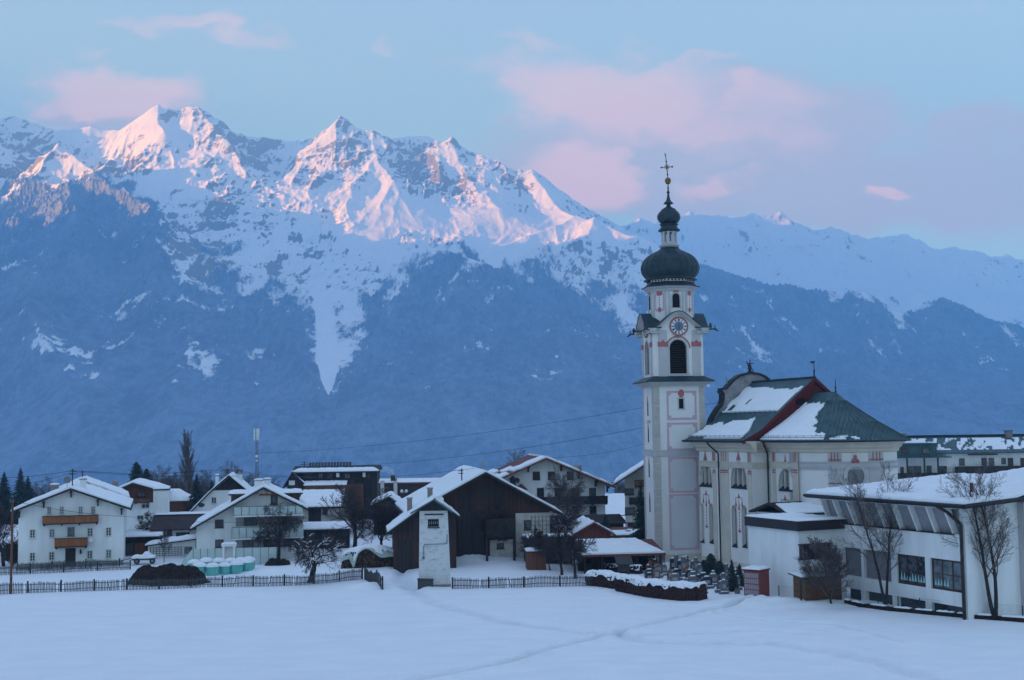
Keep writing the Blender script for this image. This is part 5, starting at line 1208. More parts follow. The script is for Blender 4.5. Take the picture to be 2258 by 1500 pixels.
    MB().lathe([(oc(2.42), zo1 - .2), (oc(2.6), zo1), (oc(2.62), zo1 + .12), (oc(2.95), zo1 + .3), (oc(3.05), zo1 + .42)], 8, c, c, a0).build('octagon_cornice', M['greyplaster'], r)
    MB().lathe([(oc(3.12), zo1 + .40), (oc(3.14), zo1 + .5), (oc(2.75), zc(633)), (oc(2.5), zc(625))], 8, c, c, a0).build('octagon_roof', M['copperdark'], r)
    z1 = zc(625); bnd = MB().lathe([(oc(2.46), z1 - .1), (oc(2.5), zc(619.5))], 8, c, c, a0).build('dome_collar', M['churchwhite'], r)
    orn = MB()
    for k in range(40):
        t = 2 * math.pi * k / 40; rr_ = oc(2.5) * math.cos(math.pi / 8) / math.cos((t - a0) % (math.pi / 4) - math.pi / 8) ; orn.blob((c + rr_ * 1.0 * math.cos(t), c + rr_ * 1.0 * math.sin(t), (z1 + zc(619.5)) / 2), .12, .12, .11, k, .1, 6, 4)
    orn.build('collar_ornaments', M['gablered'], bnd)
    # onion domes and lantern, turned on one axis
    rib = lambda t: 1 + .022 * abs(math.cos(4 * (t - a0))) ** .5 - .011
    D = [(3.02, zc(620)), (3.06, zc(618.5)), (2.72, zc(616)), (2.82, zc(613)), (3.08, zc(607)), (3.27, zc(600)), (3.33, zc(594)), (3.29, zc(587)), (3.13, zc(579)), (2.84, zc(571)), (2.45, zc(564.5)), (1.98, zc(559.5)), (1.9, zc(558)), (1.62, zc(555.5)), (1.2, zc(551)), (1.02, zc(546.5))]
    d = MB().lathe(D, 48, c, c, a0, rib).build('onion_dome', M['copperdark'], r, smooth=True)
    sm = MB()
    for k in range(24):
        t = a0 + 2 * math.pi * k / 24; P = [Vector((c + (q + .015) * rib(t) * math.cos(t), c + (q + .015) * rib(t) * math.sin(t), zz)) for q, zz in D[3:12]]; sm.path(P, .028, 4)
    sm.build('dome_seams', M['copperdark'], d)
    sm = MB()
    for k, (q, zz) in enumerate(D[4:11]):
        for j in range(24):
            if (j * 5 + k * 3) % 7 < 4:
                t0 = a0 + 2 * math.pi * j / 24; t1 = a0 + 2 * math.pi * (j + 1) / 24
                sm.tube((c + (q + .01) * rib(t0) * math.cos(t0), c + (q + .01) * rib(t0) * math.sin(t0), zz), (c + (q + .01) * rib(t1) * math.cos(t1), c + (q + .01) * rib(t1) * math.sin(t1), zz), .02, .02, 4)
    sm.build('sheet_joints', M['copperdark'], d)
    MB().lathe([(.98, zc(547)), (1.12, zc(544)), (1.18, zc(542.5)), (.92, zc(540))], 16, c, c).build('lantern_base', M['greyplaster'], r)
    la = MB(); n = 8
    for k in range(n):
        t = a0 + 2 * math.pi * k / n; x, y = c + .78 * math.cos(t), c + .78 * math.sin(t)
        la.tube((x, y, zc(541)), (x, y, zc(511)), .16, .14, 8)
        t2 = a0 + 2 * math.pi * (k + 1) / n; x2, y2 = c + .78 * math.cos(t2), c + .78 * math.sin(t2)
        la.tube((x, y, zc(514.5)), ((x + x2) / 2, (y + y2) / 2, zc(511.5)), .12, .1, 6); la.tube((x2, y2, zc(514.5)), ((x + x2) / 2, (y + y2) / 2, zc(511.5)), .12, .1, 6); la.tube((x, y, zc(535)), (x2, y2, zc(535)), .07, .07, 5); la.tube((x, y, zc(539)), (x2, y2, zc(539)), .13, .13, 5)
    la.build('lantern', M['greyplaster'], r)
    MB().lathe([(.8, zc(512.5)), (1.24, zc(510)), (1.3, zc(508.5)), (1.02, zc(504)), (.9, zc(498.5)), (1.06, zc(497)), (1.1, zc(495.5)), (.86, zc(494))], 24, c, c).build('lantern_roof', M['copperdark'], r, smooth=True)
    MB().lathe([(.84, zc(494.5)), (1.05, zc(491)), (1.26, zc(485.5)), (1.33, zc(480)), (1.28, zc(474)), (1.1, zc(468.5)), (.84, zc(464.5)), (.84, zc(462.6)), (.6, zc(460)), (.3, zc(456.5)), (.2, zc(453)), (.3, zc(451)), (.57, zc(449.6)), (.5, zc(447.5)), (.27, zc(443)), (.16, zc(435)), (.10, zc(427.5)), (.18, zc(426)), (.18, zc(423.5)), (.09, zc(421.5)), (.08, zc(415)), (.11, zc(414)), (.06, zc(412)), (.05, zc(407))], 32, c, c, 0, lambda t: 1 + .02 * abs(math.cos(4 * t))).build('upper_dome', M['copperdark'], r, smooth=True)
    MB().lathe([(.04, zc(407)), (.24, zc(405.5)), (.34, zc(401)), (.35, zc(399.5)), (.37, zc(399.3)), (.37, zc(398.7)), (.35, zc(398.5)), (.33, zc(396)), (.22, zc(393)), (.04, zc(391.8))], 24, c, c).build('golden_ball', M['gold'], r, smooth=True)
    cr = MB(); lean = lambda py: (392 - py) * PX * -.08; zz = zc(369)
    pt = lambda py, du=0.0: (c + lean(py) + du, c, zc(py))
    cr.tube(pt(392), pt(340), .05, .035, 6); cr.tube(pt(370, -.62), pt(368, .62), .04, .04, 6)
    for p in (pt(370, -.64), pt(368, .64), pt(357), pt(385.5)): cr.blob(p, .11, .08, .11, 1, .05, 8, 5)
    cr.tube(pt(344), pt(337.5, -.1), .09, .01, 5); cr = cr.build('tower_cross', M['darkmetal'], r)
    sr = MB()
    for k in range(16):
        t = 2 * math.pi * (k + .5) / 16; ln = .42 if k % 2 else .3; p0 = Vector(pt(369)); sr.tube(p0 + Vector((math.cos(t) * .08, -.03, math.sin(t) * .08)), p0 + Vector((math.cos(t) * ln, -.03, math.sin(t) * ln)), .05, .012, 4)
    sr.blob(pt(369), .13, .09, .13, 2, .05, 10, 6); sr.build('sun_rays', M['gold'], cr)
church_tower()

def church():
    T = Vector((20.5, 136.0, 0)); F = Fac(0, 0, R(-70), P=T)
    r = F.empty('church', 'white and sand baroque church with dark red gable, green hipped choir roof and snow patches', 'church')
    NL, NW = F.uz(1661, 1100)[0], 15.0
    VC, RA = 1.9, 5.7; UC = NL + 3.8; VM = VC + RA
    ze = 13.35
    G = Fac(0, 0, R(20), P=T + F.d * NL)                     # the end wall of the nave
    # --- nave wall: recessed core and outer skin with arched openings
    MB().box(-.2, NL - .3, .35, NW, -.8, ze - .1).build('nave_core', M['leadglass'], r)
    sk = MB()
    rows = [((1543, 1570), (1019.5, 1072), [(1544.5, 1552.5, 1111, 1195), (1565, 1573, 1111, 1196.5)]), ((1613, 1646.5), (1019.5, 1076), [(1615, 1625, 1115, 1205), (1637, 1647, 1116, 1206)])]
    cuts = [-.2, F.uz(1592, 1100)[0], NL]
    zmid = F.uz(1560, 1090)[1]
    def bay(u0, u1, up, uy, lows, v, cm=None):
        mul = MB(); sills = MB()
        def win():
            w = mul.build('arched_window', M['sand'], r); fix_normals(w); s_ = sills.build('sill', M['darkmetal'], w); fix_normals(s_)
        a0, a1 = F.uz(up[0], 1050, v)[0], F.uz(up[1], 1050, v)[0]; px = sum(up) / 2
        zt, zb = F.uz(px, uy[0], v)[1], F.uz(px, uy[1], v)[1]; rr = (a1 - a0) / 2; zs = zb + (zt - zb) * .30
        arch_wall(sk, u0, u1, zmid, ze, (a0 + a1) / 2, rr, zb, zs, v, v + .35, 12, 1.15, zt - zs)
        uc = (a0 + a1) / 2
        arch_ring(mul, uc, rr, .15, zb, zs, v - .05, v + .06, 12, zt - zs, 1.15)
        for s in (-1, 1): zz = zs + (zt - zs) * .80; mul.box(uc + s * rr * .34 - .07, uc + s * rr * .34 + .07, v + .12, v + .34, zb, zz)
        sills.prism([(v + .34, zb + .35), (v - .08, zb + .02), (v - .08, zb - .10), (v + .34, zb - .1)], uc - rr - .05, uc + rr + .05, 'x'); win()
        m = (u0 + u1) / 2; xs = [u0]
        for (x0, x1, y0, y1) in lows: xs.append(None)
        pieces = []
        for i, (x0, x1, y0, y1) in enumerate(lows):
            b0, b1 = F.uz(x0, 1150, v)[0], F.uz(x1, 1150, v)[0]; px = (x0 + x1) / 2; zt2, zb2 = F.uz(px, y0, v)[1], F.uz(px, y1, v)[1]
            pieces.append(((b0 + b1) / 2, (b1 - b0) / 2, zb2, zt2))
        sp = (pieces[0][0] + pieces[1][0]) / 2
        for (x0, x1, (uc2, r2, zb2, zt2)) in ((u0, sp, pieces[0]), (sp, u1, pieces[1])):
            mul = MB(); sills = MB()
            arch_wall(sk, x0, x1, -.8, zmid, uc2, r2, zb2, zt2 - r2, v, v + .35, 8); arch_ring(mul, uc2, r2, .09, zb2, zt2 - r2, v - .04, v + .06, 8)
            sills.prism([(v + .34, zb2 + .3), (v - .08, zb2 + .02), (v - .08, zb2 - .10), (v + .34, zb2 - .1)], uc2 - r2 - .05, uc2 + r2 + .05, 'x')
            w = mul.build('arched_window', M['sand'], r); fix_normals(w); s_ = sills.build('sill', M['darkmetal'], w); fix_normals(s_)
        return uc, zt, sp
    ORN = MB()
    cen = []
    for (u0, u1), (up, uy, lows) in zip(zip(cuts[:-1], cuts[1:]), rows): cen.append(bay(u0, u1, up, uy, lows, 0.0))
    # choir bay
    VCB = VC
    MB().box(NL, UC, VCB + .35, VCB + 2 * RA, -.8, ze - .1).build('choir_core', M['leadglass'], r)
    cen.append(bay(NL + .002, UC, (1718, 1748), (1034, 1081.5), [(1718.5, 1726, 1119, 1190), (1740, 1747, 1121, 1192)], VCB))
    o = sk.build('nave_wall', M['churchwhite'], r); fix_normals(o); w0 = o
    MB().box(NL - .3, NL, .352, NW, -.8, ze - .1).build('end_wall', M['churchwhite'], r)
    # --- painted architecture
    pl = MB(); pw = MB()
    def strip(u0, u1, v): MB().box(u0, u1, v - .07, v + .01, .8, ze - .2).build('pilaster', M['sand'], r)
    for x0, x1, v in ((1573.5, 1581, 0), (1591, 1609, 0), (1651, 1660, 0), (1706, 1713, VCB), (1750, 1762, VCB)):
        a, b = F.uz(x0, 1100, v)[0], F.uz(x1, 1100, v)[0]; strip(max(a, 0), b, v)
    for v, a, b in ((0, -.15, NL + .06), (VCB, NL + .01, UC)):
        for py, h in ((1020, .10), (1025.5, .42), (1031, .1)): z = F.uz(1620 if v == 0 else 1735, py, v)[1]; pl.box(a, b, v - .10 - (.05 if h < .2 else 0), v + .01, z - h / 2, z + h / 2)
        pl.box(a, b, v - .13, v + .01, -.8, .85)
    for px, py in ((1525, 1020), (1525, 1026), (1525, 1031)): pass
    z = F.uz(1620, 1025.5)[1]; pl.box(NL - .003, NL + .13, 0.011, VCB, z - .28, z + .28); pl.box(NL - .003, NL + .16, -.13, VCB, -.8, .84)
    pl.build('string_courses', M['sand'], r)
    for i, (uc, zt, sp) in enumerate(cen):
        v = VCB if i == 2 else 0.0
        fleur(ORN, uc, zt + .18, .75, 1.25, v - .05, v + .01)
        for s in (-1, 0, 1): fleur(ORN, sp + s * .62, zmid - 1.0 - .35 * (s == 0), .3, .95 + .3 * (s == 0), v - .04, v + .01)
        for q in range(7): z = zmid - 1.6 - q * .33; ORN.prism([(sp - .1, z), (sp, z - .13), (sp + .1, z), (sp, z + .13)], v - .03, v + .01)
        ORN.box(sp - .7, sp + .7, v - .035, v + .01, zmid - .1, zmid - .05); fleur(ORN, sp, zmid - .08, .5, .5, v - .04, v + .01)
        ORN.box(sp - .25, sp + .25, v - .04, v + .01, 2.0 + 2, 2.2 + 2)
    for x0, x1, v, y in ((1573.5, 1581, 0, 1043), (1591, 1609, 0, 1042), (1651, 1660, 0, 1045), (1706, 1713, VCB, 1042), (1750, 1762, VCB, 1042)):
        a, b = F.uz(x0, 1100, v)[0], F.uz(x1, 1100, v)[0]; a = max(a, .05); z = F.uz((x0 + x1) / 2, y, v)[1]
        ORN.box(a, b, v - .10, v - .06, z - .05, z + .05); ORN.box(a + .05, b - .05, v - .09, v - .06, z + .12, z + .30)
        n = 3
        for k in range(n): c = a + (b - a) * (k + 1) / (n + 1); ORN.box(c - .05, c + .05, v - .09, v - .06, ze - 2.1, ze - 1.0)
    o = ORN.build('painted_ornaments', M['red'], r); fix_normals(o)
    # --- apse
    n = 40; ap = MB(); pil = MB()
    ang = [(-math.pi / 2 + math.pi * i / n) for i in range(n + 1)]
    pos = lambda a, rr, z: (UC + rr * math.cos(a), VM + rr * math.sin(a), z)
    def band(b_, r0, z0, z1, a0=-math.pi / 2, a1=math.pi / 2, th=.3, m=n):
        A = [a0 + (a1 - a0) * i / m for i in range(m + 1)]
        for p, q in zip(A[:-1], A[1:]):
            b0 = b_.pts([pos(p, r0 - th, z0), pos(p, r0, z0), pos(q, r0, z0), pos(q, r0 - th, z0), pos(p, r0 - th, z1), pos(p, r0, z1), pos(q, r0, z1), pos(q, r0 - th, z1)])
            for f in ((0, 3, 2, 1), (4, 5, 6, 7), (0, 1, 5, 4), (1, 2, 6, 5), (2, 3, 7, 6), (3, 0, 4, 7)): b_.face([b0 + k for k in f])
    # find the angle on the apse wall that shows in a pixel column
    def ang_of(px):
        best = None
        for i in range(400):
            a = -math.pi / 2 + math.pi * i / 400; p = pos(a, RA, 0); wp = F.P + F.d * p[0] - F.n * p[1]
            q = project(np.array(wp.x), np.array(wp.y), np.array(11.0)); vis = (F.d * math.cos(a) - F.n * math.sin(a)).dot(Vector((-wp.x, -wp.y, 0))) > 0
            if vis and (best is None or abs(q[0] - px) < best[0]): best = (abs(float(q[0]) - px), a)
        return best[1]
    band(ap, RA, -.8, ze); ap.build('apse_wall', M['churchwhite'], r, smooth=False)
    zb2 = F.uz(1735, 1025.5, VCB)[1]
    band(pil, RA + .10, zb2 - .21, zb2 + .21, th=.12); band(pil, RA + .15, zb2 + .26, zb2 + .36, th=.17); band(pil, RA + .15, zb2 - .36, zb2 - .26, th=.17); band(pil, RA + .13, -.8, .85, th=.15)
    orn = MB()
    def ring_pos(a, dr, z): return pos(a, RA + dr, z)
    for x0, x1 in ((1826, 1856), (1916, 1947)):
        a0, a1 = ang_of(x0), ang_of(x1); q = MB(); band(q, RA + .06, .8, ze - .2, a0, a1, .08, 6); q.build('pilaster', M['greyplaster'], r)
        for k in range(3): a = a0 + (a1 - a0) * (.27 + .23 * k); band(orn, RA + .10, ze - 2.0, ze - .9, a - .008, a + .008, .06, 1)
        band(orn, RA + .11, zb2 - 1.75, zb2 - 1.65, a0, a1, .07, 5); band(orn, RA + .17, zb2 + .5, zb2 + .6, a0 + .01, a1 - .01, .1, 5)
    pil.build('string_courses', M['greyplaster'], r)
    # oval window: built flat on the tangent plane of the apse
    ac = ang_of(1886); zc = F.uz(1886, 1049, 0)[1]; wp = None
    p = pos(ac, RA, 0); wp = F.P + F.d * p[0] - F.n * p[1]
    zc = CAMZ - (1049 - 934) / FPX * wp.y
    def tang(x, d, z): return (UC + (RA + d) * math.cos(ac) - x * math.sin(ac), VM + (RA + d) * math.sin(ac) + x * math.cos(ac), zc + z)
    def ellipse_ring(r0x, r0z, r1x, r1z, d0, d1):
        m = MB(); N_ = 36; rows = []
        for rx, rz, d in ((r0x, r0z, d0), (r0x, r0z, d1), (r1x, r1z, d1), (r1x, r1z, d0)): rows.append(m.pts([tang(rx * math.cos(2 * math.pi * k / N_), d, rz * math.sin(2 * math.pi * k / N_)) for k in range(N_)]))
        for p, q in zip(rows, rows[1:] + rows[:1]):
            for k in range(N_): m.face((p + k, p + (k + 1) % N_, q + (k + 1) % N_, q + k))
        return m
    s = wp.y / FPX
    ow = ellipse_ring(19 * s, 21.5 * s, 27 * s, 29 * s, -.25, .14).build('oval_window', M['greyplaster'], r); fix_normals(ow)
    m = MB(); N_ = 36; i = m.pts([tang(19.5 * s * math.cos(2 * math.pi * k / N_), .03, 22 * s * math.sin(2 * math.pi * k / N_)) for k in range(N_)]); m.face(range(i, i + N_)); g = m.build('pane', M['leadglass'], ow); fix_normals(g)
    m = MB()
    for k in range(-2, 3): h = 21 * s * math.sqrt(1 - (k / 3.2) ** 2); m.tube(tang(k * 6 * s, .05, -h), tang(k * 6 * s, .05, h), .025, .025, 4); m.tube(tang(-19 * s * math.sqrt(1 - (k / 3.2) ** 2), .05, k * 6.8 * s), tang(19 * s * math.sqrt(1 - (k / 3.2) ** 2), .05, k * 6.8 * s), .02, .02, 4)
    m.build('lead_bars', M['concrete'], ow)
    m = MB(); 
    for q in range(3): orn.blob(tang((q - 1) * .22, .14, 29 * s + .22 - .05 * abs(q - 1)), .15, .15, .20, q, .15, 8, 5)
    orn.blob(tang(0, .16, 29 * s + .55), .17, .17, .25, 9, .1, 8, 5)
    orn.build('apse_ornaments', M['red'], r)
    # --- eaves cornice (swept profile) on nave, end wall, choir and apse
    prof = [(0, -1.15), (.22, -1.05), (.24, -.8), (.5, -.62), (.55, -.42), (.9, -.2), (1.0, .02), (0, .02)]
    cn = MB(); cn.prism([(-a, ze + b) for a, b in prof][::-1], -.6, NL + .95, 'x'); o = MB()
    for i in range(0): pass
    cn.prism([(NL + a, ze + b - .004) for a, b in prof], -.6, VCB, 'y') if False else None
    cn.prism([(VCB - a, ze + b - .003) for a, b in prof][::-1], NL + .3, UC, 'x')
    A = [(-math.pi / 2 + math.pi * i / n) for i in range(n + 1)]
    rows = [cn.pts([pos(a, RA + q[0], ze + q[1] - .003) for q in prof]) for a in A]
    for p, q in zip(rows[:-1], rows[1:]):
        for k in range(len(prof)): k2 = (k + 1) % len(prof); cn.face((p + k, q + k, q + k2, p + k2))
    o = cn.build('eaves_cornice', M['sand'], r); fix_normals(o)
    m = MB(); m.prism([(NL + a, ze + b - .006) for a, b in prof], .01, VCB + .2, 'y'); m.v = [(x, y, z) for (x, y, z) in m.v]; o = m.build('end_cornice', M['sand'], r); fix_normals(o)
    # --- nave roof with dark red gable
    zr = 19.85; v0 = -1.25; U0, U1 = -1.6, NL + .35; vm = NW / 2
    PR = [(v0, ze + .05), (.9, ze + 1.12), (vm, zr)]
    th = .18
    prof2 = PR + [(2 * vm - p[0], p[1]) for p in PR[:-1]][::-1]
    low = [(a, b - th) for a, b in prof2]
    rf = MB()
    for (p, q, p2, q2) in zip(prof2[:-1], prof2[1:], low[:-1], low[1:]): rf.prism([p, q, q2, p2], U0, U1, 'x')
    nr = rf.build('nave_roof', M['copper'], r); fix_normals(nr)
    g = MB().prism([(a, b - .02) for a, b in low if True], NL - .1, NL + .2, 'x').build('gable_wall', M['gablered'], r); fix_normals(g)
    m = MB()
    for (p, q) in zip(PR[:-1], PR[1:]): m.prism([(p[0], p[1] + .03), (q[0], q[1] + .03), (q[0], q[1] - .45), (p[0], p[1] - .35)], U1 + .002, U1 + .10, 'x')
    for (p, q) in zip(PR[:-1], PR[1:]): m.prism([(2 * vm - p[0], p[1] + .03), (2 * vm - q[0], q[1] + .03), (2 * vm - q[0], q[1] - .45), (2 * vm - p[0], p[1] - .35)], U1 + .002, U1 + .10, 'x')
    o = m.build('barge_board', M['gablered'], nr); fix_normals(o)
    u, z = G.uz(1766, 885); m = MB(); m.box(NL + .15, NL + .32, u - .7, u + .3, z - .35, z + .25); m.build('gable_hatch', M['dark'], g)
    m = MB().box(U0, U1, vm - .16, vm + .16, zr - .1, zr + .12).build('ridge_cap', M['copperdark'], nr)
    def nave_surf(a, b):
        u = U0 + (U1 - U0) * a; L1 = math.hypot(PR[1][0] - PR[0][0], PR[1][1] - PR[0][1]); L2 = math.hypot(PR[2][0] - PR[1][0], PR[2][1] - PR[1][1]); d = b * (L1 + L2)
        p, q, t = (PR[0], PR[1], d / L1) if d < L1 else (PR[1], PR[2], (d - L1) / L2)
        return Vector((u, p[0] + (q[0] - p[0]) * t, p[1] + (q[1] - p[1]) * t))
    def N2(a, b, s, sd): return float(fbm(np.array([[a * s]]), np.array([[b * s]]), 3, sd)[0, 0]) - .5
    def mk(a, b):
        j = N2(a, b, 9, 601) * .10
        if .50 < b < .90 + j - .06 * a and .05 - j < a < .96 + j * .3 and not (abs(a - .34) < .02 and .62 < b < .7) and not (.12 < a < .2 and .52 < b < .62 + j): return True
        return .035 < b < .40 + j - .10 * (1 - a) and .03 < a + j * .4 < .93 - .5 * b and not (a < .30 and b < .08)
    s = MB(); snow_on(s, None, None, None, None, .16, 70, 44, mk, 5, .3, .5, nave_surf); s.build('roof_snow', M['roofsnow'], nr, smooth=True)
    m = MB()
    for bb in (.055, .47):
        for dz in (.12, .28): P = [nave_surf(.03 + .93 * k / 24, bb) + Vector((0, -.1, dz)) for k in range(25)]; m.path(P, .02, 4)
        for k in range(0, 25, 2): p = nave_surf(.03 + .93 * k / 24, bb); m.tube(p, p + Vector((0, -.1, .32)), .02, .02, 4)
    m.build('snow_guard', M['darkmetal'], nr)
    # --- choir roof
    CP = [(0, 18.25), (1.0, 17.35), (2.13, 16.5), (4.03, 15.2), (5.6, 14.25), (7.0, ze + .05)]
    rf = MB(); N_ = 48
    A = [(-math.pi / 2 + math.pi * i / N_) for i in range(N_ + 1)]
    rows = [rf.pts([(UC + q[0] * math.cos(a), VM + q[0] * math.sin(a), q[1]) for q in CP]) for a in A]
    for p, q in zip(rows[:-1], rows[1:]):
        for k in range(len(CP) - 1): rf.face((p + k, p + k + 1, q + k + 1, q + k)) if k else rf.face((p, p + 1, q + 1))
    lo = [rf.pts([(UC + 7.0 * math.cos(a), VM + 7.0 * math.sin(a), ze - .1), (UC + 5.4 * math.cos(a), VM + 5.4 * math.sin(a), ze - .1)]) for a in A]
    for i in range(N_): rf.face((rows[i] + 5, lo[i], lo[i + 1], rows[i + 1] + 5)); rf.face((lo[i], lo[i] + 1, lo[i + 1] + 1, lo[i + 1]))
    for sgn in (-1, 1):
        for (p, q) in zip(CP[:-1], CP[1:]): rf.prism([(VM + sgn * p[0], p[1]), (VM + sgn * q[0], q[1]), (VM + sgn * q[0], q[1] - .15), (VM + sgn * p[0], p[1] - .15)], NL + .22, UC, 'x')
    cr = rf.build('choir_roof', M['copper'], r); fix_normals(cr)
    m = MB()
    for i in range(0, N_ + 1, 1):
        if i % 2 == 0 or True:
            P = [Vector((UC + q[0] * math.cos(A[i]), VM + q[0] * math.sin(A[i]), q[1] + .02)) for q in (CP[1:] if i % 2 == 0 else CP[3:])]; m.path(P, .035, 4)
    m.build('standing_seams', M['copper'], cr)
    AR = 1.25
    def choir_surf(a, b):
        d = 7.0 * (1 - b); zz = float(np.interp(d, [p[0] for p in CP], [p[1] for p in CP]))
        s_ = a * (UC - NL + 4.5) + NL + .25
        if s_ <= UC: return Vector((s_, VM - d, zz))
        t = (s_ - UC) / 4.5 * AR; return Vector((UC + d * math.sin(t), VM - d * math.cos(t), zz))
    def mk2(a, b):
        j = N2(a, b, 10, 611) * .16; k = .03 * math.sin(a * 60)
        return .03 < b < .78 + j and a < .80 - .42 * b + j + (k if b < .3 else 0) + (.14 if b < .06 + j else 0)
    s = MB(); snow_on(s, None, None, None, None, .16, 60, 40, mk2, 6, .3, .5, choir_surf); s.build('roof_snow', M['roofsnow'], cr, smooth=True)
    m = MB()
    for dz in (.12, .28): m.path([choir_surf(.02 + .9 * k / 16, .05) + Vector((0, -.1, dz)) for k in range(17)], .02, 4)
    for k in range(17): p = choir_surf(.02 + .9 * k / 16, .05); m.tube(p, p + Vector((0, -.1, .32)), .02, .02, 4)
    m.build('snow_guard', M['darkmetal'], cr)
    # gutters and downpipes
    m = MB(); m.tube((U0, v0 - .08, ze + .02), (U1, v0 - .08, ze + .02), .11, .11, 8); m.build('gutter', M['darkmetal'], r)
    m = MB(); m.path([Vector((UC + 7.06 * math.cos(a), VM + 7.06 * math.sin(a), ze - .02)) for a in A], .10, 6); m.tube((NL + .4, VM - 7.06, ze - .02), (UC, VM - 7.06, ze - .02), .10, .10, 6); m.build('gutter', M['darkmetal'], r)
    ud = F.uz(1590, 1100)[0]; m = MB(); m.path([(ud - .4, v0 - .05, ze - .05), (ud - .4, v0 + .1, ze - .35), (ud, -.22, ze - 1.3), (ud, -.22, -.2)], .085, 8); m.build('downpipe', M['darkmetal'], r)
    ud = NL + .25; m = MB(); m.path([(NL + 1.0, VCB - 1.2, ze - .05), (NL + .9, VCB - 1.0, ze - .4), (ud, VCB - .25, ze - 1.3), (ud, VCB - .25, -.2)], .085, 8); m.build('downpipe', M['darkmetal'], r)
    # --- curved west gable, seen from behind
    H = Fac(0, 0, R(20), P=T + F.d * (U0 - .05))
    out = [(1556, 960), (1566, 925), (1578, 905), (1588, 893), (1591, 880), (1591, 868), (1585, 861), (1596, 859), (1603, 852), (1611, 842), (1624, 832), (1638, 827), (1652, 825.5), (1666, 827), (1680, 833), (1692, 843), (1700, 852), (1708, 858), (1712, 875), (1724, 900), (1735, 915), (1745, 960)]
    Q = [H.uz(*p) for p in out]
    m = MB().prism(Q + [(Q[-1][0], 9.0), (Q[0][0], 9.0)], -.55, 0); m.v = [(U0 - .05 - y, x, z) for (x, y, z) in m.v]
    # (x along v, y behind the roof)
    o = m.build('curved_gable', M['oldgrey'], r); fix_normals(o)
    m = MB()
    for (p, q) in zip(Q[:-1], Q[1:]):
        d = Vector((q[0] - p[0], q[1] - p[1])).normalized(); nn_ = Vector((-d.y, d.x)) * .22
        m.prism([p, q, (q[0] + nn_.x, q[1] + nn_.y), (p[0] + nn_.x, p[1] + nn_.y)], -.75, .22)
    m.v = [(U0 - .05 - y, x, z) for (x, y, z) in m.v]; cg = m.build('gable_coping', M['darkmetal'], o); fix_normals(cg)
    u, z = H.uz(1652, 824); zt = H.uz(1652, 793)[1]; m = MB(); x = U0 + .2
    m.tube((x, u, z), (x, u, zt), .06, .05, 6); m.tube((x, u - .45, zt - .45), (x, u + .45, zt - .45), .05, .05, 6); m.blob((x, u - .05, (z + zt) / 2 - .2), .2, .22, .55, 3, .1, 8, 6); m.tube((x, u - .2, (z + zt) / 2), (x, u - .45, zt - .2), .07, .05, 5); m.tube((x, u + .1, zt - .9), (x, u + .5, zt - 1.4), .05, .04, 5); m.box(x - .2, x + .2, u - .25, u + .25, z - .05, z + .25)
    m.build('gable_cross', M['darkmetal'], r)
    for px, py in ((1603, 851), (1698, 850)):
        u, z = H.uz(px, py); m = MB(); m.lathe([(.14, z), (.1, z + .2), (.17, z + .3), (.1, z + .4), (.12, z + .55), (.05, z + .7), (.09, z + .8), (.02, z + 1.0)], 8, x - .3, u); m.build('gable_finial', M['concrete'], r)
    def finial(name, u_, v_, z, h, vane):
        m = MB(); m.lathe([(.10, z - .1), (.06, z + h * .3), (.11, z + h * .34), (.11, z + h * .38), (.045, z + h * .42), (.03, z + h)], 8, u_, v_)
        if vane: m.box(u_ - .02, u_ + .02, v_ - .4, v_ + .05, z + h * .86, z + h * .99); m.box(u_ - .02, u_ + .02, v_ + .05, v_ + .15, z + h * .93, z + h * 1.03)
        m.build(name, M['darkmetal'], r)
    finial('weather_vane', U1 - .1, vm, zr + .1, 1.6, True); finial('roof_spike', UC, VM, 18.2, 1.35, False)
M['oldgrey'] = mat('weathered_grey_gable', (0.34, 0.33, 0.34), (0.17, 0.17, 0.18), scale=.8, rough=.95, bump=.3, bscale=6, det=7)
church()

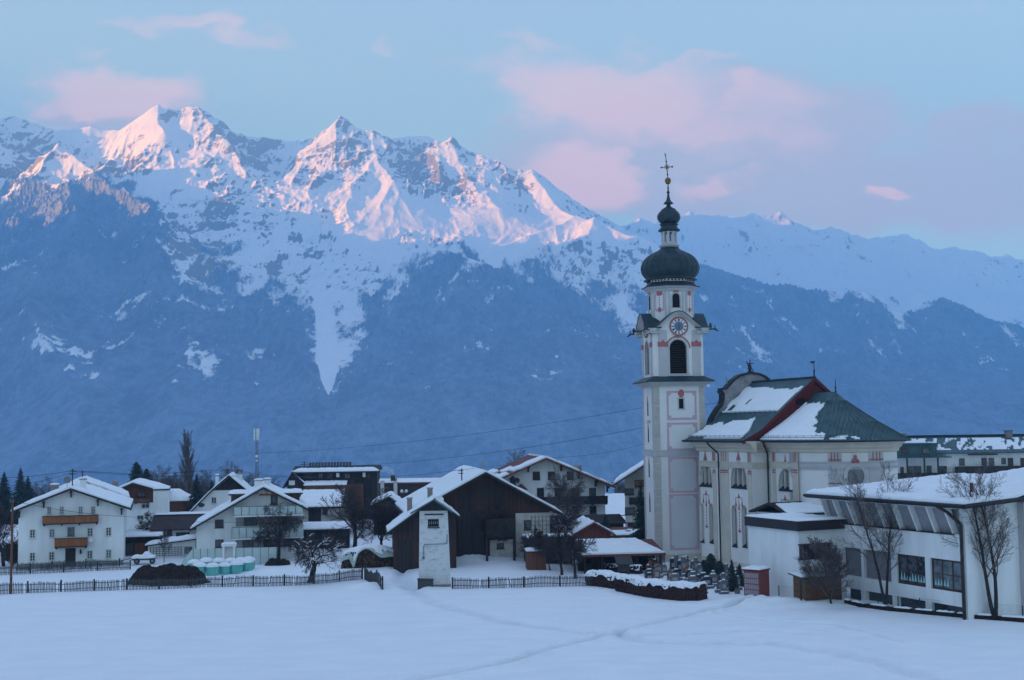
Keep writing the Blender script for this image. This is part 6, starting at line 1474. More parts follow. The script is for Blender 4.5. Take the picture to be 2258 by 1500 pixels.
# ------------------------------------------------------------------ school
def school():
    P = Vector((28.4, 107.6, 0)); F = Fac(0, 0, R(-66), P=P)
    r = F.empty('school', 'modern white school with slanted clerestory fins and thick snow on its wide roof', 'school')
    LEN = F.uz(2126, 1250)[0]
    zr0 = F.uz(1950, 1101, -1.3)[1]
    zb, zt = F.uz(1960, 1164)[1], F.uz(1960, 1112, -.9)[1]
    wz0, wz1 = (F.uz(1935, 1279)[1] + F.uz(2008, 1290)[1]) / 2, (F.uz(1935, 1214)[1] + F.uz(2008, 1226)[1]) / 2
    # long wall in strips around the window band
    w = MB(); w.box(-.5, LEN, 0, 10, wz1, zb); w.box(-.5, LEN, 0, 10, .95, wz0)
    xs = [F.uz(p, 1240)[0] for p in (1848, 1899, 1905, 1964.5, 1977, 2039.5, 2051, 2119.5)]
    w.box(-.5, xs[0], 0, 10, wz0, wz1); w.box(xs[1], xs[2], 0, .6, wz0, wz1); w.box(xs[3], xs[4], 0, .6, wz0, wz1); w.box(xs[5], xs[6], 0, .6, wz0, wz1); w.box(xs[7], LEN, 0, 10, wz0, wz1); w.box(-.5, LEN, .6, 10, zb + .002, zr0 - .1)
    o = w.build('wall', M['white'], r)
    for i in (0, 1):
        a, b = xs[2 * i], xs[2 * i + 1]; q = MB(); n = 34
        for k in range(n): z = wz0 + (wz1 - wz0) * k / n; q.prism([(.24, z), (.30, z + (wz1 - wz0) / n - .004), (.34, z + (wz1 - wz0) / n - .004), (.28, z)], a, b, 'x')
        q.build('window_blind', M['blind'], r)
    for i in (2, 3):
        a, b = xs[2 * i], xs[2 * i + 1]; wn = window(r, a + .02, b - .02, wz0 + .02, wz1 - .02, v=.22, fm='framedark', mull=2, tr=1, fw=.14)
        q = MB(); rng = random.Random(i)
        for k in range(9):
            c = a + .35 + (b - a - .7) * k / 8; h = .35 + rng.random() * .35
            if i == 3 and k > 4: continue
            q.prism([(c - .13, wz0 + .3), (c + .13, wz0 + .3), (c + .05, wz0 + .3 + h * .6), (c, wz0 + .3 + h), (c - .05, wz0 + .3 + h * .6)], .17, .19)
        q.build('paper_trees', M['mint'], wn)
    # clerestory: leaning panels between fins
    tops = [727, 822, 925, 1035, 1150, 1270, 1395, 1525, 1665]; bots = [770, 865, 968, 1075, 1190, 1312, 1440, 1578, 1708]
    ut = [F.uz(1600 + t / 3.432, 1000 + (370 + (t - 727) * .0585) / 3.432, -.9)[0] for t in tops]; ub = [F.uz(1600 + t / 3.432, 1000 + (545 + (t - 770) * .101) / 3.432, 0)[0] for t in bots]
    pn = MB(); wd = MB()
    um = [(a + b) / 2 for a, b in zip(ut, ub)]
    for a, b in zip(um[:-1], um[1:]):
        n = pn.pts([(a + .07, .42, zb), (b - .07, .42, zb), (b - .07, -.35, zt), (a + .07, -.35, zt), (a + .07, .48, zb), (b - .07, .48, zb), (b - .07, -.29, zt), (a + .07, -.29, zt)])
        for q in ((0, 1, 2, 3), (7, 6, 5, 4), (0, 4, 5, 1), (1, 5, 6, 2), (2, 6, 7, 3), (3, 7, 4, 0)): pn.face([n + k for k in q])
        wd.prism([(.02, zb + .003), (.40, zb + .003), (-.36, zt), (-.82, zt)], b - .12, b - .075, 'x')
    pn.build('sun_blinds', M['blind'], r); o = wd.build('wooden_reveals', M['balcwood'], r); fix_normals(o)
    for a in um:
        f = MB().prism([(-.04, zb + .002), (.5, zb + .002), (-.25, zt), (-.92, zt)], a - .07, a + .07, 'x').build('fin', M['white'], r); fix_normals(f)
    MB().box(um[0] - .1, um[-1] + .1, -.08, .45, zb - .08, zb + .001).build('clerestory_sill', M['beam'], r)
    MB().box(um[0] - .3, LEN + .1, -.93, .6, zt + .002, zr0 - .05).build('roof_beam', M['white'], r)
    # near end wall
    E = Fac(0, 0, R(24), P=P + F.d * LEN); e1 = 14.0
    b = MB().prism([(-.003, -3), (e1, -3), (e1, zr0 - .1), (-.003, zr0 - .1)], -.25, .3, 'y'); b.v = [(LEN - y, x, z) for (x, y, z) in b.v]; o = b.build('end_wall', M['white'], r); fix_normals(o)
    us = E.uz(2243, 1250)[0]
    b = MB().box(LEN + .26, LEN + .9, us, e1, -3, zr0 - .12).build('stair_block', M['greyplaster'], r)
    # roof with snow
    ov = 1.35; U0, U1 = -3.4, LEN + 1.6; e2 = 16.0
    def rz(u, v): return zr0 + max(0, (v + ov)) * .06 + 1.3 * max(0, min(1, (v - 4.5) / 4.0)) * max(0, min(1, (u - 3.0) / 8.0))
    m = MB(); n1, n2 = 12, 16; top = []
    for i in range(n1 + 1):
        for j in range(n2 + 1):
            u = U0 + (U1 - U0) * i / n1; v = -ov + (e2 + ov) * j / n2; top.append((u, v, rz(u, v)))
    a0 = m.pts(top); b0 = m.pts([(x, y, z - .32) for x, y, z in top]); I = lambda i, j: i * (n2 + 1) + j
    for i in range(n1):
        for j in range(n2):
            m.face((a0 + I(i, j), a0 + I(i + 1, j), a0 + I(i + 1, j + 1), a0 + I(i, j + 1))); m.face((b0 + I(i, j + 1), b0 + I(i + 1, j + 1), b0 + I(i + 1, j), b0 + I(i, j)))
    for i in range(n1): m.face((b0 + I(i, 0), b0 + I(i + 1, 0), a0 + I(i + 1, 0), a0 + I(i, 0))); m.face((a0 + I(i, n2), a0 + I(i + 1, n2), b0 + I(i + 1, n2), b0 + I(i, n2)))
    for j in range(n2): m.face((a0 + I(0, j), a0 + I(0, j + 1), b0 + I(0, j + 1), b0 + I(0, j))); m.face((b0 + I(n1, j), b0 + I(n1, j + 1), a0 + I(n1, j + 1), a0 + I(n1, j)))
    ro = m.build('roof', M['beam'], r); fix_normals(ro)
    s = MB(); snow_on(s, None, None, None, None, .36, 60, 50, None, 4, .2, .55, lambda a, b: Vector((U0 + .05 + (U1 - U0 - .1) * a, -ov + .05 + (e2 + ov) * b, rz(U0 + (U1 - U0) * a, -ov + (e2 + ov) * b))))
    s.build('roof_snow', M['roofsnow'], ro, smooth=True)
    q = MB(); q.box(LEN - 2.2, LEN - 2.0, 3.0, 3.2, rz(LEN - 2, 3), rz(LEN - 2, 3) + 1.1); q.build('vent_pipe', M['gablered'], r)
    m = MB(); m.tube((U0, -ov - .1, zr0 - .12), (U1, -ov - .1, zr0 - .12), .12, .12, 8); m.tube((U1 + .1, -ov, zr0 - .12), (U1 + .1, e2, zr0 - .12 + .06 * 17), .10, .10, 8); m.build('gutter', M['darkmetal'], r)
    m = MB(); m.path([(LEN - 1.2, -ov - .1, zr0 - .2), (LEN - .6, -.9, zr0 - .7), (LEN + .05, -.22, zr0 - 1.6), (LEN + .05, -.22, -1.5)], .13, 8); m.build('downpipe', M['beam'], r)
    # basement strip
    b = MB(); b.box(.4, LEN - .1, -.0, .5, -1.5, .0) ; b.build('basement_wall', M['white'], r)
    b = MB().box(.4, LEN - .1, .25, .55, .001, .949).build('basement_windows', M['glass'], r)
    for px in (1906, 1975, 2048): u = F.uz(px, 1330)[0]; MB().box(u - .35, u + .35, -.02, .6, -.2, .948).build('pier', M['white'], r)
    # --- flat-roofed annex
    C0 = Vector((24.1, 105.7, 0)); A_ = Fac(0, 0, R(-66), P=C0 - F.d * 7.3)
    an = empty('annex', A_.P, A_.yaw, 'flat-roofed white school annex with dark fascia and snow on top', 'annex')
    za, zb_ = A_.uz(1750, 1170)[1], A_.uz(1750, 1149)[1]
    MB().box(0, 7.3, 0, 4.9, -.8, za + .1).build('wall', M['white'], an)
    f = MB(); f.box(-.25, 7.55, -.25, 5.2, za, zb_); fo = f.build('fascia', M['fascia'], an)
    s = MB(); snow_on(s, (-.2, -.2, zb_), (7.5, -.2, zb_), (7.5, 5.1, zb_), (-.2, 5.1, zb_), .16, 24, 16, None, 2, .2, .3); s.build('roof_snow', M['roofsnow'], fo)
    B = Fac(0, 0, R(24), P=C0); u0, u1, z0, z1 = B.rect(1763, 1201, 1831, 1230)
    MB().box(7.22, 7.36, u0, u1, z0, z1).build('window_band', M['glass'], an); m = MB(); m.box(7.2, 7.42, u0 - .08, u1 + .05, z1 + .002, z1 + .12); m.box(7.2, 7.42, u0 - .08, u1 + .05, z0 - .12, z0 - .002)
    for k in range(4): c = u0 + (u1 - u0) * k / 3; m.box(7.2, 7.39, c - .05, c + .05, z0, z1)
    m.build('window_frame', M['framedark'], an)
    # roof of the house between annex and church
    K = Fac(1790, 118, R(24)); k = K.empty('house', 'small house with snowy roof tucked between church choir and annex', 'house')
    a0, z0 = K.uz(1738, 1134); a1, _ = K.uz(1850, 1134); zt = K.uz(1800, 1104, 3)[1]
    MB().box(a0 + .6, a1, .5, 6, -.8, z0 - .1).build('wall', M['white'], k); q = MB().prism([(0, z0), (3.2, zt), (6.4, z0), (6.4, z0 - .2), (3.2, zt - .2), (0, z0 - .2)], a0, a1, 'x').build('roof', M['beam'], k); fix_normals(q)
    s = MB(); snow_on(s, (a0, 0, z0), (a1, 0, z0), (a1, 2.6, z0 + (zt - z0) * .8), (a0 + .5, 2.6, z0 + (zt - z0) * .8), .2, 14, 6); s.build('roof_snow', M['roofsnow'], q)
    # garden shed and urn wall in front of the annex
    D = Fac(1762, 103.6, R(18)); d = D.empty('garden_shed', 'small brown wooden shed with snowy roof in front of the school', 'shed')
    u0, u1, z0, z1 = D.rect(1776, 1273, 1856, 1332)
    MB().box(u0, u1, 0, 1.9, z0 - .3, z1).build('wall', M['shedwood'], d); q = MB().prism([(-.2, z1 - .02), (2.0, z1 + .16), (2.0, z1 + .24), (-.2, z1 + .06)], u0 - .45, u1 + .1, 'x').build('roof', M['copper'], d); fix_normals(q)
    s = MB(); snow_on(s, (u0 - .4, -.15, z1 + .08), (u1 - 1.2, -.15, z1 + .08), (u1 - 1.2, 1.9, z1 + .24), (u0 - .4, 1.9, z1 + .24), .12, 10, 6, lambda a, b: a + .3 * b < 1.05); s.build('roof_snow', M['roofsnow'], q)
    MB().box(u0 - .5, u0 - .38, -.1, .02, z0 - .3, z1).build('post', M['beam'], d); MB().box(u0 + .5, u0 + 1.4, -.04, .01, z0, z1 - .25).build('door', M['brownwood'], d)
    U = Fac(1640, 107.5, R(-40)); c = U.empty('urn_wall', 'red urn wall with rows of small white niches beside the annex', 'urn wall')
    u0, z0 = U.uz(1641, 1318); u1, _ = U.uz(1676, 1322); z1 = U.uz(1658, 1259)[1]; z0 = U.uz(1658, 1322)[1]; dd = 1.7
    MB().box(u0, u1, 0, dd, z0 - .4, z1).build('wall', M['urnred'], c)
    q = MB(); n, mm = 7, 4
    for i in range(mm):
        for j in range(n): a = u0 + .08 + (u1 - u0 - .16) * j / n; z = z0 + .35 + (z1 - z0 - .5) * i / mm; q.box(a + .02, a + (u1 - u0 - .16) / n - .02, -.03, .01, z + .03, z + (z1 - z0 - .5) / mm - .05)
    q.build('niche_plates', M['plate'], c); t = MB().box(u0 - .1, u1 + .1, -.1, dd + .1, z1 + .002, z1 + .1).build('cover', M['gablered'], c)
    s = MB(); snow_on(s, (u0 - .1, -.1, z1 + .1), (u1 + .1, -.1, z1 + .1), (u1 + .1, dd, z1 + .1), (u0 - .1, dd, z1 + .1), .18, 10, 6); s.build('cover_snow', M['roofsnow'], c)
M['blind'] = mat('grey_external_blind', (0.30, 0.29, 0.31), (0.26, 0.25, 0.27), scale=2, rough=.6)
M['mint'] = mat('mint_paper', (0.25, 0.52, 0.55), (0.35, 0.55, 0.55), scale=3, rough=.8)
M['fascia'] = mat('dark_fascia_sheets', (0.040, 0.030, 0.034), (0.028, 0.024, 0.028), scale=1.5, rough=.6, kind='seam', width=.6, bump=.5)
M['shedwood'] = mat('weathered_orange_planks', (0.20, 0.095, 0.045), (0.10, 0.060, 0.040), scale=1.2, kind='hplank', width=.16, bump=.6, stretch=(.6, .6, 4))
M['urnred'] = mat('rust_red_wall', (0.27, 0.070, 0.060), (0.20, 0.055, 0.050), scale=2, rough=.85)
M['plate'] = mat('grey_stone_plates', (0.36, 0.30, 0.32), (0.28, 0.24, 0.26), scale=6, rough=.6)
school()
# ------------------------------------------------------------------ trees
def tubes_mesh(name, segs, n, mt, parent):
    """one mesh of tapered tubes from rows (x0 y0 z0 x1 y1 z1 r0 r1)"""
    S_ = np.array(segs, float); a, b, r0, r1 = S_[:, :3], S_[:, 3:6], S_[:, 6], S_[:, 7]
    d = b - a; d /= np.linalg.norm(d, axis=1, keepdims=True) + 1e-9
    ref = np.where(np.abs(d[:, 2:3]) < .9, np.array([[0, 0, 1.]]), np.array([[1., 0, 0]]))
    x = np.cross(d, ref); x /= np.linalg.norm(x, axis=1, keepdims=True); y = np.cross(d, x)
    t = 2 * np.pi * np.arange(n) / n
    ring = x[:, None, :] * np.cos(t)[None, :, None] + y[:, None, :] * np.sin(t)[None, :, None]
    V = np.concatenate([a[:, None] + ring * r0[:, None, None], b[:, None] + ring * r1[:, None, None]], 1).reshape(-1, 3)
    base = np.arange(len(S_))[:, None] * (2 * n); k = np.arange(n); j = (k + 1) % n
    F = np.stack([base + k, base + j, base + n + j, base + n + k], -1).reshape(-1, 4)
    me = bpy.data.meshes.new(name); me.vertices.add(len(V)); me.vertices.foreach_set('co', V.astype(np.float32).ravel())
    me.loops.add(F.size); me.loops.foreach_set('vertex_index', F.astype(np.int32).ravel())
    me.polygons.add(len(F)); me.polygons.foreach_set('loop_start', np.arange(0, F.size, 4, dtype=np.int32))
    me.polygons.foreach_set('use_smooth', np.ones(len(F), bool)); me.update(calc_edges=True); me.materials.append(mt)
    return link(name, me, parent)

def grow(rng, p, d, ln, r, lev, A, out, snow):
    """one branch and its children; A: list per level of (children, length ratio, angle, tropism, wander, first child at)"""
    nseg = max(2, int(ln / A['seg'][lev])) if lev < 3 else 2
    nch, ratio, ang, trop, wan, first = A['lev'][lev]
    last = lev >= len(A['lev']) - 1
    pts = [p]; dirs = [d]
    for i in range(nseg):
        d = (d + Vector((rng.gauss(0, wan), rng.gauss(0, wan), rng.gauss(0, wan) + trop))).normalized()
        q = p + d * (ln / nseg); t0, t1 = i / nseg, (i + 1) / nseg
        ra, rb = r * (1 - .72 * t0), r * (1 - .72 * t1)
        out[min(lev, 1)].append((*p, *q, max(ra, A['rmin']), max(rb, A['rmin'])))
        if snow is not None and lev <= A.get('snowlev', 2) and abs(d.z) < .75 and rng.random() < .75:
            up = Vector((0, 0, 1)); snow.append((*(p + up * ra * .9), *(q + up * rb * .9), ra * .8 + .018, rb * .8 + .018))
        p = q; pts.append(p); dirs.append(d)
    if last: return
    for k in range(nch):
        t = first + (1 - first) * (k + rng.random() * .8) / nch
        i = min(int(t * nseg), nseg - 1); f = t * nseg - i
        o = pts[i].lerp(pts[i + 1], min(f, 1)); dd = dirs[i + 1]
        ax = dd.orthogonal().normalized(); ax.rotate(Matrix.Rotation(k * 2.4 + rng.random() * 1.2, 3, dd))
        nd = dd.copy(); nd.rotate(Matrix.Rotation(ang * (1 - .35 * t) + rng.gauss(0, .14), 3, ax))
        grow(rng, o, nd, ln * ratio * (1.05 - .45 * t) * rng.uniform(.75, 1.15), r * (1 - .6 * t) * A['rr'], lev + 1, A, out, snow)
APPLE = dict(seg=[.5, .5, .3], rmin=.010, rr=.55, lev=[(11, .95, 1.0, .02, .10, .38), (10, .55, .75, .05, .22, .12), (10, .58, .7, .10, .2, .1), (6, .6, .6, .10, .2, .2), (0, 0, 0, .05, .2, 0)])
WALNUT = dict(seg=[.8, .7, .5], rmin=.012, rr=.56, lev=[(13, .78, .95, .03, .09, .25), (10, .55, .8, .03, .18, .12), (9, .55, .75, .03, .2, .1), (6, .58, .7, .02, .2, .2), (0, 0, 0, 0, .2, 0)])
WEEP = dict(seg=[.6, .5, .35], rmin=.014, rr=.55, lev=[(10, .78, .95, .03, .12, .35), (10, .6, .85, -.06, .24, .12), (9, .66, .8, -.22, .22, .1), (5, .65, .6, -.28, .2, .2), (0, 0, 0, -.2, .2, 0)])
OLD = dict(seg=[.5, .4, .3], rmin=.015, rr=.6, snowlev=2, lev=[(8, 1.05, 1.15, .0, .14, .42), (9, .52, .85, -.03, .32, .15), (9, .58, .85, -.02, .3, .1), (5, .6, .7, 0, .25, .2), (0, 0, 0, 0, .2, 0)])
YOUNG = dict(seg=[.9, .6, .4], rmin=.007, rr=.48, lev=[(15, .46, .72, .03, .05, .28), (8, .48, .6, .06, .12, .15), (6, .5, .6, .06, .14, .1), (3, .55, .55, .05, .15, .2), (0, 0, 0, .05, .2, 0)])
POPLAR = dict(seg=[1.5, 1, .6], rmin=.019, rr=.42, lev=[(64, .27, .62, .072, .02, .03), (7, .45, .36, .12, .08, .08), (6, .5, .36, .10, .1, .08), (3, .55, .4, .08, .1, .1), (0, 0, 0, 0, .1, 0)])
SHRUB = dict(seg=[.4, .4, .3], rmin=.012, rr=.6, lev=[(10, .9, .7, .05, .1, .05), (10, .6, .6, .07, .18, .1), (9, .58, .55, .08, .2, .1), (5, .6, .5, .08, .2, .2), (0, 0, 0, .05, .2, 0)])
def tree(name, label, P, h, r, A, seed, lean=(0, 0), tm='bark', cm='twig', group=None, snow=False, trunks=1, cat='tree', hscale=.62):
    rng = random.Random(seed); z = ground_at(P.x, P.y) if abs(P.z) < 1e-6 else P.z
    o = empty(name, (P.x, P.y, z - .1), 0, label, cat, group)
    out = [[], []]; sn = [] if snow else None
    for k in range(trunks):
        a = k * 2.5 + .4; sp = 0 if trunks == 1 else .22
        grow(rng, Vector((0, 0, 0)), Vector((lean[0] + sp * math.cos(a), lean[1] + sp * math.sin(a), 1)).normalized(), h * hscale, r, 0, A, out, sn)
    tubes_mesh('trunk', out[0], 8, M[tm], o); tubes_mesh('crown', out[1], 3, M[cm], o)
    if sn: tubes_mesh('branch_snow', sn, 5, M['roofsnow'], o)['kind'] = 'stuff'
    return o
def conifer(name, label, P, h, w, seed, mt='conifer', group=None, snow=0.0, bare=.06, z=None, cat='tree', shape=.8):
    rng = np.random.default_rng(seed); z = ground_at(P.x, P.y) if z is None else z
    o = empty(name, (P.x, P.y, z - .1), 0, label, cat, group)
    MB().tube((0, 0, 0), (0, 0, h * .97), h * .018 + .04, .02, 7).build('trunk', M['bark'], o)
    V = []; F = []; n = 0
    nb = int(240 + h * 26)
    for k in range(nb):
        t = (k / nb) ** .85; zz = h * (bare + (1 - bare) * t); L = w * .5 * (1 - t) ** shape * rng.uniform(.7, 1.12) + .05; a = rng.uniform(0, 2 * np.pi)
        d = np.array([np.cos(a), np.sin(a), 0.]); s = np.array([-np.sin(a), np.cos(a), 0.]); up = rng.uniform(.0, .25); dr = rng.uniform(.25, .5)
        m = 5
        for i in range(m):
            q0, q1 = i / m, (i + 1.15) / m
            c0 = d * L * q0 + np.array([0, 0, zz + L * (up * q0 - dr * q0 * q0)]); c1 = d * L * q1 + np.array([0, 0, zz + L * (up * q1 - dr * q1 * q1) - .05])
            wd = L * .30 * (1 - q0 * .75) * rng.uniform(.7, 1.2) + .02; tl = rng.uniform(-.35, .35)
            for sg in (-1, 1):
                V += [c0, c0 + s * sg * wd * .8 + np.array([0, 0, -wd * .4 + tl * wd]), c1 + s * sg * wd * .45 + np.array([0, 0, -wd * .5])]; F.append((n, n + 1, n + 2)); n += 3
    me = bpy.data.meshes.new('crown'); me.from_pydata([tuple(v) for v in V], [], F); me.update(); me.materials.append(M[mt]); link('crown', me, o)
    return o

# orchard by the picket fence
for i, (px, py, h, r, s, lb) in enumerate(((1186, 1252, 4.6, .14, 11, 'bare apple tree with dense twigs next to the rust-brown container'), (1213, 1260, 4.4, .09, 12, 'thin-stemmed bare apple tree in the middle of the orchard row'),
        (1239, 1269, 5.2, .16, 13, 'broad bare apple tree second from the hedge in the orchard'), (1267, 1277, 5.4, .17, 14, 'bare apple tree with long slanting limb standing just behind the picket fence'))):
    tree('apple_tree', lb, gnd(px, py), h, r, APPLE, s, group='bare apple trees in the orchard', hscale=.56)
tree('fruit_tree', 'bare drooping fruit tree in front of the balcony house', gnd(613, 1238), 7.6, .24, WEEP, 21)
tree('fruit_tree', 'crooked leaning old fruit tree with snow on its limbs behind the fence', gnd(684, 1286), 5.9, .34, OLD, 33, lean=(.50, .1), snow=True)
tree('walnut_tree', 'big bare spreading tree between the timber houses and the log pile', gnd(782, 1226), 10.4, .30, WALNUT, 41)
tree('walnut_tree', 'smaller bare tree leaning over the log pile beside the wooden barn', gnd(842, 1222), 7.6, .20, WALNUT, 47)
tree('fruit_tree', 'bare tree standing before the dark gate of the great barn', gnd(1088, 1238), 7.8, .16, WALNUT, 51)
tree('birch_tree', 'pale bare tree in front of the big white gabled house', gnd(1240, 1198), 10.6, .16, WALNUT, 57, cm='twigpale')
tree('fruit_tree', 'bare tree with snowy twigs beside the low red-brown house', gnd(1262, 1222), 5.4, .14, OLD, 59, snow=True)
tree('young_tree', 'dense round bare tree in front of the brown garden shed', gnd(1833, 1340), 6.9, .10, SHRUB, 61, tm='bark', hscale=.5, cm='twigpale')
tree('maple_tree', 'tall slim bare tree with two stems before the school windows', gnd(1953, 1344), 10.6, .13, YOUNG, 63, trunks=2, hscale=.9, cm='twigpale')
tree('maple_tree', 'tall forked bare tree in front of the blank school end wall', gnd(2193, 1368), 11.6, .17, YOUNG, 68, trunks=2, lean=(-.04, 0), hscale=.85, cm='twigpale')
tree('young_tree', 'thin little bare tree in front of the trellis shed', gnd(362, 1238), 3.8, .05, YOUNG, 71, hscale=.9)
tree('poplar_tree', 'tall bare columnar poplar rising behind the snowy hut', atz(416, 250, -3), 18.6, .40, POPLAR, 75, tm='twigpale', cm='twigpale', hscale=.86)
tree('bare_tree', 'dark bare tree at the edge of the farmhouse garden', gnd(8, 1246), 8.2, .22, WALNUT, 81)
tree('shrub', 'dense bare shrub between fence post and farmhouse wall', gnd(28, 1250), 3.2, .05, SHRUB, 83, trunks=3, cat='shrub')
tree('bare_tree', 'snow-dusted crooked bare tree behind the farmhouse garage', gnd(316, 1212), 5.6, .14, OLD, 85, snow=True)
tree('bare_tree', 'bare rounded tree behind the dark plank gable', atz(536, 215, -1), 11.5, .2, WALNUT, 87, cm='twigpale')
# conifers
for (px, Y, h, w, s, lb) in ((8, 235, 10.2, 7.0, 1, 'broad dark spruce at the western end of the village'), (44, 232, 10.8, 6.4, 2, 'pointed dark spruce beside the farmhouse roof'), (60, 240, 9.6, 6.8, 9, 'dark spruce leaning against the group west of the farmhouse'), (433, 195, 8.6, 5.2, 3, 'dark bushy spruce at the foot of the poplar'), (466, 215, 7.5, 4.5, 4, 'dark spruce beside the white chimney of the plank-gabled house')):
    conifer('spruce', lb, atz(px, Y), h, w, s)
conifer('pine_tree', 'round-topped dark pine behind the brown timber house', atz(300, 225, -1), 11.3, 5.2, 5, shape=.45, bare=.35); conifer('pine_tree', 'second dark pine touching the round-topped pine behind the timber house', atz(322, 228, -1), 10.2, 5.0, 6, shape=.5, bare=.35)
conifer('fir_tree', 'dark fir squeezed between beige house and church tower', gnd(1416, 1226), 8.8, 3.8, 7)
conifer('cypress', 'slim dark columnar cypress behind the open shed', gnd(1338, 1216), 4.3, 1.5, 8, shape=.28, bare=.02)
conifer('fir_tree', 'small dark fir standing among the graves beside the urn wall', gnd(1615, 1306), 2.9, 1.5, 10); conifer('fir_tree', 'stout little fir among graves next to the white annex wall', gnd(1632, 1298), 2.2, 1.6, 12)
for i, (px, py, w) in enumerate(((1568, 1268, 1.5), (1588, 1275, 1.2), (1552, 1262, .9))):
    conifer('yew_bush', ('dark round yew bush in the middle of the cemetery', 'smaller dark yew bush in front of the church wall', 'low dark yew bush beside the red grave flowers')[i], gnd(px, py), 1.5 * w, 1.5 * w, 20 + i, shape=.4, bare=.02, cat='bush')
# far trees on the valley side of the village
FT = [(92, 260, 7), (340, 250, 8.5), (356, 262, 8), (376, 258, 8.6), (392, 264, 8), (448, 262, 8), (478, 258, 7.5), (600, 255, 6), (1012, 265, 5.5), (1150, 260, 11), (1168, 258, 11.2), (1372, 262, 6)]
proto = tree('bare_tree', 'grey bare tree in the hazy row behind the village', atz(FT[0][0], FT[0][1], -4.2), FT[0][2] + 4, .2, WALNUT, 91, cm='twigpale', group='hazy bare trees behind the village')
for i, (px, Y, h) in enumerate(FT[1:]):
    c = proto.copy(); COL.objects.link(c); p = atz(px, Y, -.070 * (Y - 200)); c.location = p; k = (h + 4) / (FT[0][2] + 4); c.scale = (k, k, k); c.rotation_euler.z = i * 1.7
    for ch in proto.children: q = ch.copy(); COL.objects.link(q); q.parent = c

# ------------------------------------------------------------------ fences
def picket_fence(label, pts, h=1.0, seed=0, sp=.135, post=2.9, snow=True):
    P = [gnd(*p) for p in pts]; rng = random.Random(seed); o = empty('picket_fence', P[0], 0, label, 'fence', None); O = P[0]
    cum = [0]
    for a, b in zip(P[:-1], P[1:]): cum.append(cum[-1] + (b - a).length)
    def along(s):
        for i in range(len(P) - 1):
            if s <= cum[i + 1] or i == len(P) - 2:
                t = (s - cum[i]) / (cum[i + 1] - cum[i]); p = P[i].lerp(P[i + 1], t); d = (P[i + 1] - P[i]).normalized(); p = p.copy(); p.z = ground_at(p.x, p.y); return p - O, d
    L = cum[-1]; pk = MB(); s = 0.05; up = Vector((0, 0, 1))
    sag = lambda s: .05 * math.sin(s * .55 + seed) + .04 * math.sin(s * 1.7)
    while s < L:
        p, d = along(s); n = Vector((d.y, -d.x, 0)); hh = h * rng.uniform(.93, 1.05) + sag(s); t = rng.gauss(0, .014) + (rng.random() < .03) * rng.uniform(-.2, .2); w = .034
        if rng.random() > .015:
            a = p + d * (t * -.5); b = p + d * (t * hh) + up * hh; q = n * .03
            v = [a - d * w + q, a + d * w + q, b + d * w + q - up * .08, b + q, b - d * w + q - up * .08]; v2 = [x + n * .022 for x in v]
            i = pk.pts(v + v2); pk.face(range(i, i + 5)); pk.face(range(i + 9, i + 4, -1))
            for k in range(5): pk.face((i + (k + 1) % 5, i + k, i + 5 + k, i + 5 + (k + 1) % 5))
        s += sp * rng.uniform(.88, 1.12)
    o1 = pk.build('pickets', M['greywood'], o); fix_normals(o1)
    for hz in (.28, .76):
        r = MB(); s = 0
        while s < L - .05:
            s2 = min(s + 1.0, L); (p, d), (q, _) = along(s), along(s2); r.tube(p + up * (h * hz + sag(s)), q + up * (h * hz + sag(s2)), .04, .04, 4); s = s2
        r.build('rail', M['greywood'], o)
    n = max(1, int(L / post))
    for k in range(n + 1):
        p, d = along(L * k / n); q = Vector((d.y, -d.x, 0)) * -.07; hh = h * rng.uniform(1.02, 1.12)
        MB().tube(p + q - up * .4, p + q + up * hh, .085, .08, 7).build('post', M['beam'], o)
picket_fence('long grey picket fence in front of dung heap and bales', [(-14, 1315), (98, 1310.5), (189, 1307), (350, 1302), (459, 1296.5), (551, 1295), (651, 1293), (723, 1287), (800, 1277)], 1.0, 1)
picket_fence('short picket fence end turning towards the viewer beside the lane', [(804, 1277), (822, 1288), (842, 1302)], 1.15, 2)
picket_fence('grey picket fence between white brick tower and hedge', [(998, 1300), (1090, 1298.5), (1163, 1296), (1234, 1294.5), (1314, 1293)], 1.0, 3)
picket_fence('dark picket fence around the farmhouse garden', [(-10, 1268), (38, 1265.5), (139, 1261), (287, 1254)], 1.0, 4)
picket_fence('dark picket fence close along the farmhouse wall', [(38, 1256), (140, 1252), (264, 1246)], .9, 5)

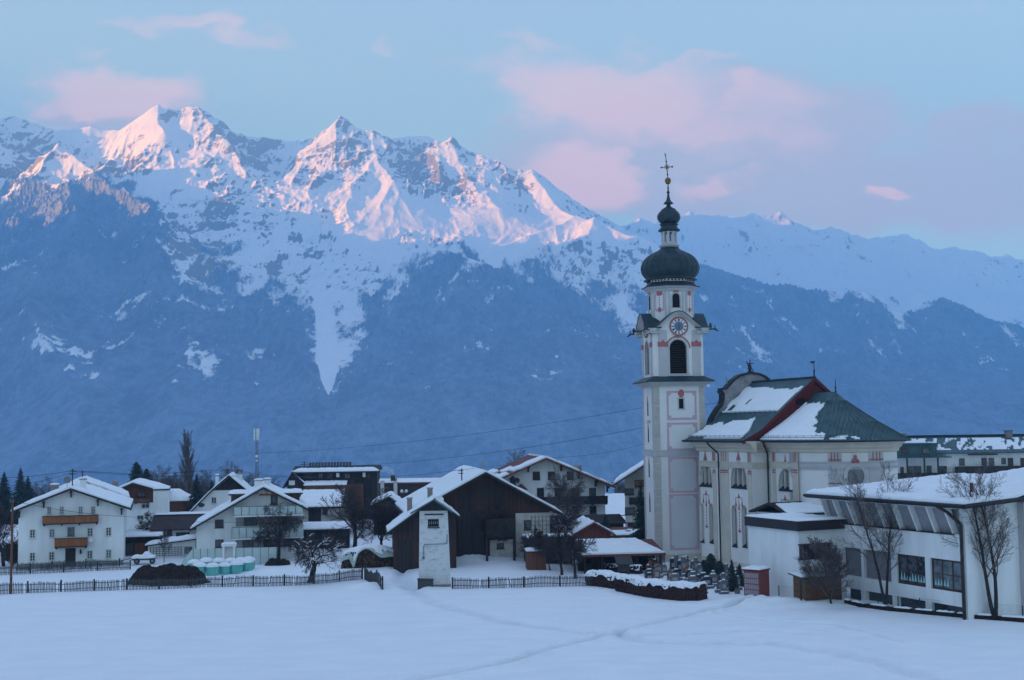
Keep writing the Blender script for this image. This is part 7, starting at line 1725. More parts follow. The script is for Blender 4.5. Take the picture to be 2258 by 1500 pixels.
def wire_fence():
    pts = [(1718, 1324), (1753, 1327), (1808, 1331), (1853, 1334), (1895, 1338), (1937, 1344), (1981, 1350), (2029, 1354), (2080, 1359), (2135, 1363), (2200, 1367), (2256, 1371), (2300, 1374)]
    P = [gnd(*p) for p in pts]; o = empty('wire_fence', P[0], 0, 'low wire mesh fence on thin posts along the school yard', 'fence'); O = P[0]; up = Vector((0, 0, 1)); Q = []
    for p in P: p.z = ground_at(p.x, p.y); Q.append(p - O)
    for i, q in enumerate(Q):
        m = MB().tube(q - up * .3, q + up * 1.25, .04, .04, 6)
        if i == 9: m.tube(q + up * 1.1, q + Vector((.9, -.25, .05)), .025, .025, 5)
        m.build('post', M['darkmetal'], o)
    w = MB()
    for a, b in zip(Q[:-1], Q[1:]):
        for k in range(9): z = up * (.12 + k * .135); w.tube(a + z, b + z, .0045 if k < 8 else .008, None, 3, False)
        n = int((b - a).length / .14)
        for k in range(n): p = a.lerp(b, (k + .5) / n); w.tube(p + up * .12, p + up * 1.2, .0035, None, 3, False)
    w.build('wire_mesh', M['metal'], o)
    # dark low retaining wall below it
    pts = [(1862, 1339), (1900, 1343), (1960, 1352), (2030, 1358), (2090, 1363), (2140, 1368), (2200, 1372), (2310, 1379)]
    P = [gnd(*p) for p in pts]; m = MB(); sn = MB()
    for a, b in zip(P[:-1], P[1:]):
        d = (b - a).normalized(); n = Vector((-d.y, d.x, 0)) * .45; za, zb = ground_at(a.x, a.y), ground_at(b.x, b.y); h = .30
        i = m.pts([(a.x, a.y, za - .3), (b.x, b.y, zb - .3), (b.x, b.y, zb + h), (a.x, a.y, za + h), (a.x + n.x, a.y + n.y, za - .3), (b.x + n.x, b.y + n.y, zb - .3), (b.x + n.x, b.y + n.y, zb + h), (a.x + n.x, a.y + n.y, za + h)])
        for f in ((0, 1, 2, 3), (7, 6, 5, 4), (3, 2, 6, 7), (0, 3, 7, 4), (1, 5, 6, 2)): m.face([i + k for k in f])
        snow_on(sn, (a.x, a.y, za + h), (b.x, b.y, zb + h), (b.x + n.x, b.y + n.y, zb + h), (a.x + n.x, a.y + n.y, za + h), .10, 12, 4, lambda s, t: math.sin(s * 9 + a.x) > -.6, 4)
    o = m.build('low_wall', M['earth']); fix_normals(o); tag(o, 'dark low retaining wall below the school wire fence', 'wall'); sn.build('wall_snow', M['roofsnow'], o)
wire_fence()

# ------------------------------------------------------------------ hedges
M['hedge'] = mat('red_brown_hedge_leaves', (0.070, 0.030, 0.026), (0.026, 0.014, 0.015), scale=5, rough=1.0, bump=1.0, bscale=14, dist=.08)
def hedge(label, pts, h, w, seed, ztop=None, sth=.22, mt='hedge'):
    P = [gnd(*p) for p in pts]; rng = np.random.default_rng(seed); O = P[0].copy(); O.z = ground_at(O.x, O.y); o = empty('hedge', O, 0, label, 'hedge')
    rows = []; S_ = []
    for a, b in zip(P[:-1], P[1:]):
        n = max(2, int((b - a).length / .16))
        for k in range(n): S_.append((a.lerp(b, k / n), (b - a).normalized()))
    S_.append((P[-1], (P[-1] - P[-2]).normalized()))
    prof = [(-.5, -.1), (-.53, .15), (-.52, .4), (-.5, .65), (-.47, .85), (-.36, .97), (-.12, 1.0), (.12, 1.0), (.36, .97), (.47, .85), (.5, .65), (.52, .4), (.53, .15), (.5, -.1)]
    m = MB(); leaf = MB(); tops = []
    for i, (p, d) in enumerate(S_):
        nn_ = Vector((-d.y, d.x, 0)); z = ground_at(p.x, p.y) - O.z; e = min(1, min(i, len(S_) - 1 - i) * .2 + .8); hh = h * (1 + .05 * math.sin(i * .35 + seed))
        row = []
        for (a, b) in prof: q = (p - O) + nn_ * (a * w * e + rng.normal(0, .05)); row.append((q.x, q.y, z + b * hh * (e if b > .5 else 1) + rng.normal(0, .035)))
        rows.append(m.pts(row)); tops.append((p - O, nn_, z + hh))
    K = len(prof)
    for a, b in zip(rows[:-1], rows[1:]):
        for k in range(K - 1): m.face((a + k, b + k, b + k + 1, a + k + 1))
    m.face(range(rows[0], rows[0] + K)); m.face(range(rows[-1] + K - 1, rows[-1] - 1, -1))
    q = m.build('foliage', M[mt], o); fix_normals(q)
    V = m.v
    for k in range(len(V) * 3):
        v = Vector(V[rng.integers(len(V))]); s = rng.uniform(.03, .09); a = Vector(rng.normal(0, 1, 3)).normalized() * s; b = Vector(rng.normal(0, 1, 3)).normalized() * s; c = Vector(rng.normal(0, .05, 3)); leaf.quad(v + c - a, v + c - b, v + c + a, v + c + b)
    leaf.build('twigs', M[mt], q)
    s = MB(); n = len(tops)
    def surf(a, b):
        x = a * (n - 1); i = min(int(x), n - 2); t = x - i; p = tops[i][0].lerp(tops[i + 1][0], t) + tops[i][1] * (b - .5) * w * 1.02; z = tops[i][2] * (1 - t) + tops[i + 1][2] * t - .06 - (.22 * max(0, abs(b - .5) - .34) / .16) * (.3 + 1.7 * float(vnoise(np.array(a * n * .35 + b * 2), np.array(b * 2 + seed), 5)))
        return Vector((p.x, p.y, z))
    snow_on(s, None, None, None, None, sth, n, 9, None, seed, .35, .45, surf); s.build('hedge_snow', M['roofsnow'], o, smooth=True)
hedge('long dark clipped hedge with thick snow cap in front of the cemetery', [(1368, 1302), (1420, 1312), (1480, 1320), (1552, 1328)], 1.35, 1.25, 3)
hedge('shorter clipped hedge with snow cap at the end of the picket fence', [(1300, 1290), (1335, 1294), (1364, 1298)], 1.25, 1.25, 4)
hedge('low snow-lined hedge along the open shed', [(1308, 1254), (1360, 1262), (1414, 1266)], .8, .7, 5, sth=.14)

# ------------------------------------------------------------------ cemetery
M['granite'] = mat('grey_granite', (0.17, 0.17, 0.18), (0.10, 0.10, 0.115), scale=9, rough=.6, spec=.4)
M['darkgranite'] = mat('dark_granite', (0.050, 0.050, 0.058), (0.030, 0.030, 0.036), scale=9, rough=.4, spec=.5)
M['redstone'] = mat('reddish_stone', (0.20, 0.12, 0.105), (0.13, 0.085, 0.08), scale=8, rough=.7)
M['flower'] = mat('red_grave_flowers', (0.45, 0.035, 0.040), (0.22, 0.03, 0.03), scale=20, rough=.8)
def gravestone(kind, mt):
    o = empty('gravestone', (0, 0, 0), 0)
    h, w = {'round': (1.05, .62), 'slab': (1.15, .55), 'broad': (.85, 1.0), 'pillar': (1.5, .42), 'gable': (1.2, .6)}[kind]
    z0 = .22
    MB().box(-w * .65, w * .65, -.22, .22, -.3, z0).build('plinth', M['granite'], o)
    if kind == 'round': pr = [(-w / 2, z0), (w / 2, z0), (w / 2, z0 + h * .6)] + [(w / 2 * math.cos(t), z0 + h * .6 + h * .4 * math.sin(t)) for t in (math.pi * k / 10 for k in range(1, 10))] + [(-w / 2, z0 + h * .6)]
    elif kind == 'gable': pr = [(-w / 2, z0), (w / 2, z0), (w / 2, z0 + h * .72), (0, z0 + h), (-w / 2, z0 + h * .72)]
    elif kind == 'broad': pr = [(-w / 2, z0), (w / 2, z0), (w / 2, z0 + h * .8), (w * .2, z0 + h), (-w * .3, z0 + h * .95), (-w / 2, z0 + h * .7)]
    elif kind == 'pillar': pr = [(-w / 2, z0), (w / 2, z0), (w * .42, z0 + h), (-w * .42, z0 + h)]
    else: pr = [(-w / 2, z0), (w / 2, z0), (w * .48, z0 + h), (-w * .5, z0 + h * .94)]
    q = MB().prism(pr, -.09, .09).build('stone', M[mt], o); fix_normals(q)
    s = MB(); zt = z0 + h * (.80 if kind in ('gable',) else .97 if kind != 'round' else .98); snow_on(s, (-w * .22, -.09, zt), (w * .22, -.09, zt), (w * .22, .09, zt), (-w * .22, .09, zt), .09, 6, 3, None, 3); snow_on(s, (-w * .6, -.21, z0), (w * .6, -.21, z0), (w * .6, -.1, z0), (-w * .6, -.1, z0), .07, 6, 2, None, 5); s.build('stone_snow', M['roofsnow'], o)
    m = MB().box(-w * .28, w * .28, -.10, -.088, z0 + h * .3, z0 + h * .62).build('inscription_plate', M['concrete'], q)
    return o
GK = [('round', 'granite', 'grey round-topped gravestone in the snowy cemetery'), ('slab', 'darkgranite', 'dark upright granite gravestone slab in the cemetery'), ('broad', 'granite', 'broad low grey gravestone in the cemetery'), ('pillar', 'granite', 'tall narrow grey grave pillar near the church wall'), ('gable', 'redstone', 'reddish gabled gravestone in the cemetery'), ('broad', 'darkgranite', 'broad dark gravestone seen from behind near the hedge')]
protos = {}
rng = random.Random(5); used = []
def in_yard(px, py): return 1425 < px < 1640 and (1246 + (px - 1425) * .13) < py < (1284 + (px - 1425) * .155) and not (1555 < px < 1600 and py < 1282)
tries = 0
while len(used) < 46 and tries < 4000:
    tries += 1; px, py = rng.uniform(1425, 1640), rng.uniform(1240, 1322)
    if not in_yard(px, py): continue
    p = gnd(px, py)
    if any((p - q).length < .95 for q in used): continue
    used.append(p); far = py < 1262 + (px - 1425) * .13; k = rng.choice((3, 3, 1, 0)) if far else rng.choice((0, 1, 2, 2, 4, 5, 5)); kind, mt, lb = GK[k]
    if k not in protos: o = protos[k] = gravestone(kind, mt); 
    else:
        o = protos[k].copy(); COL.objects.link(o)
        for ch in protos[k].children:
            c = ch.copy(); COL.objects.link(c); c.parent = o
            for g2 in ch.children: e = g2.copy(); COL.objects.link(e); e.parent = c
    o.location = (p.x, p.y, ground_at(p.x, p.y)); o.rotation_euler = (0, 0, R(20) + rng.gauss(0, .1)); sc = rng.uniform(.85, 1.15); o.scale = (sc, sc, sc)
    tag(o, lb, 'gravestone', ('round-topped grey gravestones', 'dark gravestone slabs', 'broad low grey gravestones', 'narrow grave pillars', 'reddish gravestones', 'broad dark gravestones')[k])
for i, (px, py, lb) in enumerate(((1436, 1268, 'roofed orange-brown wooden grave cross behind the long hedge'), (1515, 1262, 'roofed orange-brown wooden grave cross in front of the tower foot'), (1517, 1276, 'roofed orange-brown wooden grave cross amid red flowers'))):
    p = gnd(px, py); o = empty('grave_cross', (p.x, p.y, ground_at(p.x, p.y)), R(15), lb, 'grave cross', 'roofed wooden grave crosses')
    m = MB(); m.box(-.045, .045, -.03, .03, -.2, 1.25); m.box(-.28, .28, -.029, .029, .78, .87); m.build('cross', M['balcwood'], o); m = MB()
    for s in (-1, 1): m.prism([(0, 1.42), (s * .42, .98), (s * .42, .93), (0, 1.36)][::s], -.14, .14)
    q = m.build('cross_roof', M['balcwood'], o); fix_normals(q)
for i, (px, py) in enumerate(((1432, 1282), (1446, 1281), (1525, 1272), (1540, 1276), (1490, 1278), (1572, 1290))):
    p = gnd(px, py); m = MB(); rr = random.Random(i)
    for k in range(26): c = Vector((rr.gauss(0, .32), rr.gauss(0, .22), rr.uniform(.1, .38))); m.blob(c, .06, .06, .05, k, .2, 5, 4)
    o = m.build('flower_bowl', M['flower']); o.location = (p.x, p.y, ground_at(p.x, p.y)); tag(o, 'red grave flowers set in the snow of the cemetery', 'flowers', 'red flowers on the graves')
def iron_cross(px, py, h, lb):
    p = gnd(px, py); o = empty('iron_cross', (p.x, p.y, ground_at(p.x, p.y)), R(15), lb, 'grave cross')
    MB().box(-.2, .2, -.15, .15, -.2, .45).build('base', M['granite'], o); m = MB(); m.tube((0, 0, .45), (0, 0, h), .035, .03, 6); m.tube((-.38, 0, h * .72), (.38, 0, h * .72), .03, .03, 6)
    for s in (-1, 1):
        P = [Vector((s * (.1 + .25 * math.sin(k * .5)), 0, .5 + k * .16)) for k in range(7)]; m.path(P, .018, 4); m.blob((s * .4, 0, h * .72), .06, .03, .06, 1, .1, 6, 4)
    m.blob((0, 0, h), .06, .03, .08, 2, .1, 6, 4); m.build('cross', M['darkmetal'], o)
iron_cross(1626, 1310, 2.3, 'tall dark wrought-iron grave cross next to the urn wall'); iron_cross(1598, 1290, 1.8, 'smaller wrought-iron grave cross in front of the church downpipe')

def notice_shelter():
    p = gnd(1376, 1273); o = empty('notice_shelter', (p.x, p.y, ground_at(p.x, p.y)), R(10), 'grey roofed wooden shelter board on two posts by the cemetery hedge', 'shelter')
    for s in (-1, 1): MB().box(s * .45 - .06, s * .45 + .06, -.06, .06, -.3, 1.5).build('post', M['greywood'], o)
    MB().box(-.62, .62, .0, .07, .55, 1.35).build('board', M['greywood'], o); q = MB().prism([(-.55, 1.35), (.35, 2.05), (.42, 1.98), (-.5, 1.26)], -.85, .85, 'x').build('roof', M['greywood'], o); fix_normals(q)
notice_shelter()

# ------------------------------------------------------------------ white brick tower
def brick_tower():
    p0 = gnd(924, 1297); F = Fac(0, 0, R(5), P=(p0.x, p0.y, 0))
    o = F.empty('transformer_tower', 'tapering whitewashed brick tower with small snowy gable roof by the lane', 'tower')
    uz = F.uz; b0, b1 = uz(924, 1297)[0], uz(995, 1299)[0]; t0, t1 = uz(925.5, 1126, .3)[0], uz(987, 1126, .3)[0]; zt = uz(955, 1127)[1]; D0, D1 = 2.7, 2.1
    m = MB(); i = m.pts([(b0, 0, -.6), (b1, 0, -.6), (b1, D0, -.6), (b0, D0, -.6), (t0, .3, zt), (t1, .3, zt), (t1, .3 + D1, zt), (t0, .3 + D1, zt)])
    for f in ((0, 1, 5, 4), (1, 2, 6, 5), (2, 3, 7, 6), (3, 0, 4, 7), (4, 5, 6, 7)): m.face([i + k for k in f])
    m.build('wall', M['whitebrick'], o)
    L, A, Q = uz(905, 1131), uz(956, 1101), uz(997, 1128)
    q = MB(); s = MB()
    for P, B in ((L, A), (A, Q)): q.prism([P, B, (B[0], B[1] - .14), (P[0], P[1] - .14)], -.35, D1 + .8)
    ro = q.build('roof', M['copper'], o); fix_normals(ro); snow_on(s, (L[0], -.25, L[1]), (L[0], D1 + .7, L[1]), (A[0], D1 + .7, A[1]), (A[0], -.25, A[1]), .14, 10, 6); s.build('roof_snow', M['roofsnow'], ro)
    g = MB().prism([(t0 - .12, zt + .003), (t1 + .12, zt + .003), (A[0], A[1] - .16)], .18, D1 + .45).build('gable', M['darkwood'], o); fix_normals(g)
    sl = lambda z: .3 * z / zt
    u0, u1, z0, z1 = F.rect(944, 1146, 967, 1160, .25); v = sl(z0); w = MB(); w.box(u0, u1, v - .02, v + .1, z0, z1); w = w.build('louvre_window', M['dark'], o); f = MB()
    for (a, b, c, d) in ((u0 - .05, u1 + .05, z1, z1 + .05), (u0 - .05, u1 + .05, z0 - .06, z0)): f.box(a, b, v - .06, v + .1, c, d)
    for k in range(4): c = u0 + (u1 - u0) * k / 3; f.box(c - .02, c + .02, v - .05, v, z0, z1)
    f.build('window_frame', M['greywood'], w)
    sg = MB()   # the lettering-like white strokes on the little dark sign, as they show in the window
    for k in range(5): c = u0 + .12 + (u1 - u0 - .24) * k / 4; sg.box(c - .025, c + .025, v - .065, v - .055, (z0 + z1) / 2 - .12, (z0 + z1) / 2 + .12)
    sg.build('sign_strokes', M['concrete'], w)
    u0, u1, z0, z1 = F.rect(936, 1133, 978, 1136, .28); MB().box(u0, u1, sl(z0) - .08, sl(z0) + .1, z0, z1).build('wall_slot', M['darkmetal'], o)
    u0, u1, z0, z1 = F.rect(943, 1162.5, 969, 1165, .22); MB().box(u0, u1, sl(z0) - .1, sl(z0) + .05, z0, z1).build('ledge', M['greywood'], o)
    P = [uz(986, 1178, .2), uz(985.5, 1199, .2), uz(937, 1201, .1), uz(934, 1205, .1), uz(934, 1230, .1)]; m = MB(); m.path([(a, sl(b) - .04, b) for a, b in P], .035, 6); m.blob((P[-1][0], sl(P[-1][1]) - .05, P[-1][1]), .13, .08, .16, 1, .05, 8, 6); m.build('conduit', M['metal'], o)
    for py in (1148, 1158, 1170): a, b = uz(919.5, py, .3); MB().box(a + .0, a + .16, sl(b) + .5, sl(b) + .75, b - .09, b + .09).build('insulator', M['darkmetal'], o)
    u0, u1, z0, z1 = F.rect(921, 1275, 955, 1299, -.3); m = MB(); m.box(u0, u1, -.5, -.02, -.3, z1 - .1); m.prism([(u0 - .05, z1 - .1), (u1 + .05, z1 - .16), (u1 + .05, z1 - .1), (u0 - .05, z1 - .02)], -.58, -.01); q = m.build('wooden_crate', M['greywood'], o); fix_normals(q)
    m = MB(); m.box(u1 + .05, b1 - .05, -.10, .05, -.3, .28); m.build('plinth', M['brick'], o)
def whitebrick():
    m = mat('whitewashed_brick', (0.68, 0.68, 0.68), (0.34, 0.33, 0.34), scale=2.2, rough=.95, lo=.50, hi=.82, det=10, stretch=(.8, .8, 1.5))
    nt = m.node_tree; N = nt.nodes; L = nt.links; b = N['Principled BSDF']
    bk = N.new('ShaderNodeTexBrick'); bk.inputs['Scale'].default_value = 1.0; bk.inputs['Brick Width'].default_value = .26; bk.inputs['Row Height'].default_value = .085; bk.inputs['Mortar Size'].default_value = .012
    tc = N.new('ShaderNodeTexCoord'); sp = N.new('ShaderNodeSeparateXYZ'); cb = N.new('ShaderNodeCombineXYZ'); ad = N.new('ShaderNodeMath')
    L.new(tc.outputs['Object'], sp.inputs[0]); L.new(sp.outputs[0], ad.inputs[0]); L.new(sp.outputs[1], ad.inputs[1]); L.new(ad.outputs[0], cb.inputs[0]); L.new(sp.outputs[2], cb.inputs[1]); L.new(cb.outputs[0], bk.inputs['Vector'])
    bp = N.new('ShaderNodeBump'); bp.inputs['Strength'].default_value = .7; bp.inputs['Distance'].default_value = .02; bp.invert = True; L.new(bk.outputs['Fac'], bp.inputs['Height']); L.new(bp.outputs[0], b.inputs['Normal'])
    return m
M['whitebrick'] = whitebrick()
brick_tower()

# ------------------------------------------------------------------ bales, heap, log pile
M['wrap'] = mat('turquoise_silage_wrap', (0.15, 0.50, 0.46), (0.10, 0.41, 0.39), scale=2.2, rough=.35, bump=.35, bscale=5, spec=.5, stretch=(1, 1, .4))
def bale():
    o = empty('silage_bale', (0, 0, 0)); m = MB(); n = 36; prof = [(.52, 0), (.62, .05), (.66, .25), (.675, .6), (.66, .95), (.6, 1.12), (.45, 1.18)]
    m.lathe(prof, n, 0, 0, 0, lambda t: 1 + .014 * math.sin(t * 9) + .010 * math.sin(t * 23 + 1)); m.build('wrap', M['wrap'], o, smooth=True)
    s = MB(); s.blob((0, 0, .98), .76, .76, .44, 4, .05, 18, 6, True); q = s.build('bale_snow', M['roofsnow'], o, smooth=True); return o
b0 = bale()
BL = [(437, 1272, 'front turquoise bale half hidden behind the dung heap'), (466, 1271.5, 'second turquoise bale from the dung heap in the front row'), (493, 1268.5, 'middle turquoise bale of the front row'), (519, 1267, 'front turquoise bale with a small dark tear, second from the tree end'), (542.5, 1264, 'last turquoise bale of the front row towards the trees'), (425, 1262, 'rear bale under thick snow next to the dung heap'), (452, 1259.5, 'rear snow-covered bale behind the second front bale'), (480, 1258.5, 'rear snow-covered bale in the middle of the back row'), (506, 1257, 'rear snow-covered bale next to the end of the back row'), (546, 1256.5, 'rear turquoise bale at the tree end of the back row'), (528, 1257, 'rear bale peeping between the last two front bales')]
for i, (px, py, lb) in enumerate(BL):
    if i == 0: o = b0
    else:
        o = b0.copy(); COL.objects.link(o)
        for ch in b0.children: c = ch.copy(); COL.objects.link(c); c.parent = o
    p = gnd(px, py); o.location = (p.x, p.y + .5, ground_at(p.x, p.y) - .05); o.rotation_euler.z = i * 1.3; sc = 1.0 - .04 * (i % 3); o.scale = (sc, sc, sc); tag(o, lb, 'silage bale', 'turquoise wrapped silage bales')

def heap(name, label, cat, px, py, rx, ry, h, mt, seed, lump=.35, snow=0.0):
    p = gnd(px, py); n = 70; g = np.linspace(-1.15, 1.15, n); X, Y = np.meshgrid(g * rx, g * ry); q = np.clip(1 - (X / rx) ** 2 - (Y / ry) ** 2, 0, 1)
    Z = h * np.minimum(q * 1.5, .95) ** .75 * (.75 + .5 * fbm(X / 1.6, Y / 1.6, 3, seed)) + (ridged(X / .45, Y / .45, 3, seed + 3) - .5) * lump * (q > 0) * np.minimum(q * 5, 1)
    Z = np.where(q <= 0, -.4, Z)
    me = grid_mesh(name, np.stack([X, Y, Z], -1), n, n, smooth=False); me.materials.append(M[mt]); o = link(name, me); o.location = (p.x, p.y, ground_at(p.x, p.y) - .05); tag(o, label, cat); return o
o = heap('dung_heap', 'dark brown dung heap behind the long picket fence', 'heap', 370, 1288, 4.0, 2.2, 1.75, 'earth', 700)
rr = random.Random(3)
m = MB()
for k in range(46):
    a = rr.uniform(0, 6.28); q = rr.uniform(.75, 1.08); m.blob((4.0 * q * math.cos(a), 2.2 * q * math.sin(a), rr.uniform(0, .25)), rr.uniform(.1, .28), rr.uniform(.1, .28), rr.uniform(.08, .2), k, .3, 6, 5)
m.build('clods', M['earth'], o)
heap('brush_pile', 'dark pile of brushwood at the foot of the drooping fruit tree', 'brushwood', 612, 1246, 1.5, 1.0, .7, 'earth', 710, .5)

def log_pile():
    F = Fac(820, 135.5, R(3)); o = F.empty('log_pile', 'long stack of firewood under a pale tarpaulin with snow beside the barn', 'log pile')
    u0, u1 = F.uz(753, 1246)[0], F.uz(880, 1246)[0]; zt = F.uz(815, 1208)[1]; rng = random.Random(8); L = u1 - u0
    top = lambda u: zt * (.55 + .45 * math.sin(math.pi * min(max((u - u0) / L, 0), 1)) ** .6) * .97
    m = MB(); u = u0 + .1; k = 0; zz = .1
    e = MB()
    while zz < zt:
        u = u0 + rng.uniform(0, .15)
        while u < u1:
            r_ = rng.uniform(.07, .13)
            if zz < top(u) - .1: (m if rng.random() < .5 else e).tube((u, rng.uniform(-.1, .02), zz), (u, 2.0, zz), r_, r_, 7)
            u += r_ * 2.02
        zz += .205
    m.build('logs', M['logend'], o); e.build('logs', M['logend2'], o)
    MB().prism([(u0 + .2, 0), (u1 - .2, 0), (u1 - .3, top(u1 - .3) - .25), ((u0 + u1) / 2, zt - .3), (u0 + .3, top(u0 + .3) - .25)], .15, 1.9).build('core', M['darkwood'], o)
    def surf(a, b):
        u = u0 - .1 + (L + .2) * a; z = top(u) + .02; y = -.35 + 2.6 * b; dr = max(0, .16 - b) * 3.2 * (1.0 + .9 * math.sin(a * 11) * math.sin(a * 3.1)) + max(0, b - .85) * 3
        if .15 < a < .30: dr += max(0, .2 - b) * 6 * (1 - abs(a - .225) / .075)
        return Vector((u, y, z - dr))
    t = MB(); snow_on(t, None, None, None, None, .03, 60, 16, None, 1, .0, 1, surf); t.build('tarpaulin', M['tarp'], o, smooth=True)
    s = MB(); snow_on(s, None, None, None, None, .20, 60, 16, lambda a, b: .12 + .06 * math.sin(a * 17) < b < .96 and .02 < a < .98 and not (abs(a - .46 - .1 * b) < .03 and b > .5), 2, .4, .3, lambda a, b: surf(a, b) + Vector((0, 0, .03))); s.build('pile_snow', M['roofsnow'], o, smooth=True)
M['logend'] = mat('split_logs', (0.17, 0.095, 0.06), (0.08, 0.05, 0.038), scale=6, rough=.95); M['logend2'] = mat('dark_logs', (0.065, 0.042, 0.035), (0.03, 0.022, 0.02), scale=6, rough=.95)
M['tarp'] = mat('pale_green_tarpaulin', (0.44, 0.50, 0.47), (0.34, 0.40, 0.38), scale=2, rough=.6)
log_pile()

def trailer():
    F = Fac(316, 144, R(8)); o = F.empty('farm_trailer', 'small farm trailer under snow beside the garage', 'trailer'); u0, u1, z0, z1 = F.rect(290, 1236, 340, 1243)
    MB().box(u0, u1, 0, 1.6, .40, .58).build('bed', M['greywood'], o); s = MB(); snow_on(s, (u0, 0, .58), (u1, 0, .58), (u1, 1.6, .58), (u0, 1.6, .58), .34, 16, 6); s.blob((u1 - .9, .6, .8), .5, .5, .55, 3, .1, 12, 6, True); s.build('load_snow', M['roofsnow'], o)
    for k in range(2):
        c = u1 - .2 if k == 0 else u0 + .6; w = MB(); w.tube((c, -.12, .30), (c, .1, .30), .33, .33, 18); w = w.build('wheel', M['darkmetal'], o); MB().tube((c, -.14, .30), (c, -.11, .30), .15, .15, 12).build('rim', M['metal'], w)
    MB().tube((u0, .8, .6), (u0 - 1.3, .8, .35), .05).build('drawbar', M['darkmetal'], o)
trailer()

# ------------------------------------------------------------------ poles, mast, wires
def poles():
    p = gnd(23.5, 1314); z = ground_at(p.x, p.y); zt = at(25, 1101, p.y).z; o = empty('utility_pole', (p.x, p.y, z), 0, 'tall red-brown wooden utility pole at the picket fence', 'utility pole')
    MB().tube((0, 0, -.5), (.06, 0, zt - z), .125, .10, 10).build('pole', M['brownwood'], o); m = MB()
    for s in (-1, 1): m.tube((s * .12, -.05, zt - z - .25), (s * .12, -.05, zt - z - .02), .04, .03, 6)
    m.build('insulators', M['metal'], o)
    Y = 260; zb = -.07 * 60; p = atz(566, Y, zb); o = empty('radio_mast', (p.x, Y, zb), 0, 'tall slim radio mast with white antenna panels rising behind the village', 'radio mast'); H = at(566.5, 940, Y).z - zb
    m = MB(); r0, r1 = .42, .24
    for k in range(3):
        a = 2 * math.pi * k / 3 + .4; m.tube((r0 * math.cos(a), r0 * math.sin(a), 0), (r1 * math.cos(a), r1 * math.sin(a), H - 2.2), .085, .07, 6)
    n = 22
    for i in range(n):
        z0, z1 = (H - 2.4) * i / n, (H - 2.4) * (i + 1) / n
        for k in range(3):
            a, b = 2 * math.pi * k / 3 + .4, 2 * math.pi * (k + 1) / 3 + .4; ra, rb = r0 + (r1 - r0) * i / n, r0 + (r1 - r0) * (i + 1) / n
            m.tube((ra * math.cos(a), ra * math.sin(a), z0), (rb * math.cos(b), rb * math.sin(b), z1), .035, .035, 4)
    m.tube((0, 0, H - 2.4), (0, 0, H), .05, .03, 6); m.build('lattice_mast', M['metal'], o)
    for k in range(3):
        a = 2 * math.pi * k / 3 + .9; x, y = .52 * math.cos(a), .52 * math.sin(a); q = MB().box(x - .14, x + .14, y - .09, y + .09, H - 3.0, H - .5); q.tube((x, y, H - 2.6), (0, 0, H - 2.6), .03); q.tube((x, y, H - 1.2), (0, 0, H - 1.2), .03); q.build('antenna_panel', M['white'], o)
    for k, (dz, rr_) in enumerate(((6.3, .3), (7.2, .22))): MB().lathe([(.02, -.1), (rr_, 0), (rr_, .12), (.02, .14)], 16).build('dish_antenna', M['white'], o).matrix_local = Matrix.Translation((.1, -.45, H - dz)) @ Matrix.Rotation(R(90), 4, 'X')
poles()
def wire(label, pts, r=.018, sag=0.0):
    """an overhead line through (pixel x, pixel y, distance) points"""
    P = [at(*p) for p in pts]; m = MB(); out = []
    for a, b in zip(P[:-1], P[1:]):
        n = 10; out += [a.lerp(b, k / n) - Vector((0, 0, sag * 4 * (k / n) * (1 - k / n))) for k in range(n)]
    out.append(P[-1]); segs = [(*p, *q, r, r) for p, q in zip(out[:-1], out[1:])]
    o = tubes_mesh('power_line', segs, 4, M['darkmetal'], None); tag(o, label, 'power line')
wire('service wire sagging from the wooden pole across the farmhouse front', [(25, 1104, 115.6), (272, 1139, 141)], .02, .25); wire('wire continuing from the farmhouse towards the balcony house', [(272, 1139, 141), (440, 1151, 144), (665, 1154, 146)], .016)
wire('upper wire reaching the farmhouse roof mast from the west', [(-10, 1054, 150), (158, 1038, 145)], .025, .2); wire('lower wire reaching the farmhouse roof mast from the west', [(-10, 1074, 150), (158, 1043, 145)], .022, .3)
wire('wire from the farmhouse mast to the dark-gabled house', [(161, 1038, 145), (320, 1047, 158), (503, 1035, 172)], .025); wire('lower wire from the farmhouse mast past the poplar', [(161, 1040, 145), (330, 1050, 158), (505, 1050, 170), (640, 1052, 225)], .022); wire('wire slanting down from the farmhouse mast to the timber house', [(162, 1039, 145), (240, 1066, 186)], .02)
wire('wire from the dark-gabled house mast to the balcony house', [(503, 1035, 172), (580, 1047, 150)], .022); wire('wire from the balcony house to the guesthouse', [(580, 1048, 150), (700, 1053, 230)], .025)
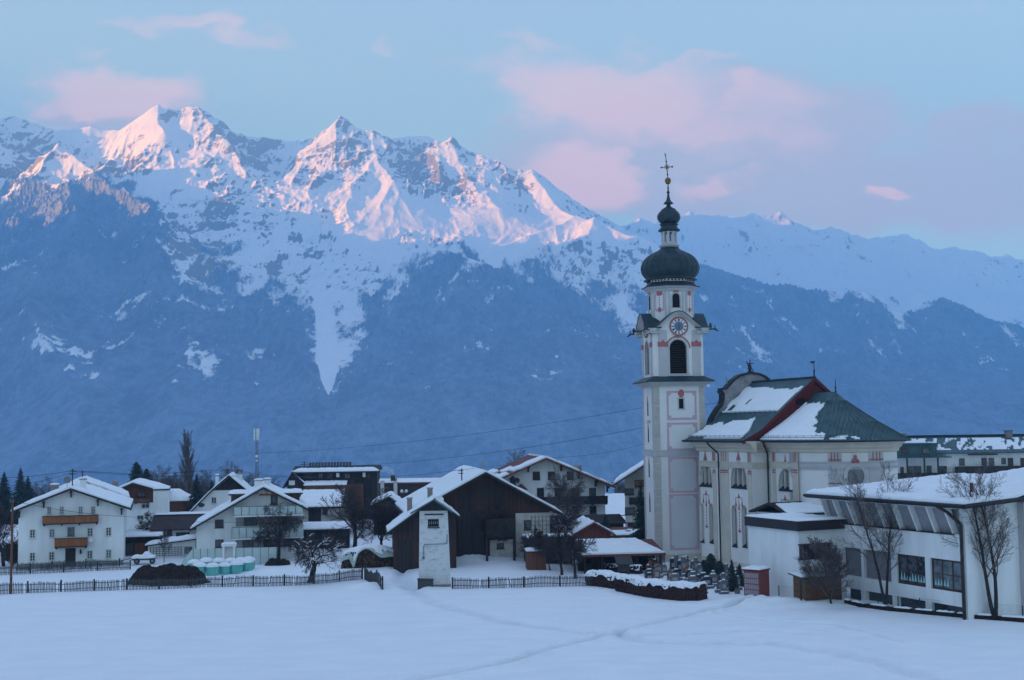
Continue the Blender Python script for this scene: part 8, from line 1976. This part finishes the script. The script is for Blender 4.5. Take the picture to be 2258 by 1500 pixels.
wire('wire from the guesthouse chimney to the great barn mast', [(836, 1051, 220), (1016, 1036, 141)], .025, .2); wire('wire from the great barn mast to the white gabled house', [(1019, 1036, 141), (1120, 1025, 176)], .02)
wire('highest far overhead line running behind the church tower', [(560, 1000, 420), (1430, 897, 300), (1800, 830, 260)], .045, 2); wire('middle far overhead line running behind the church tower', [(700, 1030, 420), (1430, 941, 300), (1800, 890, 260)], .05, 2); wire('lowest far overhead line ending at the big white gabled house', [(1205, 1010, 178), (1430, 976, 230), (1800, 915, 240)], .03, .6)
wire('far overhead line behind the eastern block', [(2000, 962, 215), (1985, 956, 190), (1960, 950, 150)], .02)

def street_lamp():
    p = gnd(892, 1204); z = ground_at(p.x, p.y); H = at(892, 1086, p.y).z - z; o = empty('street_lamp', (p.x, p.y, z), 0, 'slender street lamp with pale twin heads behind the small grey barn', 'street lamp')
    MB().tube((0, 0, -.2), (0, 0, H), .07, .05, 8).build('pole', M['darkmetal'], o)
    for s in (-1, 1):
        m = MB(); m.lathe([(.05, H - .05), (.2, H + .05), (.22, H + .2), (.1, H + .34), (.02, H + .38)], 12, s * .3, 0); m.tube((0, 0, H - .1), (s * .3, 0, H), .03, .03, 5); m.build('lamp_head', M['white'], o, smooth=True)
street_lamp()

# ------------------------------------------------------------------ chimney smoke
def smoke():
    p = at(865, 1047, 215.5); m = MB()
    for (dx, dz, r_) in ((.0, .3, .5), (-.4, .75, .75), (-1.1, 1.0, .8), (-1.5, .7, .55), (-.5, .35, .5)): m.blob((dx, 0, dz), r_, r_, r_ * .62, int(r_ * 100), .12, 14, 10)
    mt = bpy.data.materials.new('chimney_smoke'); mt.use_nodes = True; nt = mt.node_tree; nt.nodes.clear(); out = nt.nodes.new('ShaderNodeOutputMaterial'); pv = nt.nodes.new('ShaderNodeVolumePrincipled')
    pv.inputs['Color'].default_value = (.85, .87, .9, 1); pv.inputs['Density'].default_value = .28; nt.links.new(pv.outputs[0], out.inputs['Volume'])
    o = m.build('smoke', mt, smooth=True); o.location = p; tag(o, kind='stuff')
smoke()
